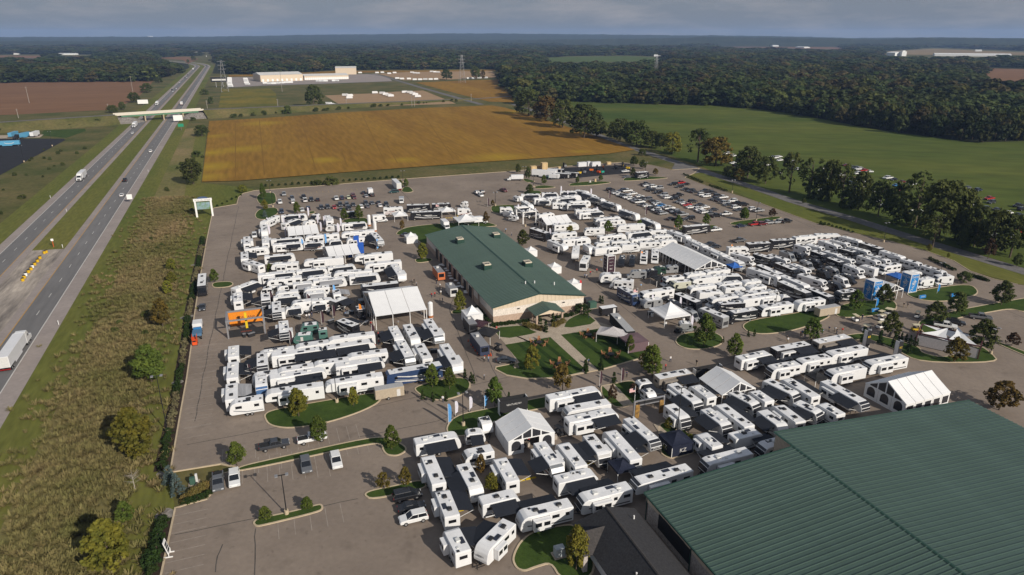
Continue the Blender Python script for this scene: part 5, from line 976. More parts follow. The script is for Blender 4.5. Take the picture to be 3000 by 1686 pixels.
# ================================================================== tents, booths, signs, street furniture
tent_w = mat('white_tent_vinyl', (0.80, 0.80, 0.80), 0.55, 0.3, scale=0.5, var=0.025, trans=0.12)
clear_w = mat('tent_window_vinyl', (0.035, 0.035, 0.04), 0.15, 0.5)
def gable_tent(cx, cy, ang, L, W, ez, rz_, label, bays, open_sides=True, arches=False, group='white event tents', side_glass=False):
    """ridge along local x"""
    o = thing('event_tent', label, 'tent', (cx, cy, 0), ang, group, unique=False)
    for b in range(bays):
        x0, x1 = -L / 2 + L * b / bays, -L / 2 + L * (b + 1) / bays
        for s in (-1, 1):
            mb = MB(); g = .05
            n = 4; vs = []
            for i in range(n + 1):                                 # slight sag between the ridge and the eave
                t = i / n; y = s * W / 2 * 1.02 * t; z = rz_ - (rz_ - ez) * t - .12 * math.sin(math.pi * t); vs += [(x0 + g, y, z), (x1 - g, y, z), (x0 + g, y, z - .06), (x1 - g, y, z - .06)]
            for i in range(n): a = 4 * i; mb.f += [(a, a + 1, a + 5, a + 4), (a + 2, a + 6, a + 7, a + 3), (a, a + 4, a + 6, a + 2), (a + 1, a + 3, a + 7, a + 5)]; mb.m += [0] * 4
            mb.v = vs; put('roof_panel', mb.mesh('roof_panel', tent_w, smooth=False), o)
    post = simple_box('post', .16, .16, ez, white_m)
    for b in range(bays + 1):
        x = -L / 2 + L * b / bays
        for s in (-1, 1): put('post', post, o, (min(max(x, -L / 2 + .1), L / 2 - .1), s * (W / 2 - .1), 0))
    for e in (-1, 1):                                               # gable ends
        xe = e * (L / 2 - .02); mb = MB(); mb.add([(xe, -W / 2, ez), (xe, W / 2, ez), (xe, 0, rz_ - .07)], [(0, 1, 2)]); put('gable_panel', mb.mesh('gable_panel', tent_w), o)
        for q in (-.3, -.1, .1, .3):
            zt = rz_ - (rz_ - ez) * abs(q) * 2; mb = MB(); w1 = W * .085; xx = xe + e * .012
            za, zb_ = rz_ - (rz_ - ez) * min(1, abs(q * W - w1) * 2 / W) - .3, rz_ - (rz_ - ez) * min(1, abs(q * W + w1) * 2 / W) - .3
            mb.add([(xx, q * W - w1, ez + .12), (xx, q * W + w1, ez + .12), (xx, q * W + w1, max(zb_, ez + .2)), (xx, q * W - w1, max(za, ez + .2))], [(0, 1, 2, 3)]); put('gable_window', mb.mesh('gable_window', clear_w), o)
        mb = MB(); mb.tube((xe, -W / 2, ez), (xe, W / 2, ez), .1, 4); put('tie_beam', mb.mesh('tie_beam', white_m), o)
        nw = max(3, int(W / 3))
        for k in range(nw):
            y = -W / 2 + W * (k + .5) / nw; glass = arches and k != nw // 2
            if arches and k == nw // 2 or (open_sides and not arches): 
                put('post', post, o, (xe, -W / 2 + W * (k + 1) / nw, 0)) if k < nw - 1 else None
                continue
            mb = MB(); mb.box(-.02, .02, -W / nw / 2 + .03, W / nw / 2 - .03, 0, ez - .1); wpn = put('wall_panel', cached(('wp', W, nw, ez), lambda: mb.mesh('wall_panel', tent_w)), o, (xe, y, 0))
            def arch():
                mb = MB(); ww = W / nw * .3; pts = [(-ww, .8), (ww, .8), (ww, ez * .62)] + [(ww * math.cos(a), ez * .62 + ww * math.sin(a)) for a in np.linspace(.3, 2.84, 7)] + [(-ww, ez * .62)]; mb.add([(0, y_, z_) for y_, z_ in pts], [tuple(range(len(pts)))]); return mb.mesh('arched_window', clear_w)
            put('arched_window', cached(('arch', W, nw, ez), arch), wpn, (e * .03, 0, 0))
    if not open_sides:
        for s in (-1, 1):
            for b in range(bays):
                mb = MB(); mb.box(-L / bays / 2 + .1, L / bays / 2 - .1, -.02, .02, 0, ez); wp = put('side_wall', cached(('sw', L, bays, ez), lambda: mb.mesh('side_wall', tent_w)), o, (-L / 2 + L * (b + .5) / bays, s * W / 2, 0))
                if side_glass: put('side_window', simple_box('side_window', L / bays * .7, .05, ez * .55, clear_w), wp, (0, 0, ez * .25))
    return o
def tent_at(t, quad, ez, rise, bays, label, mk, **kw):
    """quad: pixels of eave/ridge sheet corners a,b (ridge ends) and c,d (near eave ends)"""
    return None
def tent_px(t, a, b, W, ez, rz_, bays, label, mk, **kw):           # ridge from pixel a to pixel b
    A_, B_ = G(*t(*a), rz_), G(*t(*b), rz_); d = B_ - A_; c = (A_ + B_) / 2; mark(mk, c)
    return gable_tent(c.x, c.y, math.atan2(d.y, d.x), d.length, W, ez, rz_, label, bays, **kw)
tent_px(TD, (400, 90), (1150, -5), 20.5, 4.2, 7.6, 3, 'largest white tent with three roof bays, left of the hall', 'largest white tent')
tent_px(T6600, (930, 335), (1385, 295), 13.5, 3.0, 5.0, 4, 'white tent in the top left camper cluster', 'top left white tent')
tent_px(T6600, (1505, 635), (1975, 580), 13.5, 3.0, 5.0, 4, 'white tent with blue banners on its right edge', 'blue-bannered white tent')
tent_px(TE, (1735, 590), (1950, 885), 9.8, 3.1, 5.4, 3, 'white tent with arched windows in its front wall', 'arched-window tent', open_sides=False, arches=True)
tq = tile(2030, 1050, 6.595); tent_px(tq, (455, 142), (920, 462), (G(*tq(1205, 500), 3) - G(*tq(610, 662), 3)).length, 3.0, 5.4, 3, 'white tent among trailers in the lower right cluster', 'lower right white tent', open_sides=True)
tq = tile(2480, 1040, 3.824); tent_px(tq, (465, 297), (958, 170), (G(*tq(650, 495), 3.2) - G(*tq(202, 262), 3.2)).length, 3.2, 6.2, 5, 'broad white tent touching the huge green roof edge', 'white tent at the green roof edge', open_sides=False, side_glass=True)
tent_px(TJ, (700, 500), (1085, 455), 10, 3.0, 5.2, 4, 'white tent in the upper middle camper cluster', 'upper middle white tent', open_sides=True)
tent_px(TL, (1390, 45), (1985, 325), 12.5, 3.2, 5.8, 12, 'very long white tent right of the hall', 'very long white tent', open_sides=True)
tent_px(TS, (400, 300), (640, 380), 9, 3.0, 5.2, 3, 'white tent between the two blue towers', 'tent between the blue towers')
def peak_tent(t, x, y, w, h, hp_, label, m=tent_w, side=None, rz=None, name='peaked_canopy', l2=None, uniq=False, mk=None):
    p = G(*t(x, y)); o = thing(name, label, 'canopy', (p.x, p.y, 0), VA if rz is None else rz, 'pop-up canopies', unique=uniq)
    if mk: mark(mk, p)
    n = 5; l = l2 or w; mb = MB()
    for s in range(4):
        c = [(-l / 2, -w / 2), (l / 2, -w / 2), (l / 2, w / 2), (-l / 2, w / 2)]; a, b = c[s], c[(s + 1) % 4]; rows = []
        for i in range(n + 1):
            q = i / n; z = h + (hp_ - h) * (1 - q) ** 1.7; mb_ = -.25 * q * math.sin(math.pi * .5) * 0
            rows.append([(a[0] * q, a[1] * q, z), ((a[0] + b[0]) / 2 * q, (a[1] + b[1]) / 2 * q, z + .06 * q), (b[0] * q, b[1] * q, z)])
        for i in range(n):
            for j in range(2): mb.add([rows[i][j], rows[i][j + 1], rows[i + 1][j + 1], rows[i + 1][j]], [(0, 1, 2, 3)])
    put('canopy_top', mb.mesh('canopy_top', m), o)
    post = simple_box('post', .1, .1, h, white_m)
    for a, b in ((-1, -1), (1, -1), (1, 1), (-1, 1)): put('post', post, o, (a * (l / 2 - .06), b * (w / 2 - .06), 0))
    mb = MB(); 
    for k, (a, b) in enumerate((((-1, -1), (1, -1)), ((1, -1), (1, 1)), ((1, 1), (-1, 1)), ((-1, 1), (-1, -1)))):
        mb = MB(); mb.add([(a[0] * l / 2, a[1] * w / 2, h - .3), (b[0] * l / 2, b[1] * w / 2, h - .3), (b[0] * l / 2, b[1] * w / 2, h + .02), (a[0] * l / 2, a[1] * w / 2, h + .02)], [(0, 1, 2, 3)]); put('valance', mb.mesh('valance', m), o)
        if side and k in side: mb = MB(); mb.add([(a[0] * l / 2 * .99, a[1] * w / 2 * .99, 0), (b[0] * l / 2 * .99, b[1] * w / 2 * .99, 0), (b[0] * l / 2 * .99, b[1] * w / 2 * .99, h - .3), (a[0] * l / 2 * .99, a[1] * w / 2 * .99, h - .3)], [(0, 1, 2, 3)]); put('side_wall', mb.mesh('side_wall', m), o)
    return o
black_f = mat('black_canopy_fabric', (.02, .02, .022), .8); navy_f = mat('navy_canopy_fabric', (.012, .016, .035), .8); blue_f = mat('blue_canopy_fabric', (.03, .13, .45), .7); plum_f = mat('plum_canopy_fabric', (.05, .022, .03), .8); grey_f = mat('pale_grey_canopy_fabric', (.5, .47, .47), .8); mauve_f = mat('mauve_canopy_fabric', (.14, .09, .10), .8); orange_f = mat('orange_vinyl', (.75, .24, .015), .6); yellow_f = mat('yellow_foam', (.72, .50, .015), .6); purple_f = mat('plum_banner', (.045, .018, .03), .6); tblue = mat('bright_blue_banner', (.02, .20, .52), .5); lblue = mat('light_blue_banner', (.12, .35, .70), .6); green_u = mat('utility_green', (.05, .11, .08), .6)
peak_tent(TL, 1335, 1250, 8.5, 3.2, 6.2, 'big white peaked canopy on open asphalt', mk='big white peaked canopy')
peak_tent(TD, 1975, 520, 5, 2.8, 5.0, 'tall white peaked tent with closed walls by the hall', side=(0, 1, 2, 3), mk='tall closed white tent')
peak_tent(TZ, 885, 440, 6, 2.7, 4.2, 'white canopy beside the red-striped motorhome', mk='canopy by the red-striped motorhome')
peak_tent(TZ, 1595, 370, 6.5, 2.7, 4.2, 'white canopy behind the black striped motorhome')
peak_tent(TZ, 1055, 770, 4.5, 2.6, 4.2, 'small white tent with orange picture by the hall corner', side=(0, 2), mk='small tent by the hall corner')
peak_tent(TZ, 1880, 520, 9, 3, 5.2, 'broad white canopy at the back of the hall')
peak_tent(TJ, 540, 1080, 3.8, 2.4, 3.8, 'white peaked tent at the right hall wall', side=(0, 1, 2, 3)); peak_tent(TJ, 895, 1330, 3.8, 2.4, 3.8, 'second white peaked tent along the right hall wall', side=(0, 1, 2, 3)); peak_tent(TW, 1340, 140, 3.8, 2.4, 3.8, 'white tent partly hidden by the hall corner', side=(0, 1, 2, 3))
kzt = peak_tent(TH, 660, 700, 5, 2.5, 4.0, 'navy canopy with white letters between two small trees', navy_f, side=(0, 3), mk='navy lettered canopy')
peak_tent(TG, 2270, 800, 4, 2.5, 3.6, 'navy canopy with white round logos among trailers', navy_f)
peak_tent(TI, 1480, 860, 3.5, 2.3, 3.2, 'black canopy in the middle of the lower right trailers', black_f)
peak_tent(TL, 2310, 500, 4, 2.4, 3.6, 'blue pop-up canopy at the long tent end', blue_f, mk='blue pop-up canopy')
peak_tent(TW, 1930, 920, 5, 2.6, 4.2, 'pale grey canopy on the right hall lawn', grey_f, l2=8, rz=VA + R(-40), mk='pale grey lawn canopy')
peak_tent(TW, 2230, 1020, 6, 2.6, 3.1, 'mauve flat canopy on the right hall lawn edge', mauve_f, side=(0, 1))
peak_tent(TD, 2080, 680, 4, 2.6, 3.2, 'plum canopy with white letters by the food truck', plum_f, rz=VA + R(-50)); peak_tent(TD, 2200, 810, 5, 2.6, 3.2, 'black canopy beside the food truck', black_f, rz=VA + R(-50))
peak_tent(TL, 1180, 690, 4, 2.4, 3.0, 'low charcoal canopy in front of a cab-over motorhome', black_f)
peak_tent(TS, 650, 350, 5, 2.5, 3.0, 'blue canopy behind the tent of the blue towers', blue_f)
# lettering on canopies and walls
def letters(parent, s, size, loc, rot, m=stripe_w, key=None):
    o = put('lettering', text_mesh((s, size, m.name), s, m, size), parent, loc); o.rotation_euler = rot; return o
for lc, rr in (((0, -2.53, 1.3), (R(90), 0, 0)), ((-2.53, 0, 1.3), (R(90), 0, R(-90)))): letters(kzt, 'KZ', 1.2, lc, rr)
# ---- box-shaped banner towers
def tower(t, x, y, w, h, m, label, mk, lines, mw=stripe_w):
    p = G(*t(x, y)); o = thing('banner_tower', label, 'sign', (p.x, p.y, 0), VA, 'banner towers', unique=False); mark(mk, p)
    mb = MB(); mb.box(-w / 2, w / 2, -w / 2, w / 2, .3, h, 0)
    put('banner_wrap', mb.mesh('banner_wrap', m), o); put('base', simple_box('base', w + .3, w + .3, .3, stripe_w), o)
    for a, b in ((-1, -1), (1, -1), (1, 1), (-1, 1)): put('corner_post', simple_box('corner_post', .18, .18, h + .25, white_m), o, (a * w / 2, b * w / 2, 0))
    put('top_band', simple_box('top_band', w - .2, w - .2, .12, white_m), o, (0, 0, h + .01))
    for s, z, sz, rr in lines:
        letters(o, s, sz, (0, -w / 2 - .03, z), (R(90), R(rr), 0), mw); letters(o, s, sz, (-w / 2 - .03, 0, z), (R(90), R(rr), R(-90)), mw)
    return o
tower(TS, 265, 590, 3.4, 6.0, tblue, 'blue banner tower left of the small white tent', 'left blue tower', [('THOR', 5.2, 1.1, 0), ('RV', 3.6, 1.6, -70), ('THOR', 2.0, 1.5, -70)])
tower(TS, 815, 480, 3.4, 6.0, tblue, 'blue banner tower right of the small white tent', 'right blue tower', [('THOR', 5.2, 1.1, 0), ('RV', 3.6, 1.6, -70), ('THOR', 2.0, 1.5, -70)])
tower(TL, 430, 500, 2.9, 6.0, purple_f, 'plum banner tower with white logos beside the vans', 'plum banner tower', [('JAYCO', 5.2, .6, 0), ('Greyhawk', 4.0, .35, 0), ('Seneca', 2.8, .5, 0), ('RV', 1.5, .9, 0)])
# ---- flag banners
def feather(t, x, y, h, m, label=None):
    p = G(*t(x, y)); o = thing('feather_banner', label or 'feather flag banner', 'flag', (p.x, p.y, 0), VA + R(random.uniform(-20, 20)), 'feather flag banners')
    put('pole', cached(('fp', h), lambda: MB().tube((0, 0, 0), (0, 0, h), .04, 5).mesh('pole', white_m)), o)
    def f():
        mb = MB(); pts = [(.04, .6), (.62, .9), (.75, h * .6), (.7, h * .85), (.4, h), (.04, h)]; mb.prism([(x_, z_) for x_, z_ in pts], -.012, .012); return mb.mesh('sail', m)
    put('sail', cached(('sail', h, m.name), f), o); put('foot', simple_box('foot', .6, .6, .08, black_m), o)
fl_w = mat('pale_lilac_flag', (.62, .60, .68), .7)
for t, lst, h, m, nm in ((T6600, '905 500|880 340|1120 290|1390 300|1440 420|1490 330|1740 360|1250 190|640 350|660 470|1180 490|1700 440', 4.5, fl_w, 'pale lilac feather flag'), (T6600, '1160 690|2290 690|1510 610|1640 1420', 4.5, lblue, 'light blue feather flag'), (TB, '690 470|1250 520|1460 790|1630 690|980 1090|2220 1000', 4.2, plum_f, 'dark feather flag'),
        (TC, '470 690|1660 620', 4.2, plum_f, 'dark feather flag'), (TE, '690 850', 5, lblue, 'light blue feather flag'), (TE, '795 720|1010 650', 3.6, fl_w, 'pale lilac feather flag'), (TE, '1235 610', 3.2, lblue, 'light blue feather flag'), (TJ, '990 160|1440 200|345 450|600 510|940 720|1530 490|1090 230|820 830', 4.5, fl_w, 'pale lilac feather flag'), (TJ, '1720 230|2270 480', 4.5, plum_f, 'dark feather flag'), (TF, '805 380|1130 330', 4, plum_f, 'dark feather flag'), (TL, '910 350', 4, orange_f, 'orange feather flag'), (TM, '720 550', 4, orange_f, 'orange feather flag'), (TB, '2030 690', 4.5, orange_f, 'orange feather flag'), (TK, '1160 880', 4, orange_f, 'orange feather flag'), (TW, '1430 160', 3.5, mat('red_flag', (.5, .02, .03), .6), 'red feather flag'), (TZ, '2210 245', 4.5, plum_f, 'dark feather flag'), (TL, '1070 1040|1490 1080|1660 1370', 4.2, fl_w, 'pale lilac feather flag'), (TS, '1260 520|330 740', 3.2, tblue, 'bright blue feather flag')):
    for e in lst.split('|'): feather(t, *map(float, e.split()), h, m, nm)
def sign_tower(t, x, y, h, label):
    p = G(*t(x, y)); o = thing('inflatable_column', label, 'sign', (p.x, p.y, 0), VA, unique=False); put('column', MB().tube((0, 0, 0), (0, 0, h), .75, 10).mesh('column', tent_w), o); put('column_cap', MB().tube((0, 0, h), (0, 0, h + .4), .75, 10, 0, .3).mesh('column_cap', tent_w), o); put('foot_band', MB().tube((0, 0, .1), (0, 0, .8), .77, 10).mesh('foot_band', mat('rust_band', (.4, .15, .05), .6)), o)
sign_tower(TD, 1350, 470, 4.6, 'white inflatable column at the largest tent corner'); sign_tower(T6600, 2175, 325, 4.6, 'white lettered column beside the cab-over motorhome'); sign_tower(T6600, 2262, 410, 4.2, 'white column at the end of the top left trailers')
# ---- the orange display booth
p = G(*TB(330, 880)); booth = thing('display_booth', 'grey truss booth with orange wall panel and yellow pillar', 'booth', (p.x, p.y, 0), VA, unique=False); mark('orange display booth', p)
tr_m = mat('truss_aluminium', (.38, .38, .40), .4, .5, metal=.5)
bw, bd2, bh = 9.4, 7.0, 4.8
for x in (-bw / 2, bw / 2):
    for y in (-bd2 / 2, bd2 / 2): put('truss_post', simple_box('truss_post', .4, .4, bh, tr_m), booth, (x, y, 0))
for y in (-bd2 / 2, bd2 / 2): put('truss_beam', simple_box('truss_beam', bw + .4, .4, .4, tr_m), booth, (0, y, bh + .002))
for x in (-bw / 2, bw / 2): put('truss_beam', simple_box('truss_beam', .4, bd2 - .42, .4, tr_m), booth, (x, 0, bh + .001))
mb = MB(); mb.box(-bw / 2 + .3, bw / 2 - .3, -.06, .06, 1.2, bh - .1); ow = put('orange_panel', mb.mesh('orange_panel', orange_f), booth, (0, bd2 / 2 - .1, 0)); letters(ow, 'MONTANA', 1.0, (0, -.08, 2.9), (R(90), 0, 0), stripe_k)
mb = MB(); mb.box(-bw / 2 + .3, bw / 2 - .3, -.05, .05, .2, 2.3); put('black_panel', mb.mesh('black_panel', black_f), booth, (0, -bd2 / 2, 0)); letters(booth, 'MONTANA', .55, (0, -bd2 / 2 - .08, 1.5), (R(90), 0, 0), stripe_r)
put('yellow_pillar', simple_box('yellow_pillar', .6, .5, 6.2, yellow_f), booth, (.2, -1.6, 0)); put('counter', simple_box('counter', 2.4, .8, 1.1, black_f), booth, (.8, .9, 0))
put('orange_crate', simple_box('orange_crate', 3.2, 1.0, 1.0, orange_f), booth, (-2.6, bd2 / 2 + 2.0, 0))
# ---- arch signs
p = G(*OV(516, 545)); arch = thing('welcome_arch', 'white arch sign with hanging picture board at the lot edge', 'sign', (p.x, p.y, -.1), UA, unique=False); mark('white arch sign', p)
for x in (-4.3, 4.3): put('arch_leg', simple_box('arch_leg', 1.0, .9, 9.5, white_m, .05), arch, (x, 0, 0))
ab = put('arch_beam', simple_box('arch_beam', 10.2, 1.0, 1.5, white_m, .05), arch, (0, 0, 9.5)); letters(ab, 'RV MH HALL OF FAME', .85, (0, -.52, .72), (R(90), 0, 0), stripe_k)
mb = MB(); mb.prism([(3.0 * math.cos(a), 1.1 * math.sin(a)) for a in np.linspace(0, math.pi, 12)], -.3, .3); put('crest', mb.mesh('crest', mat('crest_blue', (.06, .10, .2), .5)), arch, (0, 0, 11.0))
def picture():
    m = mat('picture_board', (.12, .22, .07), .5, scale=.5, col2=(.25, .34, .45)); mb = MB(); mb.box(-3.6, 3.6, -.1, .1, 0, 4.2); return mb.mesh('picture_board', m)
put('picture_board', picture(), arch, (0, 0, 4.6)); arch.scale = (.76, .76, .76)
p = G(*TF(1540, 830)); ga = thing('gateway_frame', 'grey truss gateway with black banner and yellow pictures', 'gateway', (p.x, p.y, 0), UA, unique=False); mark('grey truss gateway', p)
for x in (-3.6, 3.6): put('gate_post', simple_box('gate_post', .35, .35, 4.2, tr_m), ga, (x, 0, 0)); put('picture_panel', simple_box('picture_panel', 1.0, .1, 3.2, mat('amber_picture', (.45, .25, .06), .6, scale=1.2, col2=(.02, .02, .02))), ga, (x * .82, -.25, .4))
for z in (3.2, 4.2): put('gate_beam', simple_box('gate_beam', 7.5, .3, .25, tr_m), ga, (0, 0, z))
put('banner', simple_box('banner', 5.4, .1, .75, black_f), ga, (0, 0, 3.45))
p = G(*TJ(470, 560)); gw = thing('gateway_frame', 'white truss gateway in front of the upper middle tent', 'gateway', (p.x, p.y, 0), VANG, unique=False); mark('white truss gateway', p)
for x in (-4, 4):
    for y in (-3, 3): put('gate_post', simple_box('gate_post', .4, .4, 5, white_m), gw, (x, y, 0))
for y in (-3, 3): put('gate_beam', simple_box('gate_beam', 8.4, .4, .4, white_m), gw, (0, y, 5.002))
for x in (-4, 4): put('gate_beam', simple_box('gate_beam', .4, 5.58, .4, white_m), gw, (x, 0, 5.0))
def board(t, x, y, w, h, label, txt, rz=None, m=black_f, z0=0.6, tm=stripe_w, size=.6, d=1.4):
    p = G(*t(x, y)); o = thing('sign_board', label, 'sign', (p.x, p.y, 0), UA if rz is None else rz, unique=False)
    fb = put('front_board', simple_box('front_board', w, .12, h, m), o, (0, -d / 2, z0)); put('back_board', simple_box('back_board', w, .12, h, m), o, (0, d / 2, z0))
    for s in (-1, 1): put('side_frame', simple_box('side_frame', .12, d, h + z0, white_m), o, (s * (w / 2 - .06), 0, 0))
    if txt: letters(fb, txt, size, (0, -.07, h * .6), (R(90), 0, 0), tm)
    return o
board(TE, 1660, 660, 6.4, 3.0, 'black lettered sign box behind the arched-window tent', 'VENTURE RV'); board(TF, 2420, 270, 7.4, 2.8, 'black and yellow sign box behind the taupe trailer', 'KZ RV', tm=yellow_f, size=.9)
for x, y, l in ((2240, 290, 'tall black sign post by the lower right trailers'),): board(TI, x, y, 1.3, 4.2, l, 'KZ', d=1.2, tm=yellow_f, size=.7)
board(TS, 180, 1320, 1.3, 4.0, 'black sign post at the path between hedges', 'KZ', d=1.2, tm=yellow_f, size=.7); board(TS, 650, 1480, 1.3, 4.0, 'black sign post nearest the shade-sail pavilion', 'KZ', d=1.2, tm=yellow_f, size=.7)
for x, y, l in ((1035, 590, 'long blue sign low on the right lawn island'), (1515, 565, 'short blue sign on the right lawn island'), (320, 790, 'blue sign lying on the left lawn island')): board(TS, x, y, 2.6, .9, l, 'THOR', m=tblue, z0=.1, size=.6, d=.4)
roy = mat('royal_blue_banner', (.015, .09, .42), .6)
for x, y, l in ((2055, 745, 'tall royal blue banner at the tent right edge'), (1985, 640, 'royal blue banner behind the bannered tent'), (1900, 800, 'royal blue panel in front of the bannered tent')): board(T6600, x, y, 2.0, 4.2, l, None, m=roy, z0=.3, d=.5)
board(TC, 1630, 620, 1.2, 3.2, 'slim dark banner stand between two fifth-wheels', None, m=plum_f, z0=.2, d=.3)
# shade-sail pavilion on the right
p = G(*TS(1420, 1330)); pv = thing('sail_pavilion', 'open pavilion with white stretched shade sails and maroon frame', 'pavilion', (p.x, p.y, 0), R(-38), unique=False); mark('shade-sail pavilion', p)
fr = mat('maroon_frame', (.10, .035, .04), .6)
for a in (-7, 7):
    for b in (-3.6, 3.6): put('post', simple_box('post', .25, .25, 3.4, fr), pv, (a, b, 0))
for b in (-3.6, 3.6): put('beam', simple_box('beam', 14.2, .2, .3, fr), pv, (0, b, 3.4))
for a in (-7, 7): put('beam', simple_box('beam', .2, 6.98, .3, fr), pv, (a, 0, 3.4))
for pts in ([(-6.8, -3.4, 3.4), (-1, 3.4, 4.2), (0, -3.4, 3.0)], [(0, -3.4, 3.5), (1, 3.4, 5.0), (6.8, -3.2, 3.2)], [(-6.8, 3.4, 3.6), (0, 0, 3.0), (6.8, 3.4, 3.7)]):
    mb = MB(); c = Vector((sum(q[0] for q in pts) / 3, sum(q[1] for q in pts) / 3, sum(q[2] for q in pts) / 3 - .4)); e = [(Vector(pts[i]) + Vector(pts[(i + 1) % 3])) / 2 * .8 + c * .2 for i in range(3)]
    mb.add([pts[0], e[0], pts[1], e[1], pts[2], e[2], c], [(0, 1, 6), (1, 2, 6), (2, 3, 6), (3, 4, 6), (4, 5, 6), (5, 0, 6)]); put('sail', mb.mesh('sail', tent_w), pv)
put('back_wall', simple_box('back_wall', 13.6, .1, 2.6, grey_f), pv, (0, -3.62, .2))
# ---- food truck and stall by the hall
def food(t, x, y, ang, L, m, label, rm=grey_m, aw=True):
    p = G(*t(x, y), 1.5); o = thing('food_truck', label, 'food truck', (p.x, p.y, 0), ang, unique=False)
    mb = MB(); mb.box(-L / 2, L / 2, -1.25, 1.25, .5, 3.1); put('body', mb.mesh('body', m, .06), o); put('roof', simple_box('roof', L - .3, 2.3, .08, rm), o, (0, 0, 3.1)); put('end_window', simple_box('end_window', .04, 1.8, 1.2, win_m), o, (L / 2 + .01, 0, 1.5)); put('serving_hatch', simple_box('serving_hatch', L * .5, .06, 1.0, win_m), o, (0, 1.26, 1.5)); put('exhaust_fan', simple_box('exhaust_fan', .8, .8, .5, stripe_w), o, (-L * .2, 0, 3.18))
    for s in (-1, 1):
        for x_ in (-L * .3, L * .3): put('wheel', wheel_me(.4, .25), o, (x_, s * 1.15, .4))
    return o, p
_, p = food(TD, 2085, 880, VANG + math.pi, 9, mat('food_truck_navy', (.04, .05, .09), .4), 'navy food truck ringed by orange cones'); mark('navy food truck', p)
food(TZ, 1470, 1250, VANG + math.pi, 7.5, mat('food_truck_orange', (.55, .16, .06), .5), 'orange and white food truck by the hall left wall'); food(TD, 1665, 60, VANG + math.pi, 6, stripe_w, 'white food trailer with red dot by the hall left wall')
food(TD, 1945, 590, VANG + math.pi, 6, stripe_k, 'dark stall trailer with silver roof by the closed tent'); food(TW, 2070, 720, VANG + math.pi - R(8), 13, black_f, 'long black merchandise trailer with silver roof on the lawn edge', mat('silver_roof', (.4, .4, .4), .5))
def small_objs(t, lst, name, label, cat, me_parts, z=0.0, group=None, rz=None, extra=None):
    for e in lst.split('|'):
        x, y = map(float, e.split()[:2]); p = G(*t(x, y)); o = thing(name, label, cat, (p.x, p.y, z), rz if rz is not None else random.uniform(0, 6.28), group)
        for nm, me, l, r_ in me_parts: put(nm, me, o, l, r_)
cone_o = mat('cone_orange', (.72, .09, .015), .6)
cone = MB().tube((0, 0, .04), (0, 0, .72), .17, 8, 0, .03).mesh('cone', cone_o); cbase = simple_box('base', .4, .4, .04, black_m)
small_objs(TD, '1915 830|1960 890|1990 930|2020 975|2055 1020|2095 1045|2165 1050|2225 1050|2250 1030|2260 1050', 'traffic_cone', 'orange traffic cone round the food truck', 'cone', [('cone', cone, (0, 0, 0), 0), ('base', cbase, (0, 0, 0), 0)], 0, 'cones round the food truck')
barrel_y = mat('barrel_yellow', (.62, .38, .01), .5)
bm1 = MB().tube((0, 0, 0), (0, 0, 1.0), .5, 12).mesh('drum', barrel_y); bm2 = MB().tube((0, 0, 1.0), (0, 0, 1.12), .52, 12).mesh('lid', black_m); bm3 = MB().tube((0, 0, 0), (0, 0, 1.0), .5, 12).mesh('drum', white_m)
th = tile(0, 500, 4.293)
small_objs(th, '560 1045|585 1035|505 1110|475 1150|440 1190|395 1250|362 1285|308 1355|290 1390', 'crash_barrel', 'yellow crash barrel in the median row', 'barrel', [('drum', bm1, (0, 0, 0), 0), ('lid', bm2, (0, 0, 0), 0)], -.04, 'crash barrels in the median')
small_objs(th, '410 1222|325 1322', 'crash_barrel', 'white crash barrel in the median row', 'barrel', [('drum', bm3, (0, 0, 0), 0), ('lid', bm2, (0, 0, 0), 0)], -.04, 'crash barrels in the median')
post_o = MB().tube((0, 0, 0), (0, 0, 2.4), .1, 6).mesh('post', cone_o); sgn = simple_box('sign_plate', .9, .06, .9, white_m)
small_objs(th, '675 960', 'road_sign', 'white sign plate on orange post in the median', 'sign', [('post', post_o, (0, 0, 0), 0), ('sign_plate', sgn, (0, -.1, 2.4), 0)], -.06, None, UA)
small_objs(th, '1640 400', 'road_sign', 'square white sign at the highway right shoulder', 'sign', [('post', MB().tube((0, 0, 0), (0, 0, 2.6), .08, 6).mesh('post', grey_m), (0, 0, 0), 0), ('sign_plate', simple_box('sign_plate', 2.4, .06, 2.4, white_m), (0, -.1, 1.6), 0)], -.06, None, UA)
gs = mat('highway_sign_green', (.02, .25, .14), .5); gpost = MB().tube((0, 0, 0), (0, 0, 4.6), .12, 6).mesh('post', grey_m)
small_objs(T1, '1370 830', 'road_sign', 'green highway sign beyond the right shoulder', 'sign', [('post', gpost, (0, 0, 0), 0), ('sign_plate', simple_box('sign_plate', 4.5, .08, 2.6, gs), (0, -.15, 3.0), 0)], -.06, None, UA)
small_objs(T1, '1348 770', 'road_sign', 'large white sign under the overpass end', 'sign', [('post', gpost, (0, 0, 0), 0), ('sign_plate', simple_box('sign_plate', 8, .1, 5, white_m), (0, -.15, 1.6), 0)], -.06, None, UA)
small_objs(T1, '1082 640', 'road_sign', 'large blank white sign left of the highway', 'sign', [('post', gpost, (0, 0, 0), 0), ('sign_plate', simple_box('sign_plate', 11, .1, 4.5, white_m), (0, -.15, 1.6), 0)], -.06, None, UA)
# delineator posts
dl = MB().tube((0, 0, 0), (0, 0, 1.3), .09, 5).mesh('post', white_m); dlc = simple_box('reflector', .2, .05, .3, lamp_w)
small_objs(th, '635 345|1865 15|838 515|790 970', 'delineator_post', 'short white delineator post on the grass', 'post', [('post', dl, (0, 0, 0), 0), ('reflector', dlc, (0, -.1, 1.0), 0)], -.06, 'delineator posts'); small_objs(tile(0, 837, 4.293), '738 490', 'delineator_post', 'short white delineator post on the grass', 'post', [('post', dl, (0, 0, 0), 0), ('reflector', dlc, (0, -.1, 1.0), 0)], -.06, 'delineator posts')
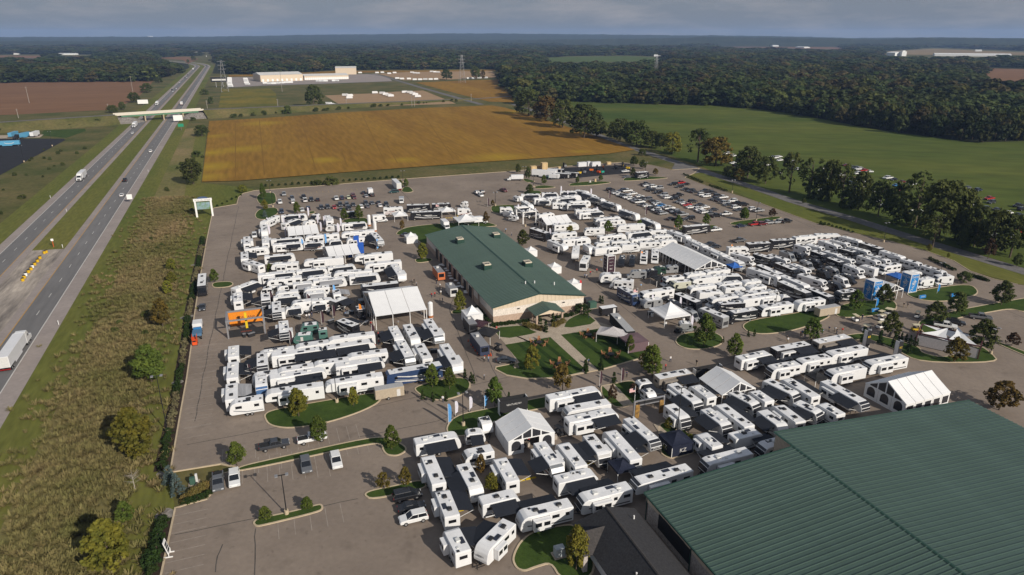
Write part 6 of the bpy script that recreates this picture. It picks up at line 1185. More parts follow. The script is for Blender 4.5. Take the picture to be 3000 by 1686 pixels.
# light poles
def light_pole(t, x, y, ytop, label=None, base=True, z=0):
    X, Y = t(x, y); h = max(6.5, min(13, height_at(X, Y, t(x, ytop)[1]))); p = G(X, Y); o = thing('light_pole', label or 'black parking light pole on concrete foot', 'lamp post', (p.x, p.y, z), VA, 'parking lot light poles')
    put('pole', cached(('lp', round(h, 1)), lambda: MB().tube((0, 0, .7), (0, 0, h), .11, 6, 0, .07).mesh('pole', black_m)), o)
    if base: put('foot', cached('lpb', lambda: MB().tube((0, 0, 0), (0, 0, .9), .38, 10).mesh('foot', kerb_m)), o)
    put('arm', simple_box('arm', 1.5, .12, .12, black_m), o, (0, 0, h - .02)); put('lamp_head', simple_box('lamp_head', .5, .7, .18, grey_m), o, (.85, 0, h - .05)); put('lamp_head', simple_box('lamp_head', .5, .7, .18, grey_m), o, (-.85, 0, h - .05))
for t, x, y, yt in ((T14, 1890, 680, 190), (TE, 915, 865, 370), (tile(0, 1174, 4.293), 2110, 400, -400), (TC, 1790, 1030, 570), (TP, 205, 500, 280), (TP, 165, 290, 110), (TO, 290, 385, 200), (TO, 430, 510, 350), (TZ, 2325, 230, 50), (TZ, 1700, 490, 260), (TH, 690, 470, -220), (TM, 1385, 1420, 1140), (TN, 972, 360, 70), (TN, 1800, 950, 730), (TS, 2070, 1430, 1050), (TK, 2395, 760, 490), (TK, 2035, 330, 180), (TJ, 2000, 720, 540), (TJ, 5, 320, 150), (TJ, 460, 640, 480), (TQ, 230, 700, 560), (T1, 395, 950, 840), (T1, 182, 1070, 945), (TP, 2170, 130, 0), (TO, 2115, 300, 200)):
    light_pole(t, x, y, yt)
# utility poles and pylons
wood = mat('weathered_pole', (.32, .29, .26), .9)
def util(t, x, y, yt, label='tall pale utility pole with crossarm'):
    X, Y = t(x, y); h = max(9, min(34, height_at(X, Y, t(x, yt)[1]))); p = G(X, Y); o = thing('utility_pole', label, 'utility pole', (p.x, p.y, -.1), VA, 'utility poles')
    put('pole', MB().tube((0, 0, 0), (0, 0, h), .3, 6, 0, .2).mesh('pole', wood), o); put('crossarm', simple_box('crossarm', 2.6, .15, .15, wood), o, (0, .2, h - 1))
for t, x, y, yt in ((T1, 140, 738, 670), (T1, 822, 695, 635), (T1, 1565, 665, 605), (T1, 2098, 658, 592), (T1, 222, 625, 500), (T1, 1003, 540, 420), (T1, 2130, 540, 385), (T2, 1763, 605, 540), (T2, 2123, 555, 520), (T2, 40, 655, 590), (T2, 533, 650, 560), (T2, 980, 610, 565), (FT3, 722, 570, 515), (FT3, 947, 575, 535), (T2, 552, 650, 575)): util(t, x, y, yt)
def pylon(t, x, y, yt, label):
    X, Y = t(x, y); h = min(60, height_at(X, Y, t(x, yt)[1])); p = G(X, Y); o = thing('lattice_pylon', label, 'pylon', (p.x, p.y, -.1), VA, unique=False)
    mb = MB(); w0, w1 = h * .11, h * .02; n = 8
    for i in range(n):
        a, b = i / n, (i + 1) / n; ra, rb = w0 + (w1 - w0) * a, w0 + (w1 - w0) * b
        for s, q in ((-1, -1), (1, -1), (1, 1), (-1, 1)): mb.tube((s * ra, q * ra, h * a), (s * rb, q * rb, h * b), .17, 4)
        for s, q, u, v in ((-1, -1, 1, -1), (1, -1, 1, 1), (1, 1, -1, 1), (-1, 1, -1, -1)): mb.tube((s * ra, q * ra, h * a), (u * rb, v * rb, h * b), .11, 4)
    put('lattice_mast', mb.mesh('lattice_mast', grey_m), o)
    for f_ in (.72, .84, .96): put('crossarm', MB().tube((-h * .13, 0, h * f_), (h * .13, 0, h * f_), .22, 4).mesh('crossarm', grey_m), o)
pylon(T1, 1700, 540, 300, 'steel lattice pylon beside the highway warehouse'); pylon(T2, 912, 470, 260, 'steel lattice pylon behind the golden field'); pylon(T2, 2370, 430, 270, 'steel lattice pylon in the right-hand woods')
# billboard
p = G(*T1(1660, 505)); bb = thing('billboard', 'dark billboard on posts near the highway pylon', 'billboard', (p.x, p.y, 0), UA, unique=False)
for s in (-1, 1): put('post', simple_box('post', .8, .8, 8, grey_m), bb, (s * 5, 0, 0))
put('panel', simple_box('panel', 24, 1, 7, black_f), bb, (0, 0, 8)); put('white_strip', simple_box('white_strip', 20, .1, 2.4, stripe_w), bb, (0, -.56, 10))
# storage yard clutter
pine_m = mat('raw_pine_crate', (.62, .45, .24), .8, var=.08)
def crate(x, y, w, d, h, label):
    p = G(*TO(x, y)); o = thing('wooden_crate', label, 'crate', (p.x, p.y, 0), UA, 'wooden crates'); put('box', simple_box('box', w, d, h, pine_m), o)
    for s in (-1, 1): put('batten', simple_box('batten', .15, .1, h, MATS['raw_pine_crate']), o, (s * w * .3, -d / 2 - .05, 0))
    put('lid', simple_box('lid', w + .2, d + .2, .12, pine_m), o, (0, 0, h))
crate(425, 250, 3.4, 2.6, 2.3, 'broad pine crate at the storage yard edge'); crate(500, 225, 2.4, 2, 1.6, 'yellowish pine crate between two larger ones'); crate(588, 240, 3.5, 2.8, 4.0, 'tall pine crate with rounded look at the storage yard'); crate(1560, 165, 2.6, 2, 1.4, 'low brown crate by the far kerb'); crate(815, 232, 1.6, 1.6, 1.2, 'small pine box among the black trailers')
mark('pine crates', G(*TO(510, 240)))
for x, y, w, l in ((1155, 195, 5.6, 'white shipping container at the storage yard'), (1365, 190, 5.8, 'larger white shipping container by the far kerb'), (1260, 185, 2.2, 'small white container between two larger ones')):
    p = G(*TO(x, y)); o = thing('shipping_container', l, 'container', (p.x, p.y, 0), UA, unique=False); mb = MB()
    n = int(w / .5); put('box', simple_box('box', w, 2.4, 2.6, trl), o)
    for k in range(n): put('wall_rib', simple_box('wall_rib', .22, .06, 2.4, trl), o, (-w / 2 + (k + .5) * w / n, -1.23, .1))
    put('door', simple_box('door', .06, 2.2, 2.4, trl), o, (w / 2 + .03, 0, .1))
teal = mat('machine_teal', (.02, .30, .22), .5); omach = mat('machine_orange', (.70, .16, .02), .5); ymach = mat('machine_yellow', (.6, .40, .02), .5)
def forklift(t, x, y, m, label, s=1.0):
    p = G(*t(x, y)); o = thing('forklift', label, 'forklift', (p.x, p.y, 0), random.uniform(0, 6.28), 'forklifts in the storage yard', unique=True)
    put('body', simple_box('body', 2.4 * s, 1.3, 1.1, m, .1), o, (0, 0, .35)); put('roll_cage', cached('cage', lambda: _cage()), o, (0, 0, 1.4)); put('mast', simple_box('mast', .2, 1.0, 3.0, black_m), o, (1.35 * s, 0, .1)); put('fork', simple_box('fork', 1.1, .12, .06, black_m), o, (2.0 * s, .3, .2)); put('fork', simple_box('fork', 1.1, .12, .06, black_m), o, (2.0 * s, -.3, .2))
    for a in (-1, 1):
        for b in (-.8, .8): put('wheel', wheel_me(.35, .25), o, (b * s, a * .6, .35))
def _cage():
    mb = MB(); [mb.tube((a, b, 0), (a * .8, b, 1.0), .05, 4) for a in (-.7, .7) for b in (-.55, .55)]; mb.box(-.65, .65, -.6, .6, 1.0, 1.08); return mb.mesh('roll_cage', black_m)
for x, y, m, l in ((680, 380, teal, 'teal forklift in front of the white semi-trailer'), (1465, 300, teal, 'teal forklift on the dark yard asphalt'), (1410, 300, cone_o, 'red-orange forklift in the dark yard'), (1300, 270, omach, 'orange lift in the dark yard'), (1490, 225, omach, 'orange machine by the far kerb'), (1770, 200, ymach, 'yellow machine at the yard corner'), (1850, 240, ymach, 'yellow lift beside the white car'), (1200, 300, grey_m, 'grey lift among the black trailers'), (900, 210, grey_m, 'grey machine behind the trailer row'), (1120, 315, ymach, 'yellow machine at the trailer row end'), (1380, 255, black_m, 'black machine in the dark yard'), (1680, 240, black_m, 'black machine near the yard corner')): forklift(TO, x, y, m, l)
# boom lift and scissor lift at the left kerb
t8 = tile(0, 837, 4.293)
p = G(*t8(2458, 740)); o = thing('scissor_lift', 'orange scissor lift at the left kerb', 'lift', (p.x, p.y, 0), VANG, unique=False); put('base', simple_box('base', 2.4, 1.2, .8, cone_o), o, (0, 0, .3)); put('platform', simple_box('platform', 2.4, 1.2, .12, cone_o), o, (0, 0, 1.6))
for s in (-1, 1): put('guard_rail', simple_box('guard_rail', 2.4, .05, .9, cone_o), o, (0, s * .58, 1.72)); [put('wheel', wheel_me(.3, .2), o, (q, s * .55, .3)) for q in (-.8, .8)]
put('scissor_arms', simple_box('scissor_arms', 2.0, .5, .5, black_m), o, (0, 0, 1.1))
mark('orange scissor lift', p)
p = G(*t8(2490, 660)); box_truck(p, VANG, 3.2, 'blue flatbed truck behind the orange scissor lift', mat('blue_bed', (.08, .17, .28), .5), 'b', 1.9)
p = G(*t8(2490, 520), 1); p.z = 0; box_truck(p, VANG, 3.4, 'white service truck at the left kerb', trl, 'g', 2.6)
rv(2530, -250, 2548, 130, 'm', ('#k',), t8)
p = G(*t8(2545, 270), .7); p.z = 0; car(p, 'd', 'sedan', VANG + math.pi, 'at the left kerb behind a black motorhome')
# golf carts and utility vehicles
def golf(t, x, y, ang, roofm, bodym, label):
    p = G(*t(x, y)); o = thing('golf_cart', label, 'golf cart', (p.x, p.y, 0), ang, 'golf carts')
    def f():
        mb = MB(); mb.prism([(-1.15, .3), (1.15, .3), (1.2, .6), (.9, .85), (.5, .6), (-.1, .55), (-.2, .85), (-1.1, .9)], -.58, .58); return mb.mesh('body', bodym, .05)
    put('body', cached(('gb', bodym.name), f), o); put('roof', simple_box('roof', 1.9, 1.2, .08, roofm, .03), o, (-.1, 0, 1.85)); put('seat', simple_box('seat', .5, 1.0, .5, black_f), o, (-.45, 0, .75))
    for a in (-.9, .7):
        for b in (-.52, .52): put('roof_post', simple_box('roof_post', .05, .05, 1.1, black_m), o, (a, b, .75)); put('wheel', wheel_me(.24, .18), o, (a, b, .24))
cart_c = mat('cream_cart', (.62, .55, .38), .5)
for x, y, a in ((415, 870, 10), (510, 830, 20), (560, 840, 20), (960, 880, 30), (440, 930, -20), (200, 1085, -60), (400, 1040, 10), (470, 1030, 10), (20, 930, 80), (940, 1080, -20)): golf(TS, x, y, UA + R(a), cart_c, white_m if x != 940 else ymach, 'cream roofed golf cart')
golf(TI, 2250, 60, UA, cart_c, white_m, 'cream roofed golf cart'); golf(TE, 1290, 440, UA + R(30), cart_c, white_m, 'cream roofed golf cart'); golf(TD, 2370, 970, UA - R(60), black_m, black_m, 'black utility buggy'); golf(TE, 2360, 1000, UA - R(70), black_m, black_m, 'black utility buggy'); golf(TL, 1480, 1420, UA, MATS['tan_paint'], black_m, 'tan roofed utility buggy')
# wooden chairs and fire tables on the hall lawns, round tables
teak = mat('teak', (.32, .15, .07), .7, var=.1)
def _adiron():
    mb = MB(); mb.box(-.35, .35, -.35, .35, .3, .36); mb.add([(-.35, -.35, .36), (-.35, .35, .36), (-.62, .3, 1.15), (-.62, -.3, 1.15), (-.29, -.35, .36), (-.29, .35, .36), (-.56, .3, 1.15), (-.56, -.3, 1.15)], [(0, 1, 2, 3), (4, 7, 6, 5), (0, 4, 5, 1), (2, 6, 7, 3), (0, 3, 7, 4), (1, 5, 6, 2)]); [mb.box(-.3, .5, s - .06, s + .06, .58, .63) for s in (-.38, .38)]; [mb.box(a, a + .07, s - .05, s + .05, 0, .58) for a in (-.3, .35) for s in (-.38, .38)]; return mb.mesh('chair', teak)
adi = _adiron()
for cx, cy in ((820, 970), (1570, 855), (1135, 1300), (1905, 1150)):
    p = G(*TW(cx, cy)); o = thing('fire_table', 'black round fire table on the hall lawn', 'table', (p.x, p.y, .075), 0, 'fire tables'); put('table_top', MB().tube((0, 0, .5), (0, 0, .58), .9, 12).mesh('table_top', black_m), o); put('pedestal', MB().tube((0, 0, 0), (0, 0, .5), .4, 8).mesh('pedestal', black_m), o)
    for k in range(5):
        a = k * 1.256 + .3; c = thing('lawn_chair', 'wooden slatted lawn chair at a fire table', 'chair', (p.x + 2.0 * math.cos(a), p.y + 2.0 * math.sin(a), .075), a + math.pi, 'lawn chairs round the fire tables'); put('seat_frame', adi, c)
wt = MB().tube((0, 0, .72), (0, 0, .76), .75, 12).mesh('table_top', white_m); wl_ = MB().tube((0, 0, 0), (0, 0, .72), .06, 6).mesh('leg', grey_m)
small_objs(TZ, '1500 1140|1545 1150|1580 1200|1600 1230|1640 1270|1640 1310|1660 1350|1730 1380|1780 1420|1545 1125', 'patio_table', 'white round patio table by the hall wall', 'table', [('table_top', wt, (0, 0, 0), 0), ('leg', wl_, (0, 0, 0), 0)], 0, 'patio tables by the hall')
small_objs(TD, '1760 30|1800 20|1840 40|1880 100|1880 120', 'patio_table', 'white round patio table by the hall wall', 'table', [('table_top', wt, (0, 0, 0), 0), ('leg', wl_, (0, 0, 0), 0)], 0, 'patio tables by the hall')
# transformers, bins, blocks
def ubox(t, x, y, w, d, h, m, label, z=0.0, rz=None):
    p = G(*t(x, y)); o = thing('utility_cabinet', label, 'cabinet', (p.x, p.y, z), VA if rz is None else rz, 'utility cabinets', unique=True); put('cabinet', simple_box('cabinet', w, d, h, m, .04), o); put('pad', simple_box('pad', w + .6, d + .6, .1, conc), o); put('door_panel', simple_box('door_panel', w * .8, .03, h * .75, m), o, (0, -d / 2 - .01, h * .12))
ubox(TW, 1620, 420, 2.2, 1.8, 1.9, green_u, 'green transformer cabinet at the hall corner'); ubox(TW, 1555, 350, 2.2, 1.8, 1.6, stripe_k, 'dark cabinet behind the green transformer'); ubox(T14, 710, 300, .9, .8, 1.4, green_u, 'pale green cabinet near the blue spruces'); ubox(T14, 762, 270, .4, .5, 1.7, stripe_w, 'narrow white cabinet near the blue spruces'); ubox(TV, 970, 1150, 1.6, 1.2, 1.6, mat('pale_cabinet', (.4, .43, .45), .5), 'pale grey cabinet on the lawn by the house', .11); ubox(TW, 475, 1320, .7, .5, 1.1, tan_m, 'tan pedestal on the left hall lawn', .075); ubox(TO, 1280, 440, .8, .6, 1.0, stripe_w, 'white pedestal on the far narrow island', .11); ubox(TO, 1360, 430, .9, .6, 1.6, pine_m, 'orange pedestal on the far narrow island', .11)
blk = mat('ballast_block', (.42, .36, .30), .9)
for t, l in ((TE, '1395 860|1470 990|1620 1220|1870 1170|2290 1060'), (TG, '590 400|840 350')):
    small_objs(t, l, 'ballast_block', 'tan concrete ballast block at the tent foot', 'block', [('block', simple_box('block', 1.0, 1.0, .8, blk, .05), (0, 0, 0), 0), ('lifting_eye', simple_box('lifting_eye', .2, .06, .1, black_m), (0, 0, .8), 0)], 0, 'ballast blocks')
small_objs(TL, '1085 1170|1283 1300|1555 1240', 'water_barrel', 'white water barrel at the canopy leg', 'barrel', [('drum', MB().tube((0, 0, 0), (0, 0, .9), .42, 10).mesh('drum', white_m), (0, 0, 0), 0), ('lid', MB().tube((0, 0, .9), (0, 0, .96), .3, 10).mesh('lid', grey_m), (0, 0, 0), 0)], 0, 'water barrels')
for t, l in ((TB, '290 960|400 960|640 640|1900 620|1850 650|2130 780|1600 760|1560 620|1100 700|1720 560|2200 650|2080 700|2350 960|2420 1050|2480 1000|1250 620|1500 560'), (TD, '640 770|700 840|1260 700|1240 740|1400 1000|780 1150'), (TJ, '1000 400|1040 410|620 620|1560 1060|1500 1080'), (TL, '420 560|560 600|1060 1150|1330 1200|1420 1190')):
    small_objs(t, l, 'display_counter', 'black display counter in the show aisles', 'counter', [('counter', simple_box('counter', 1.8, .7, 1.0, black_f, .03), (0, 0, 0), 0), ('counter_top', simple_box('counter_top', 1.9, .8, .05, stripe_g), (0, 0, 1.0), 0)], 0, 'display counters')
p = G(*TB(2040, 440), .7); p.z = 0; car(p, 'k', 'suv', VANG, 'left of the largest white tent')
# cable ramps lie flat on the asphalt
for t, a, b in ((TG, (740, 870), (995, 815)), (T6, (995, 605), (1215, 550)), (TG, (1750, 620), (1840, 605)), (TZ, (1720, 350), (1820, 445)), (TZ, (1570, 410), (1690, 405))):
    A_, B_ = G(*t(*a)), G(*t(*b)); d = B_ - A_; o = thing('cable_ramp', 'yellow cable ramp lying on the asphalt', 'cable ramp', A_, math.atan2(d.y, d.x), 'cable ramps'); n = max(2, int(d.length / .95))
    rm_ = cached('ramp', lambda: MB().prism([(0, 0), (.9, 0), (.9, .06), (0, .06)], -.25, .25).mesh('ramp_section', yellow_f))
    for k in range(n): put('ramp_section', rm_, o, (k * d.length / n, 0, .001))
# flagpole with flag
fs_ = mat('flag_stripes', (.5, .08, .09), .7, scale=6, col2=(.7, .68, .66), stretch=(.1, .1, 2))
for t, x, y, h, l in ((TF, 1320, 800, 7, 'striped flag on a pole by the grey gateway'), (TZ, 1480, 420, 7, 'striped flag on a pole beside the black motorhome'), (TL, 850, 1020, 6, 'small striped flag by the navy motorhome')):
    p = G(*t(x, y)); o = thing('flagpole', l, 'flag', (p.x, p.y, 0), VA, unique=False); put('pole', cached(('fpo', h), lambda: MB().tube((0, 0, 0), (0, 0, h), .05, 5).mesh('pole', white_m)), o); put('flag', simple_box('flag', 1.4, .04, .9, fs_), o, (-.7, 0, h - 1.4)); put('canton', simple_box('canton', .55, .06, .48, navy_f), o, (-.32, 0, h - .95))
# leaning white sign at the lower left kerb
p = G(*T14(420, 1190)); o = thing('sandwich_board', 'white sign board with black panels at the lower left kerb', 'sign', (p.x, p.y, 0), R(105), unique=False)
sb_ = put('board', simple_box('board', 1.3, .1, 2.4, white_m), o, (0, 0, .5)); sb_.rotation_euler = (R(-12), 0, 0)
for z in (.35, .95, 1.5): put('black_panel', simple_box('black_panel', .95, .02, .42, black_f), sb_, (0, -.065, z))
for s in (-1, 1): put('foot', simple_box('foot', .15, 1.3, .15, white_m), o, (s * .6, .1, 0)); put('stand', simple_box('stand', .12, .12, .8, white_m), o, (s * .6, 0, .1))
# stone outfalls along the left kerb
for k, (t, a, b) in enumerate(((t8, (2260, 410), (2440, 375)), (t8, (2160, 1235), (2300, 1190)), (th, (2400, 1190), (2520, 1180)), (T14, (250, 740), (460, 620)), (T14, (270, 210), (360, 170)))):
    A_, B_ = G(*t(*a)), G(*t(*b)); d = (B_ - A_); n = Vector((-d.y, d.x, 0)).normalized() * (1.2 if k < 3 else 1.8); flat('stone_outfall', rounded([A_ - n * .7, A_ + n * .7, B_ + n, B_ - n], 2), -.05, rock_m)
# ---- people
TOPS = [('white', (.7, .7, .7)), ('navy', (.02, .03, .07)), ('black', (.02, .02, .02)), ('red', (.4, .03, .03)), ('grey', (.2, .2, .21)), ('light blue', (.2, .35, .55))]
skin = mat('skin', (.45, .28, .20), .6); jeans = mat('denim', (.03, .05, .10), .8); khaki = mat('khaki_cloth', (.30, .24, .16), .8); hair = mat('brown_hair', (.03, .018, .01), .8)
def person(p, i):
    rng = random.Random(i * 5 + 1); tn, tcx = rng.choice(TOPS); lm = rng.choice((jeans, khaki, black_f))
    def f():
        me = PM[i % 2].copy(); me.materials.clear()
        for m in (mat('shirt_' + tn.replace(' ', '_'), tcx, .8), lm, skin, hair): me.materials.append(m)
        for q in me.polygons:
            z = q.center.z; y = abs(q.center.y); q.material_index = 3 if (z > 1.7 or (z > 1.6 and q.center.x < -.02)) else 2 if z > 1.48 else 1 if (z < .97 and y < .2) else 2 if (y > .2 and z < 1.15) else 0
            q.use_smooth = True
        return me
    o = thing('person', f'person in {tn} top and ' + {'denim': 'jeans', 'khaki_cloth': 'khaki trousers'}.get(lm.name, 'black trousers'), 'person', (p.x, p.y, p.z), rng.uniform(0, 6.28), 'visitors walking the show')
    put('figure', cached(('pers', i % 2, tn, lm.name), f), o)
PL = [(TF, '1215 235|1020 300|1800 120'), (TI, '1055 205|1690 60|1590 100|1780 70|1805 95|1890 85'), (TD, '1490 245|1530 240|1510 90|570 880|610 890|630 800|680 880|860 590'), (TJ, '1350 1420|1380 1420|1400 1420|250 780|170 720|1220 1270'), (TL, '65 600|90 600|115 600'), (TS, '755 730|815 735|80 950|130 910'), (TW, '1565 1280|180 780|1570 580|730 1000|950 105'), (TE, '605 510'), (TZ, '1070 1400|1100 1390|1135 1440|2480 620'), (TB, '1230 700|1270 690|1650 670|2110 720|2170 800|2200 810|2320 1060|2360 1070'), (TM, '2210 1070|2230 1070|2250 1080|2120 890')]
for t, (a, b, c, d) in ((OV, (1060, 700, 1110, 820)), (OV, (1480, 660, 1560, 780)), (OV, (1560, 900, 1800, 950)), (OV, (1180, 850, 1240, 980)), (OV, (1950, 830, 2200, 870)), (OV, (930, 790, 960, 1000)), (OV, (720, 770, 900, 800)), (OV, (1300, 1100, 1420, 1260)), (OV, (1600, 690, 1680, 730)), (OV, (1880, 640, 2000, 700))):
    PL.append((t, '|'.join(f'{random.uniform(a, c):.0f} {random.uniform(b, d):.0f}' for _ in range(5))))
k_ = 0
for t, l in PL:
    for e in l.split('|'): x, y = map(float, e.split()); p = G(*t(x, y)); person(p, k_); k_ += 1
# parking stall lines
sl_me = simple_box('stall_line', .12, 5.4, .003, faint_p); sly = simple_box('stall_line', .12, 5.4, .003, mat('worn_yellow_stall_paint', (.42, .30, .12), .9))
def stalls(a, b, n, ang, y=False):
    for k in range(n): p = a + (b - a) * (k / max(1, n - 1)); put('stall_line', sly if y else sl_me, lot, (p.x, p.y, .004), ang)
stalls(G(*TP(420, 320)), G(*TP(1640, 215)), 15, VA, True); stalls(G(*TO(-900, 250)), G(*TO(-200, 235)), 6, VA, True)
stalls(G(*OV(452, 1105)) + UX * 3, G(*OV(540, 560)) + UX * 3, 44, VA + R(90))
stalls(G(*T14(1330, 190)), G(*T14(2420, 100)), 8, VA); stalls(G(*T14(480, 700)) + UX * 2.6, G(*T14(370, 1420)) + UX * 2.6, 7, VA + R(90)); stalls(G(*OV(650, 1170)), G(*OV(950, 1115)), 12, VA)
stalls(G(*T6600(130, 1150)), G(*T6600(170, 200)), 12, VA + R(90)); stalls(G(*TS(2000, 850)), G(*TS(2600, 930)), 4, VA); stalls(G(*OV(700, 1330)), G(*OV(860, 1290)), 5, VA)
stalls(G(*T6600(230, 900)) - UX * 9, G(*T6600(480, 60)) - UX * 9, 18, VA + R(90)); stalls(G(*OV(590, 860)) - UX * 6, G(*OV(575, 1060)) - UX * 6, 14, VA + R(90)); stalls(G(*OV(560, 1150)), G(*OV(900, 1085)), 14, VA); stalls(G(*OV(2180, 640)), G(*OV(2420, 720)), 9, VA + R(90)); stalls(G(*OV(1700, 440)), G(*OV(1000, 470)), 20, VA)
stalls(G(*TP(2500, 60)), G(*TP(3400, -40)), 9, VA, True)
# ================================================================== trees
def leaf_mat(name, c, c2, rnd=.22, drift=0): return mat(name, c, .75, .15, scale=.55, col2=c2, scale2=2.5, obj_rand=rnd, trans=.28, detail=3, drift=drift)
lm_g = leaf_mat('maple_leaf_green', (.125, .165, .028), (.050, .082, .016)); lm_y = leaf_mat('maple_leaf_yellowing', (.22, .20, .026), (.095, .11, .02)); lm_o = leaf_mat('maple_leaf_rust', (.185, .125, .024), (.085, .072, .018)); lm_d = leaf_mat('dark_leaf', (.100, .118, .030), (.040, .056, .015)); lm_s = leaf_mat('blue_spruce_needle', (.15, .20, .19), (.07, .10, .095), .1); lm_r = leaf_mat('dark_red_leaf', (.11, .055, .03), (.05, .035, .02)); lm_f = leaf_mat('forest_leaf', (.066, .090, .026), (.024, .038, .012), .30, .42); lm_b = leaf_mat('hedge_leaf', (.040, .070, .014), (.018, .034, .009), .15); lm_h = leaf_mat('hydrangea_seedhead', (.30, .25, .14), (.10, .10, .045), .15); lm_fy = leaf_mat('ornamental_grass', (.26, .19, .06), (.12, .11, .03), .15)
bark = mat('bark', (.12, .09, .065), .9, var=.15); bark_p = mat('pale_bark', (.38, .34, .29), .9)
def quads(cent, nrm, size, rng):
    n = len(cent); a = rng.normal(size=(n, 3)); t = np.cross(nrm, a); t /= np.linalg.norm(t, axis=1)[:, None] + 1e-9; b = np.cross(nrm, t)
    s = size * rng.uniform(.6, 1.25, (n, 1)); v = np.stack([cent - t * s - b * s * .7, cent + t * s - b * s * .7, cent + t * s * .6 + b * s, cent - t * s * .6 + b * s * .8], 1).reshape(-1, 3)
    return v
def np_mesh(name, v, m, smooth=False):
    n = len(v) // 4; me = bpy.data.meshes.new(name); me.vertices.add(len(v)); me.vertices.foreach_set('co', v.astype(np.float32).ravel()); me.loops.add(4 * n); me.loops.foreach_set('vertex_index', np.arange(4 * n, dtype=np.int32)); me.polygons.add(n); me.polygons.foreach_set('loop_start', np.arange(0, 4 * n, 4, dtype=np.int32))
    me.materials.append(m); me.update(calc_edges=True); return me
def crown_mesh(m, h, w, shape, seed, ncl, npc, leaf, clr, scat=.55):
    """unit-ish crown from z=0 to h: leaf clumps set along an outline, leaving gaps between them"""
    rng = np.random.default_rng(seed); cs, rs_ = [], []
    for i in range(ncl):
        t = rng.uniform(.03, .97) ** (.9 if shape != 'cone' else 1.25)
        if shape == 'oval': r = math.sin(math.pi * min(1, (t * .92 + .07))) ** .75
        elif shape == 'cone': r = (1 - t) ** .8 * .98 + .06
        elif shape == 'maple': r = (math.sin(math.pi * min(1, t * .8 + .16)) ** .9) * (1.05 - .35 * t)
        else: r = math.sin(math.pi * min(1, t * .75 + .22)) ** .6
        a = rng.uniform(0, 2 * math.pi); q = rng.uniform(.35, 1) ** .5 * (1 + .16 * math.sin(3 * a + seed))
        cs.append((math.cos(a) * r * q * w / 2, math.sin(a) * r * q * w / 2, t * h)); rs_.append(clr * rng.uniform(.6, 1.25) * (.6 + .4 * r))
    cs = np.array(cs); rs_ = np.array(rs_); d = rng.normal(size=(ncl, npc, 3)); d /= np.linalg.norm(d, axis=2)[:, :, None]
    rad = rng.uniform(.45, 1.05, (ncl, npc, 1)) * rs_[:, None, None]; cent = (cs[:, None, :] + d * rad * np.array([1, 1, .8])).reshape(-1, 3)
    nrm = d.reshape(-1, 3) + rng.normal(size=(ncl * npc, 3)) * scat + np.array([0, 0, .35]); nrm /= np.linalg.norm(nrm, axis=1)[:, None]
    return np_mesh('crown', quads(cent, nrm, leaf, rng), m)
def trunk_mesh(h, r, limbs, spread, seed, m=None):
    rng = random.Random(seed); mb = MB(); mb.tube((0, 0, 0), (0, 0, h * .55), r, 7, 0, r * .7); mb.tube((0, 0, h * .55), (0, 0, h * .92), r * .7, 6, 0, r * .15)
    for k in range(limbs):
        a = rng.uniform(0, 6.28); z = h * rng.uniform(.3, .7); mb.tube((0, 0, z), (math.cos(a) * spread * rng.uniform(.5, .9), math.sin(a) * spread * rng.uniform(.5, .9), z + h * rng.uniform(.12, .25)), r * .38, 5, 0, r * .1)
    return mb.mesh('trunk', m or bark)
# proto: (height, trunk mesh, crown mesh, crown start)
TP_ = {}
def proto(key, m, shape, h, w, n, ncl, npc, leaf, clr, cs=.2, tr=.12, limbs=6):
    TP_[key] = [(h, trunk_mesh(h, tr, limbs, w * .35, i), crown_mesh(m, h * (1 - cs), w, shape, i * 11 + hash(key) % 97 if False else i * 11 + sum(map(ord, key)) % 97, ncl, npc, leaf, clr), h * cs) for i in range(n)]
proto('green_maple', lm_g, 'maple', 7, 4.6, 3, 115, 34, .16, .6, .16); proto('yellow_maple', lm_y, 'maple', 7, 4.4, 3, 115, 34, .16, .6, .13); proto('rust_maple', lm_o, 'maple', 6, 4.2, 2, 65, 30, .17, .6); proto('dark_maple', lm_d, 'maple', 8, 5.2, 3, 105, 34, .18, .68, .15)
proto('blue_spruce', lm_s, 'cone', 6, 3.4, 2, 110, 26, .10, .42, .03, .14, 3); proto('dark_red_tree', lm_r, 'maple', 6, 4.6, 1, 60, 30, .18, .62)
proto('big_tree', lm_d, 'big', 15, 12, 4, 85, 34, .40, 1.75, .16, .38, 8); proto('big_yellow', lm_y, 'big', 13, 9, 1, 70, 30, .38, 1.5, .12, .3, 8); proto('big_rust', lm_o, 'big', 14, 11, 1, 80, 32, .40, 1.7, .12, .35, 8); proto('thin_tree', lm_d, 'big', 15, 9, 2, 42, 22, .34, 1.3, .28, .34, 12)
proto('bush', lm_b, 'big', 1.3, 1.5, 3, 26, 24, .09, .34, .0, .04, 3); proto('seedhead_shrub', lm_h, 'big', 1.2, 1.3, 2, 24, 22, .08, .3, .0, .04, 3); proto('arborvitae', lm_b, 'cone', 2.6, 1.0, 2, 40, 22, .08, .24, .02, .05, 2); proto('tuft', lm_fy, 'big', 1.2, 1.3, 2, 26, 24, .07, .36, .0, .03, 2); proto('wild_bush', lm_d, 'big', 4.0, 5.0, 3, 40, 26, .26, .9, .0, .1, 5)
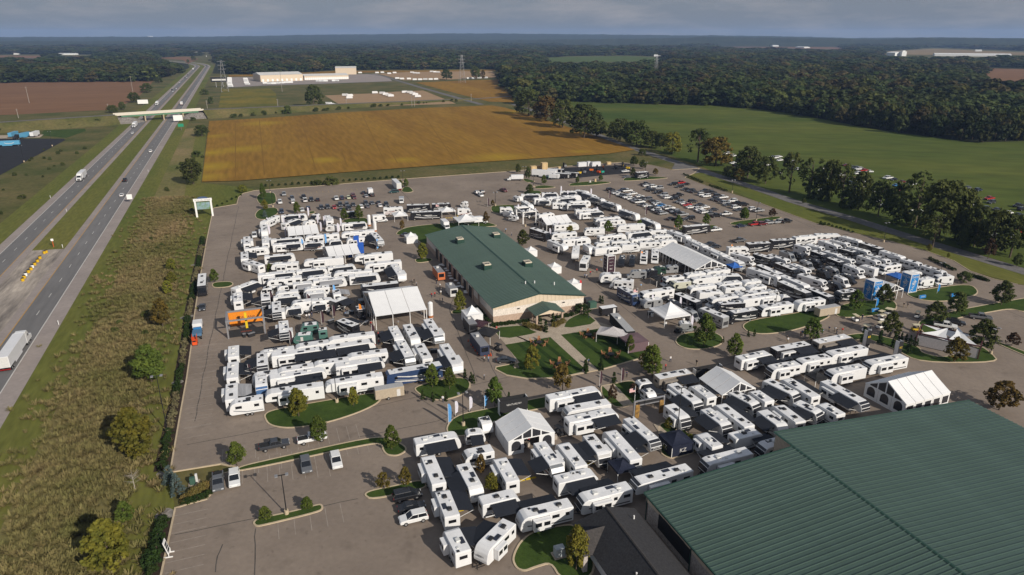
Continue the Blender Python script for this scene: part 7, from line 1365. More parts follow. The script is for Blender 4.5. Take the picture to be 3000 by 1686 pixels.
TN_ = {'green_maple': ('maple_tree', 'green young maple tree'), 'yellow_maple': ('maple_tree', 'yellow-green maple tree'), 'rust_maple': ('maple_tree', 'rust-tinged maple tree'), 'dark_maple': ('maple_tree', 'dark green maple tree'), 'blue_spruce': ('blue_spruce', 'blue spruce tree'), 'dark_red_tree': ('crabapple_tree', 'dark red leaved small tree'), 'big_tree': ('broadleaf_tree', 'large dark broadleaf tree'), 'big_yellow': ('broadleaf_tree', 'bright yellow broadleaf tree'), 'big_rust': ('broadleaf_tree', 'rusty brown broadleaf tree'), 'thin_tree': ('broadleaf_tree', 'thin open-crowned tall tree'), 'bush': ('shrub', 'clipped green shrub'), 'seedhead_shrub': ('shrub', 'pale seed-headed shrub'), 'arborvitae': ('arborvitae', 'narrow upright evergreen'), 'tuft': ('tawny_shrub', 'tawny feathery shrub'), 'wild_bush': ('wild_bush', 'wild dark green bush')}
TC_ = [0]
def tree(p, key, h, wf=1.0, group=None, z=0.0, where=''):
    TC_[0] += 1; i = TC_[0]; ph, tm, cm, cz = TP_[key][i % len(TP_[key])]; s = h / ph; n, lb = TN_[key]
    o = thing(n, (lb + ' ' + where).strip(), 'tree' if h > 2.6 else 'shrub' if 'grass' not in n else 'grass clump', (p.x, p.y, z), random.uniform(0, 6.28), group or ('trees on the show ground' if h > 2.6 else 'shrubs'))
    o.scale = (s * wf, s * wf, s); put('trunk', tm, o); put('crown', cm, o, (0, 0, cz)); return o
def tpx(t, x, y, yt, key, wpx=None, group=None, z=0.0, where='', hmax=30):
    X, Y = t(x, y); p = G(X, Y); h = min(hmax, max(1.2, height_at(X, Y, t(x, yt)[1]))); wf = 1.0
    if wpx:
        sc = FPX / (p.y * CP + CAM_H * SP); sx = t(x + wpx, y)[0] - X; wm = sx / sc; base = {'green_maple': 4.6 / 7, 'yellow_maple': 4.4 / 7, 'rust_maple': .7, 'dark_maple': 5.2 / 8, 'blue_spruce': 3.4 / 6, 'big_tree': .8, 'big_yellow': 9 / 13, 'big_rust': 11 / 14, 'thin_tree': .6, 'dark_red_tree': 4.6 / 6, 'wild_bush': 1.25}.get(key, 1); wf = min(1.9, max(.55, wm / (base * h) * .95))
    return tree(p, key, h, wf, group, z, where)
for x, y, yt, k, w in ((382, 960, 868, 'green_maple', 84), (345, 1148, 1028, 'yellow_maple', 98), (282, 1432, 1308, 'yellow_maple', 112), (410, 822, 750, 'rust_maple', 46), (433, 680, 650, 'yellow_maple', 25), (433, 712, 684, 'yellow_maple', 27), (423, 740, 705, 'yellow_maple', 26), (317, 1312, 1262, 'green_maple', 46)): tpx(OV, x, y, yt, k, w, 'trees on the prairie strip', -.08, 'on the prairie strip')
for x, y, yt, k, w in ((597, 1172, 1113, 'green_maple', 46), (803, 1112, 1046, 'green_maple', 46), (986, 1132, 1072, 'green_maple', 42), (1245, 1025, 950, 'green_maple', 44), (1415, 985, 920, 'rust_maple', 46), (1640, 950, 870, 'green_maple', 52), (1770, 872, 790, 'green_maple', 58), (1846, 902, 840, 'green_maple', 42), (2040, 856, 800, 'green_maple', 46), (2150, 782, 730, 'green_maple', 40), (2221, 768, 715, 'dark_maple', 44), (2350, 812, 760, 'dark_maple', 56), (2518, 768, 708, 'dark_maple', 52), (2238, 846, 785, 'dark_maple', 50), (2465, 882, 805, 'dark_maple', 68), (2400, 912, 850, 'rust_maple', 56), (2513, 1032, 960, 'rust_maple', 76), (2545, 870, 838, 'dark_red_tree', 36), (2405, 790, 735, 'dark_maple', 50), (2425, 712, 683, 'dark_maple', 42), (2340, 722, 705, 'dark_maple', 25)): tpx(OV, x, y, yt, k, w)
for t, x, y, yt, k, w in ((TC, 1215, 1240, 815, 'yellow_maple', 310), (TC, 2045, 1090, 790, 'yellow_maple', 160), (TE, 450, 290, -60, 'green_maple', 220), (TE, 708, 315, -10, 'green_maple', 200), (TW, 710, 1370, 990, 'yellow_maple', 250), (TW, 2185, 1110, 840, 'green_maple', 130), (TW, 1165, 1470, 1260, 'rust_maple', 200), (TZ, 1230, 1040, 780, 'yellow_maple', 170), (TZ, 920, 590, 440, 'rust_maple', 90), (TZ, 2185, 500, 310, 'rust_maple', 110), (TZ, 2285, 235, 130, 'rust_maple', 60), (TJ, 420, 935, 690, 'dark_maple', 200), (TD, 1790, 370, 60, 'yellow_maple', 190), (TJ, 1130, 805, 620, 'yellow_maple', 150), (TJ, 1700, 745, 550, 'green_maple', 150), (TJ, 2180, 695, 540, 'green_maple', 120), (TK, 1215, 890, 670, 'green_maple', 125), (TK, 1640, 825, 650, 'green_maple', 125), (TK, 2215, 755, 560, 'green_maple', 140),
        (TP, 60, 395, 140, 'green_maple', 100), (TP, 90, 540, 390, 'yellow_maple', 110), (TP, 85, 650, 540, 'blue_spruce', 80), (TP, 570, 605, 420, 'green_maple', 120), (TP, 1285, 705, 520, 'green_maple', 120), (TP, 1510, 695, 470, 'green_maple', 130), (TP, 2130, 210, 85, 'green_maple', 70), (TP, 2215, 205, 75, 'green_maple', 90), (TO, 195, 305, 155, 'dark_maple', 95), (TO, 345, 395, 200, 'dark_maple', 100), (TO, 582, 475, 325, 'green_maple', 85), (TO, 370, 605, 465, 'dark_maple', 130), (TO, 1092, 455, 345, 'green_maple', 65), (TO, 1440, 415, 325, 'green_maple', 72), (TO, 1940, 185, 40, 'dark_maple', 140), (TO, 2075, 235, 95, 'dark_maple', 130), (TO, 1925, 360, 215, 'dark_maple', 100), (TO, 2265, 335, 222, 'rust_maple', 95), (TQ, 835, 1065, 935, 'dark_red_tree', 130), (TQ, 410, 1115, 920, 'green_maple', 140), (TQ, 1310, 862, 780, 'dark_maple', 70),
        (T6600, 675, 1030, 890, 'green_maple', 110), (T6600, 1475, 970, 840, 'green_maple', 120), (T6600, 2365, 850, 715, 'green_maple', 110), (OV, 540, 712, 677, 'green_maple', 24), (TG, 150, 780, 470, 'rust_maple', 170), (TG, 310, 1030, 760, 'yellow_maple', 230), (T6, 200, 230, -60, 'rust_maple', 200), (OV, 966, 1233, 1190, 'rust_maple', 36), (T14, 1625, 760, 585, 'green_maple', 170), (T14, 2150, 620, 465, 'green_maple', 170), (TV, 1225, 1370, 700, 'yellow_maple', 360), (TF, 990, 600, 350, 'dark_red_tree', 150), (TF, 1310, 520, 330, 'dark_red_tree', 160), (TF, 1870, 1010, 835, 'yellow_maple', 170), (TF, 1850, 1350, 1190, 'yellow_maple', 190), (TF, 2160, 1260, 1090, 'yellow_maple', 190), (TW, 2470, 1390, 1000, 'yellow_maple', 0), (TR, 1625, 1190, 890, 'dark_maple', 200), (TR, 2030, 1330, 1030, 'dark_red_tree', 190), (TR, 1140, 1215, 1110, 'yellow_maple', 90), (TR, 2460, 1448, 1250, 'dark_maple', 150), (TR, 1430, 1320, 1240, 'yellow_maple', 50)):
    tpx(t, x, y, yt, k, w or None)
for x, y, yt in ((430, 1218, 1170), (448, 1243, 1190)): tpx(OV, x, y, yt, 'blue_spruce', 38, None, -.05, 'at the lot corner')
# bare sapling
p = G(*OV(340, 1232)); o = thing('bare_sapling', 'leafless pale sapling on the prairie strip edge', 'tree', (p.x, p.y, -.08), 0, unique=False); put('trunk', trunk_mesh(4.6, .07, 14, 1.6, 3, bark_p), o); put('twigs', trunk_mesh(4.2, .04, 18, 1.9, 9, bark_p), o, (0, 0, .3))
# tree row along the road on the right
for x, y, yt, k, w in ((1312, 262, 230, 'big_tree', 45), (1330, 292, 226, 'big_tree', 72), (1372, 305, 243, 'big_rust', 62), (1415, 322, 252, 'big_tree', 62), (1470, 348, 263, 'big_tree', 88), (1500, 345, 300, 'big_tree', 55), (1560, 355, 300, 'big_tree', 62), (1600, 368, 305, 'big_tree', 74), (1640, 372, 330, 'big_tree', 42), (1662, 375, 335, 'big_tree', 30), (1690, 388, 333, 'big_yellow', 48), (1755, 408, 325, 'thin_tree', 62), (1800, 418, 345, 'big_rust', 78), (1835, 448, 418, 'big_tree', 36), (1880, 448, 370, 'big_tree', 66), (1925, 462, 395, 'big_tree', 52), (1860, 455, 425, 'big_rust', 28), (1985, 484, 385, 'thin_tree', 62), (2035, 495, 398, 'thin_tree', 70), (2080, 505, 405, 'big_tree', 54), (2115, 512, 410, 'thin_tree', 56), (2160, 527, 432, 'big_tree', 54), (2208, 545, 455, 'big_tree', 62), (2255, 556, 462, 'big_tree', 60), (2300, 572, 432, 'thin_tree', 92), (2360, 600, 455, 'big_tree', 112), (2410, 605, 478, 'big_tree', 80), (2450, 620, 520, 'big_tree', 66), (2490, 640, 530, 'big_tree', 74), (2540, 648, 540, 'big_tree', 80), (2345, 625, 540, 'thin_tree', 60), (2060, 500, 440, 'wild_bush', 60), (2140, 522, 470, 'wild_bush', 60), (2280, 566, 510, 'wild_bush', 70), (2430, 612, 560, 'wild_bush', 70)):
    tpx(OV, x, y, yt, k, w, 'trees along the local road', -.1, 'in the roadside row')
# isolated trees and bushes in the country
for t, x, y, yt, k, w in ((T1, 2370, 655, 490, 'big_tree', 130), (T1, 2430, 655, 610, 'big_tree', 60), (T1, 1525, 875, 790, 'big_tree', 105), (T1, 1460, 1235, 1045, 'big_tree', 160), (T1, 1830, 1298, 1240, 'big_yellow', 65), (T2, 795, 450, 370, 'big_tree', 85), (T2, 1015, 445, 350, 'big_tree', 75), (T2, 1070, 440, 375, 'big_rust', 35), (T2, 1185, 440, 385, 'big_rust', 45), (T1, 1960, 390, 333, 'big_yellow', 35), (T1, 850, 697, 640, 'big_tree', 80), (T1, 925, 675, 615, 'big_tree', 50), (T1, 1015, 620, 545, 'big_tree', 90), (T1, 1110, 545, 475, 'big_tree', 90), (T1, 1200, 475, 425, 'big_tree', 60), (T2, 2270, 1020, 970, 'big_tree', 60), (T1, 1595, 630, 580, 'wild_bush', 40), (T1, 1545, 560, 520, 'wild_bush', 60), (T1, 2170, 705, 645, 'wild_bush', 60), (T1, 1485, 1030, 985, 'wild_bush', 70), (TP, 1080, 160, 40, 'wild_bush', 200), (TP, 880, 165, 90, 'wild_bush', 150), (T1, 740, 790, 745, 'wild_bush', 60), (T1, 1455, 755, 730, 'wild_bush', 40), (T1, 170, 1345, 1315, 'wild_bush', 60), (T1, 1460, 305, 270, 'big_tree', 35), (T1, 1420, 322, 295, 'big_tree', 20)):
    tpx(t, x, y, yt, k, w, 'trees standing in the open country', -.1, 'in open country')
for k in range(26):                                                 # scrub on the embankment
    f_ = random.uniform(0, 1); p = br + bd * (15 + 300 * f_) - bn * random.uniform(16, 26) * (1 - f_ * .4); tree(p, 'wild_bush', random.uniform(1.5, 4), 1, 'scrub on the embankment', -.1, 'on the embankment')
for k in range(16):
    f_ = random.uniform(0, 1); p = bl - bd * (15 + 330 * f_) - bn * random.uniform(14, 24); tree(p, 'wild_bush', random.uniform(1.5, 4), 1, 'scrub on the embankment', -.1, 'on the embankment')
for k in range(30):                                                 # weeds along the highway fence line, left
    p = e1 + HD * random.uniform(60, 330) + HN * (lo - random.uniform(16, 45)); tree(p, 'wild_bush', random.uniform(.9, 2.2), 1, 'weeds on the left roadside', -.1, 'on the left roadside')
for k in range(16):
    p = e1 + HD * random.uniform(-60, 330) + HN * random.uniform(18, 34); tree(p, 'wild_bush', random.uniform(.8, 1.8), 1, 'weeds on the prairie strip', -.1, 'on the prairie strip')
# shrubs along the left kerb: dark green runs alternating with pale seed heads
lk = [OV(405, 1448), OV(438, 1290)], [OV(428, 1180), OV(452, 1050), OV(470, 950), OV(484, 850), OV(488, 800), OV(505, 690), OV(521, 600)]
for li, line in enumerate(lk):
    pts = [G(*q) for q in line]; d = 0
    for i in range(len(pts) - 1):
        a, b = pts[i], pts[i + 1]; L = (b - a).length; n = int(L / 1.7)
        for k in range(n):
            d += 1; key = 'bush' if (d // 9) % 2 == 0 or li == 0 else 'seedhead_shrub'
            if (d // 9) % 2 and random.random() < .25: continue
            p = a + (b - a) * ((k + .5) / n) - UX * (1.5 + random.uniform(-.2, .2)); tree(p, key, random.uniform(1.0, 1.5) * (1.35 if li == 0 else 1), 1.1, 'shrubs along the left kerb', -.08, 'along the left kerb')
mulch = mat('bark_mulch', (.045, .028, .018), .95, scale=2, var=.2, world=True)
for line in lk:
    pts = [G(*q) for q in line]; strip('mulch_bed', pts, -2.9, -.2, -.06, mulch)
# hedges and beds at the hall
for t, a, b, n, key, h in ((TW, (110, 705), (660, 640), 18, 'bush', 1.0), (TW, (1060, 590), (1330, 545), 10, 'bush', 1.0), (TW, (590, 700), (880, 770), 10, 'tuft', 1.3), (TW, (1040, 720), (1200, 640), 8, 'tuft', 1.3), (TW, (-130, 420), (70, 660), 9, 'bush', .9), (T14, (590, 540), (900, 320), 8, 'tuft', 1.4), (T14, (600, 560), (930, 440), 7, 'bush', 1.0), (TN, (1660, 620), (2050, 800), 12, 'bush', 1.0), (TN, (2300, 880), (2560, 960), 8, 'bush', 1.0), (TN, (0, 95), (100, 110), 3, 'bush', .9), (TK, (1290, 60), (1600, 195), 10, 'bush', 1.1), (TK, (1680, 230), (1960, 325), 9, 'bush', 1.1), (OV, (2060, 560), (2150, 588), 9, 'bush', .9), (OV, (612, 490), (540, 523), 6, 'bush', .9), (OV, (660, 470), (1010, 447), 22, 'bush', 1.2), (TL, (1230, 220), (1420, 340), 7, 'bush', 1.5)):
    A_, B_ = G(*t(*a)), G(*t(*b))
    for k in range(n): p = A_ + (B_ - A_) * ((k + .5) / n); tree(p, key, h * random.uniform(.85, 1.15), 1.1, 'planted shrubs', .02, 'in a planted row')
for t, l, h in ((TE, '1030 190|1065 225|940 140|305 465|455 495|655 490|1600 500', 2.4), (TW, '920 790|1030 660|830 670|1520 1400|1750 1360', 3.6), (TI, '470 140|565 130|90 240|2340 970|2470 1090', 2.0), (TS, '670 1210|720 1230|790 1250|850 1270|915 1290|950 1320', 2.4), (TF, '1020 325|600 160|830 130', 3.0), (TL, '295 975|330 980', 2.6), (TS, '390 1290|610 1330|830 1420|140 1250', 4.2)):
    for e in l.split('|'): x, y = map(float, e.split()); tree(G(*t(x, y)), 'arborvitae', h, 1, 'narrow evergreens', 0.05)
tree(G(*TW(1460, 510)), 'bush', 2.8, 1.3, 'planted shrubs', .05, 'at the hall corner')
# ================================================================== woods, hills and air
def inpoly(x, y, poly):                                             # arrays of points against one outline
    x, y = np.asarray(x, float), np.asarray(y, float); c = np.zeros(x.shape, bool); j = len(poly) - 1
    for i in range(len(poly)):
        (xi, yi), (xj, yj) = poly[i], poly[j]
        if yi != yj: c ^= ((yi > y) != (yj > y)) & (x < (xj - xi) * (y - yi) / (yj - yi) + xi)
        j = i
    return c
def pxa(x, y, z):
    zc = y * CP - (z - CAM_H) * SP; return 1500 + FPX * x / zc, 843 + FPX * (-(z - CAM_H) * CP - y * SP) / zc
EDGE = [(-900, 243), (0, 243), (430, 240), (500, 222), (556, 200), (575, 178), (612, 175), (620, 217), (760, 219), (1000, 206), (1400, 203), (1462, 205), (1482, 258), (1530, 296), (1640, 298), (2000, 308), (2116, 310), (2318, 333), (2582, 384), (2854, 419), (3000, 415), (3900, 425)]
OPEN = [[T2(*p) for p in [(1470, 288), (1700, 270), (2150, 264), (2600, 282), (2300, 316), (1550, 326)]], [FT3(*p) for p in [(200, 170), (500, 168), (760, 188), (1240, 200), (1250, 226), (560, 214), (300, 212)]], [FT3(*p) for p in [(2050, 366), (2250, 352), (2900, 362), (2900, 460), (2400, 500), (2320, 480), (2250, 400)]], [FT3(*p) for p in [(1470, 234), (1900, 205), (2900, 244), (2900, 285), (1900, 285), (1520, 285)]], [T1(*p) for p in [(-900, 258), (0, 258), (620, 258), (840, 262), (840, 286), (300, 292), (-900, 298)]], [T1(*p) for p in [(1130, 285), (1400, 270), (1640, 290), (1640, 240), (1330, 242), (1500, 268), (1510, 300), (1430, 345)]], [FT3(*p) for p in [(740, 560), (850, 545), (850, 640), (760, 610)]], [T2(*p) for p in [(1630, 165), (2600, 165), (2600, 192), (1630, 190)]], [FT3(*p) for p in [(-420, 150), (0, 138), (150, 142), (120, 178), (-420, 186)]]]
HOUSES = [(T2, q) for q in ((490, 285), (545, 275), (610, 205), (785, 235), (1090, 148), (1160, 150), (1300, 165), (1440, 245), (1550, 245), (1900, 243), (2380, 273), (2425, 273), (870, 322))] + [(FT3, q) for q in ((185, 287), (230, 290), (1190, 328), (1350, 350), (1460, 312), (440, 578), (2230, 236), (2440, 345))] + [(T1, q) for q in ((130, 258), (1465, 243), (1810, 158), (1700, 215), (1135, 133))]
for t, (x, y) in HOUSES: OPEN.append([t(x - 20, y - 5), t(x + 26, y - 5), t(x + 26, y + 4), t(x - 20, y + 4)])
EX = [e[0] for e in EDGE]; EY = [e[1] for e in EDGE]
HLn = np.array([(v.x, v.y) for v in HL])
rng = np.random.default_rng(3); cand = []
r = 640.0
while r < 7500:
    sp = max(10.5, r * .0092); naz = int(R(96) * r / sp); k = np.arange(naz)
    a = R(-48) + R(96) * (k + rng.uniform(-.45, .45, naz)) / naz; rr = r + rng.uniform(-.5, .5, naz) * sp
    cand.append(np.stack([np.sin(a) * rr + rng.normal(size=naz) * sp * .25, np.cos(a) * rr + rng.normal(size=naz) * sp * .25, rr, np.full(naz, sp)], 1)); r += sp * .92
pts = np.concatenate(cand); X_, Y_ = pts[:, 0], pts[:, 1]
x, y = pxa(X_, Y_, 0); x2, y2 = pxa(X_, Y_, 15); keep = y <= np.interp(x, EX, EY)
for q in OPEN: keep &= ~(inpoly(x, y, q) | inpoly(x2, y2, q))
for i in range(len(HLn) - 1):                                       # the highway runs clear of the woods
    ab = HLn[i + 1] - HLn[i]; t = np.clip(((X_ - HLn[i, 0]) * ab[0] + (Y_ - HLn[i, 1]) * ab[1]) / (ab @ ab), 0, 1)
    keep &= np.hypot(X_ - HLn[i, 0] - t * ab[0], Y_ - HLn[i, 1] - t * ab[1]) > 55
pts = pts[keep]
for k, (t, q) in enumerate(HOUSES):
    p = G(*t(*q)); sz = max(7, p.y * .0038); o = thing('far_house', 'tiny white roofed house among the woods', 'house', (p.x, p.y, 0), random.uniform(-.4, .4), 'houses among the woods'); mb = MB(); mb.box(-sz, sz, -sz * .5, sz * .5, 0, sz * .35); put('wall', mb.mesh('wall', wsh), o); mb = MB(); mb.prism([(-sz * .55, sz * .35), (sz * .55, sz * .35), (0, sz * .62)], -sz * 1.02, sz * 1.02); rf_ = put('roof', mb.mesh('roof', wsh if k % 3 else MATS['grey_shingle']), o, (0, 0, 0), R(90))
print('WOOD', len(pts))
lm_f2 = leaf_mat('forest_leaf_olive', (.098, .105, .026), (.036, .044, .012), .3, .4); lm_f3 = leaf_mat('forest_leaf_brown', (.098, .082, .030), (.038, .036, .013), .3, .4)
fcrown = [crown_mesh((lm_f, lm_f2, lm_f, lm_f3, lm_f, lm_f)[i], 13, 10.5, 'big', 40 + i, 26, 22, .85, 2.3, .22) for i in range(6)]
# the 220 wood-edge trees that show largest stand as things of their own
edge_i = np.argsort(pts[:, 2])[:230]
ftr = trunk_mesh(9, .3, 4, 2, 5)
isedge = np.zeros(len(pts), bool); WE = []
for i in edge_i:
    x, y = px((pts[i, 0], pts[i, 1], 0))
    if x < -60 or x > 3060: continue
    isedge[i] = True
    o = thing('woodland_tree', 'broadleaf tree at the wood edge', 'tree', (pts[i, 0], pts[i, 1], -.1), rng.uniform(0, 6.28), 'trees at the wood edge', unique=False); WE.append((x, o)); s = rng.uniform(.85, 1.25); o.scale = (s, s, s * rng.uniform(.95, 1.2)); put('trunk', ftr, o); put('crown', fcrown[i % 6], o, (0, 0, 1.2))
rest = pts[~isedge]
pc = bpy.data.collections.new('wood_tree_kinds')
for i, c in enumerate(fcrown): ob = bpy.data.objects.new('wood_tree', c); pc.objects.link(ob)
me = bpy.data.meshes.new('far_woods'); me.from_pydata([(a, b, 0.6) for a, b, c, d in rest], [], [])
at = me.attributes.new('size', 'FLOAT_VECTOR', 'POINT'); sx = np.maximum(1, rest[:, 3] / 8.8); hh = rng.uniform(.65, 1.35, len(rest)); big = rng.choice((.8, 1.0, 1.0, 1.25, 1.7), len(rest)); at.data.foreach_set('vector', np.stack([sx * 1.15 * hh ** .5 * big, sx * 1.15 * hh ** .5 * big, hh * (big * .5 + .5)], 1).astype(np.float32).ravel())
ar = me.attributes.new('turn', 'FLOAT_VECTOR', 'POINT'); ar.data.foreach_set('vector', np.stack([np.zeros(len(rest)), np.zeros(len(rest)), rng.uniform(0, 6.28, len(rest))], 1).astype(np.float32).ravel())
fw = put('far_woods', me); fw['kind'] = 'stuff'; fw['label'] = 'dark mixed woods stretching to the horizon'; fw['category'] = 'woods'
ng = bpy.data.node_groups.new('woods', 'GeometryNodeTree'); ng.interface.new_socket('Geometry', in_out='INPUT', socket_type='NodeSocketGeometry'); ng.interface.new_socket('Geometry', in_out='OUTPUT', socket_type='NodeSocketGeometry')
gi, go = ng.nodes.new('NodeGroupInput'), ng.nodes.new('NodeGroupOutput'); ip = ng.nodes.new('GeometryNodeInstanceOnPoints'); ci = ng.nodes.new('GeometryNodeCollectionInfo'); ci.inputs['Collection'].default_value = pc; ci.inputs['Separate Children'].default_value = True; ci.inputs['Reset Children'].default_value = True
a1, a2 = ng.nodes.new('GeometryNodeInputNamedAttribute'), ng.nodes.new('GeometryNodeInputNamedAttribute'); a1.data_type = a2.data_type = 'FLOAT_VECTOR'; a1.inputs[0].default_value = 'size'; a2.inputs[0].default_value = 'turn'
ip.inputs['Pick Instance'].default_value = True
ng.links.new(gi.outputs[0], ip.inputs['Points']); ng.links.new(ci.outputs[0], ip.inputs['Instance']); ng.links.new(a1.outputs[0], ip.inputs['Scale']); ng.links.new(a2.outputs[0], ip.inputs['Rotation']); ng.links.new(ip.outputs[0], go.inputs[0])
md = fw.modifiers.new('woods', 'NODES'); md.node_group = ng
# dark wood floor so that no field shows between the crowns
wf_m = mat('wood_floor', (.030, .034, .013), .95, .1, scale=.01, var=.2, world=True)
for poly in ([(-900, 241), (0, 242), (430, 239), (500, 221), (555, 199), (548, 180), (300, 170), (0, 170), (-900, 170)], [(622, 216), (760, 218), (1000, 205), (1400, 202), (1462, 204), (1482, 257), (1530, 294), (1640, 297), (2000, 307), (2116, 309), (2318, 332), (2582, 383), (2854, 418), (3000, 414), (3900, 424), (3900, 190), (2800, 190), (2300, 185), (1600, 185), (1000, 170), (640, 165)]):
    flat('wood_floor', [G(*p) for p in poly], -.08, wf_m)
# tall prairie grass tufts
def tuftmesh(seed):
    g = np.random.default_rng(seed); n = 34; a = g.uniform(0, 6.28, n); r0 = g.uniform(0, .35, n); h = g.uniform(.2, .6, n); lean = g.uniform(.1, .5, n); v = []
    for i in range(n):
        c, s = math.cos(a[i]), math.sin(a[i]); b = np.array([c * r0[i], s * r0[i], 0]); w = np.array([-s, c, 0]) * .05; t = b + np.array([c * lean[i], s * lean[i], h[i]]); v += [b - w, b + w, t + w * .4, t - w * .4]
    return np_mesh('tuft', np.array(v), mat('dry_grass_blade', (.27, .205, .10), .9, .1, scale=.03, col2=(.125, .13, .038), obj_rand=.15, trans=.2, world=True))
pc2 = bpy.data.collections.new('grass_kinds')
for i in range(3): ob = bpy.data.objects.new('tuft', tuftmesh(i)); pc2.objects.link(ob)
PR = [e1 + HD * a + HN * b for a, b in [(-280, 15), (420, 15)]] + [G(*OV(*p)) for p in [(497, 320), (470, 450), (455, 560), (440, 640), (418, 760), (382, 900), (350, 1050), (300, 1250), (240, 1448), (220, 1540)]]
PRp = [(v.x, v.y) for v in PR]; xs = [p[0] for p in PRp]; ys = [p[1] for p in PRp]
n = 600000; x = rng.uniform(min(xs), max(xs), n); y = min(ys) + (340 - min(ys)) * rng.uniform(0, 1, n) ** 1.6; k = inpoly(x, y, PRp) & (rng.random(n) < .75 + .25 * np.sin(x * .21 + y * .05) * np.sin(y * .09 - x * .04)); x, y = x[k][:9000], y[k][:9000]
s_ = rng.normal(size=len(x)) * 4; gp = np.stack([x + s_ * math.cos(VA), y + s_ * math.sin(VA), np.full(len(x), -.08)], 1).tolist()
me = bpy.data.meshes.new('prairie_grass'); me.from_pydata(gp, [], []); n = len(gp)
at = me.attributes.new('size', 'FLOAT_VECTOR', 'POINT'); q = rng.uniform(.7, 1.7, n); at.data.foreach_set('vector', np.stack([q * 1.3, q * 1.3, q], 1).astype(np.float32).ravel())
ar = me.attributes.new('turn', 'FLOAT_VECTOR', 'POINT'); ar.data.foreach_set('vector', np.stack([np.zeros(n), np.zeros(n), rng.uniform(0, 6.28, n)], 1).astype(np.float32).ravel())
pg = put('prairie_grass', me); pg['kind'] = 'stuff'; pg['label'] = 'tall dry grass between highway and parking lot'; pg['category'] = 'grass'
ng2 = ng.copy(); [setattr(nn.inputs['Collection'], 'default_value', pc2) for nn in ng2.nodes if nn.bl_idname == 'GeometryNodeCollectionInfo']; md = pg.modifiers.new('grass', 'NODES'); md.node_group = ng2
# ridges on the horizon
hill_m = mat('wooded_ridge', (.045, .052, .020), .95, .1, scale=.006, col2=(.018, .025, .010), scale2=.03, world=True, detail=10, bump=.0)
PROF = [(-1200, 109), (0, 109), (600, 108), (800, 105), (900, 102.5), (1150, 100.5), (1290, 98.5), (1450, 98.5), (1700, 101), (2000, 104), (2100, 104), (2300, 107), (2500, 112), (2650, 110.5), (2750, 110), (3000, 113), (4200, 112)]
def ridge(name, rad, dep, prof, jag, seed):
    g = np.random.default_rng(seed); mb = MB(); n = 420; k = 5; ph = g.uniform(0, 6.28, 6); rows = []
    for i in range(n + 1):
        a = R(-50) + R(100) * i / n; xs_ = 1500 + math.tan(a) * FPX / CP; yt = np.interp(xs_, [p[0] for p in prof], [p[1] for p in prof]); row = []
        z1 = CAM_H - rad * math.cos(a) * (SP + (yt - 843) / FPX * CP) / (CP - (yt - 843) / FPX * SP); z1 += jag * sum(math.sin(a * f + q) for f, q in zip((90, 170, 310, 520, 800, 1300), ph)) / 2.2
        for j in range(k + 1):
            t = j / k; rr = rad - dep * (1 - t); row.append((math.sin(a) * rr, math.cos(a) * rr, -1 + (max(2, z1) + 1) * (t * t * (3 - 2 * t))))
        row.append((math.sin(a) * (rad + 900), math.cos(a) * (rad + 900), -1)); rows.append(row)
    for i in range(n):
        for j in range(k + 1): mb.add([rows[i][j], rows[i + 1][j], rows[i + 1][j + 1], rows[i][j + 1]], [(0, 1, 2, 3)])
    return struct(name, mb.mesh(name, hill_m, smooth=True))
ridge('hills', 9000, 2600, PROF, 1.8, 1)
ridge('hills', 6200, 900, [(-1200, 121), (600, 121), (1500, 118), (2000, 112), (2050, 108), (2300, 111), (2600, 116), (2700, 111), (3000, 113), (4200, 113)], 2.0, 2)
# haze: one closed box round everything inside
mb = MB(); mb.box(-12500, 12500, -12500, 12500, -2, 160); hz = put('haze', mb.mesh('haze', mat('haze_air', (.5, .5, .5)))); hz['kind'] = 'stuff'; hz['label'] = 'thin bluish haze in the distance'; hz['category'] = 'haze'
hm = bpy.data.materials.new('haze_volume'); hm.use_nodes = True; hn = hm.node_tree.nodes; hn.remove(hn['Principled BSDF']); vv = hn.new('ShaderNodeVolumePrincipled'); vv.inputs['Color'].default_value = (.40, .60, 1.0, 1); vv.inputs['Density'].default_value = 0.000065; vv.inputs['Anisotropy'].default_value = 0.0
hm.node_tree.links.new(vv.outputs[0], hn['Material Output'].inputs['Volume']); hz.data.materials.clear(); hz.data.materials.append(hm)
# ================================================================== labels: each one points to a single thing
for nm_, p_ in (('long tan warehouse', G(*TY(600, 190))), ('low warehouse wing', G(*TY(1020, 175))), ('tall tan warehouse', G(*TY(1200, 125))), ('left gravel lot', G(*TY(1250, 330))), ('right gravel lot', G(*TY(1830, 310))), ('far gravel lot', G(*TY(1900, 110))), ('white storage rows', G(*TY(2000, 165))), ('yellow roadside tree', G(*OV(1690, 388))), ('dark trailer yard', G(*T1(200, 900))), ('bare sapling', G(*OV(340, 1232))), ('long median island', G(*OV(800, 1140))), ('red brick house', G(*FT3(820, 578))), ('narrow far island', G(*TM(1300, 90))), ('round lawn island', G(*OV(1760, 858)))): mark(nm_, p_)
ORD = ['nearest one', 'second', 'third', 'fourth', 'fifth', 'sixth', 'seventh', 'eighth', 'ninth', 'tenth', 'eleventh', 'twelfth', 'thirteenth', 'fourteenth', 'fifteenth', 'sixteenth', 'seventeenth', 'eighteenth', 'nineteenth', 'twentieth']
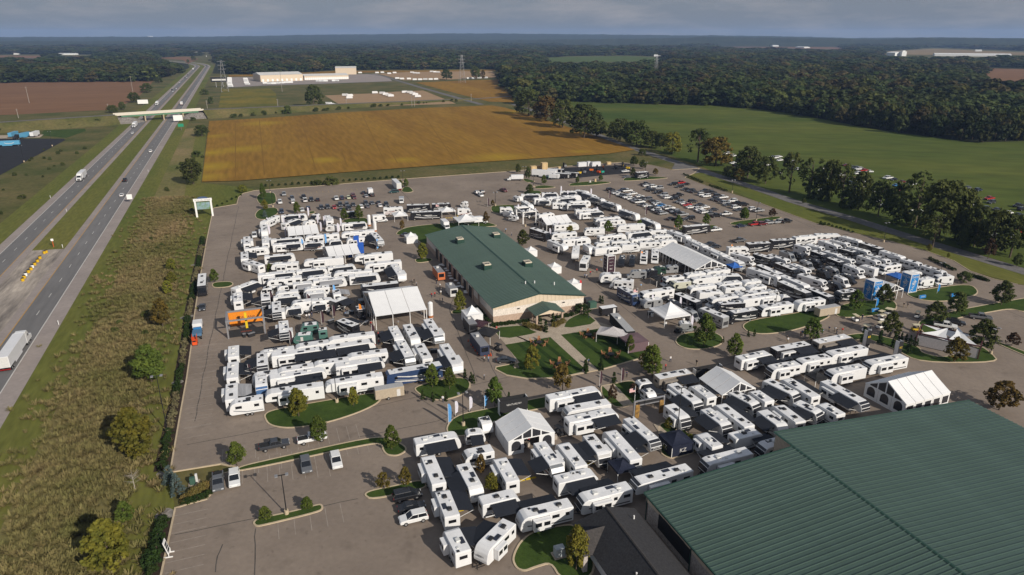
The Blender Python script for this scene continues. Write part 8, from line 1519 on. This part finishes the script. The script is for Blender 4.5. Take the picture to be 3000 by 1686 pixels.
def rel(o):
    x, y = o.location.x, o.location.y
    nm, mx_, my_ = min(MARKS, key=lambda m: (m[1] - x) ** 2 + (m[2] - y) ** 2); dx, dy = x - mx_, y - my_
    w = ('right of' if dx > 0 else 'left of') if abs(dx) > abs(dy) * 1.2 else ('behind' if dy > 0 else 'in front of')
    return nm, w, math.hypot(dx, dy)
import re
USED = set()
def finish_labels():
    seen = {}
    for o in PEND: seen.setdefault(o['label'], []).append(o)
    for base, os_ in seen.items():
        if len(os_) == 1 and len(base.split()) >= 5: continue
        grp = {}
        for o in os_: nm, w, d = rel(o); grp.setdefault((nm, w), []).append((d, o))
        for (nm, w), lst in grp.items():
            lst.sort(key=lambda t: t[0])
            for i, (d, o) in enumerate(lst):
                tail = f'{w} the {nm}' if len(lst) == 1 else f'{ORD[i]} {w} the {nm}' if i < len(ORD) else f'among those farther {w} the {nm}'
                full = base + (' ' if len(lst) == 1 else ', ') + tail
                if len(full.split()) > 16:
                    b2 = re.split(r' (?:in|on|at|by|beside|round|along|among|from|with) ', base)[0]; full = b2 + (' ' if len(lst) == 1 else ', ') + tail
                if full in USED and i < len(ORD): full = ' '.join((base.split()[0] + ' ' + full).split()[:16]) if False else full
                USED.add(full); o['label'] = full
finish_labels()
TENS = ['', '', 'twenty', 'thirty', 'forty', 'fifty', 'sixty', 'seventy', 'eighty', 'ninety']; ONES = 'zeroth first second third fourth fifth sixth seventh eighth ninth tenth eleventh twelfth thirteenth fourteenth fifteenth sixteenth seventeenth eighteenth nineteenth'.split()
def ordinal(n):
    if n >= 100: return 'hundredth' if n == 100 else f'hundred-and-{ordinal(n - 100)}' if n < 200 else f'two-hundred-and-{ordinal(n - 200)}' if n > 200 else 'two-hundredth'
    if n < 20: return ONES[n]
    return TENS[n // 10][:-1] + 'ieth' if n % 10 == 0 else TENS[n // 10] + '-' + ONES[n % 10]
WE.sort(key=lambda t: t[0]); cnt = {}
for x, o in WE:
    w = 'left-hand' if x < 600 else 'warehouse' if x < 1470 else 'hayfield'; cnt[w] = cnt.get(w, 0) + 1; o['label'] = f'broadleaf tree, {ordinal(cnt[w])} from the left along the {w} wood edge'
for o in list(bpy.data.objects):
    if '_box' in o: del o['_box']
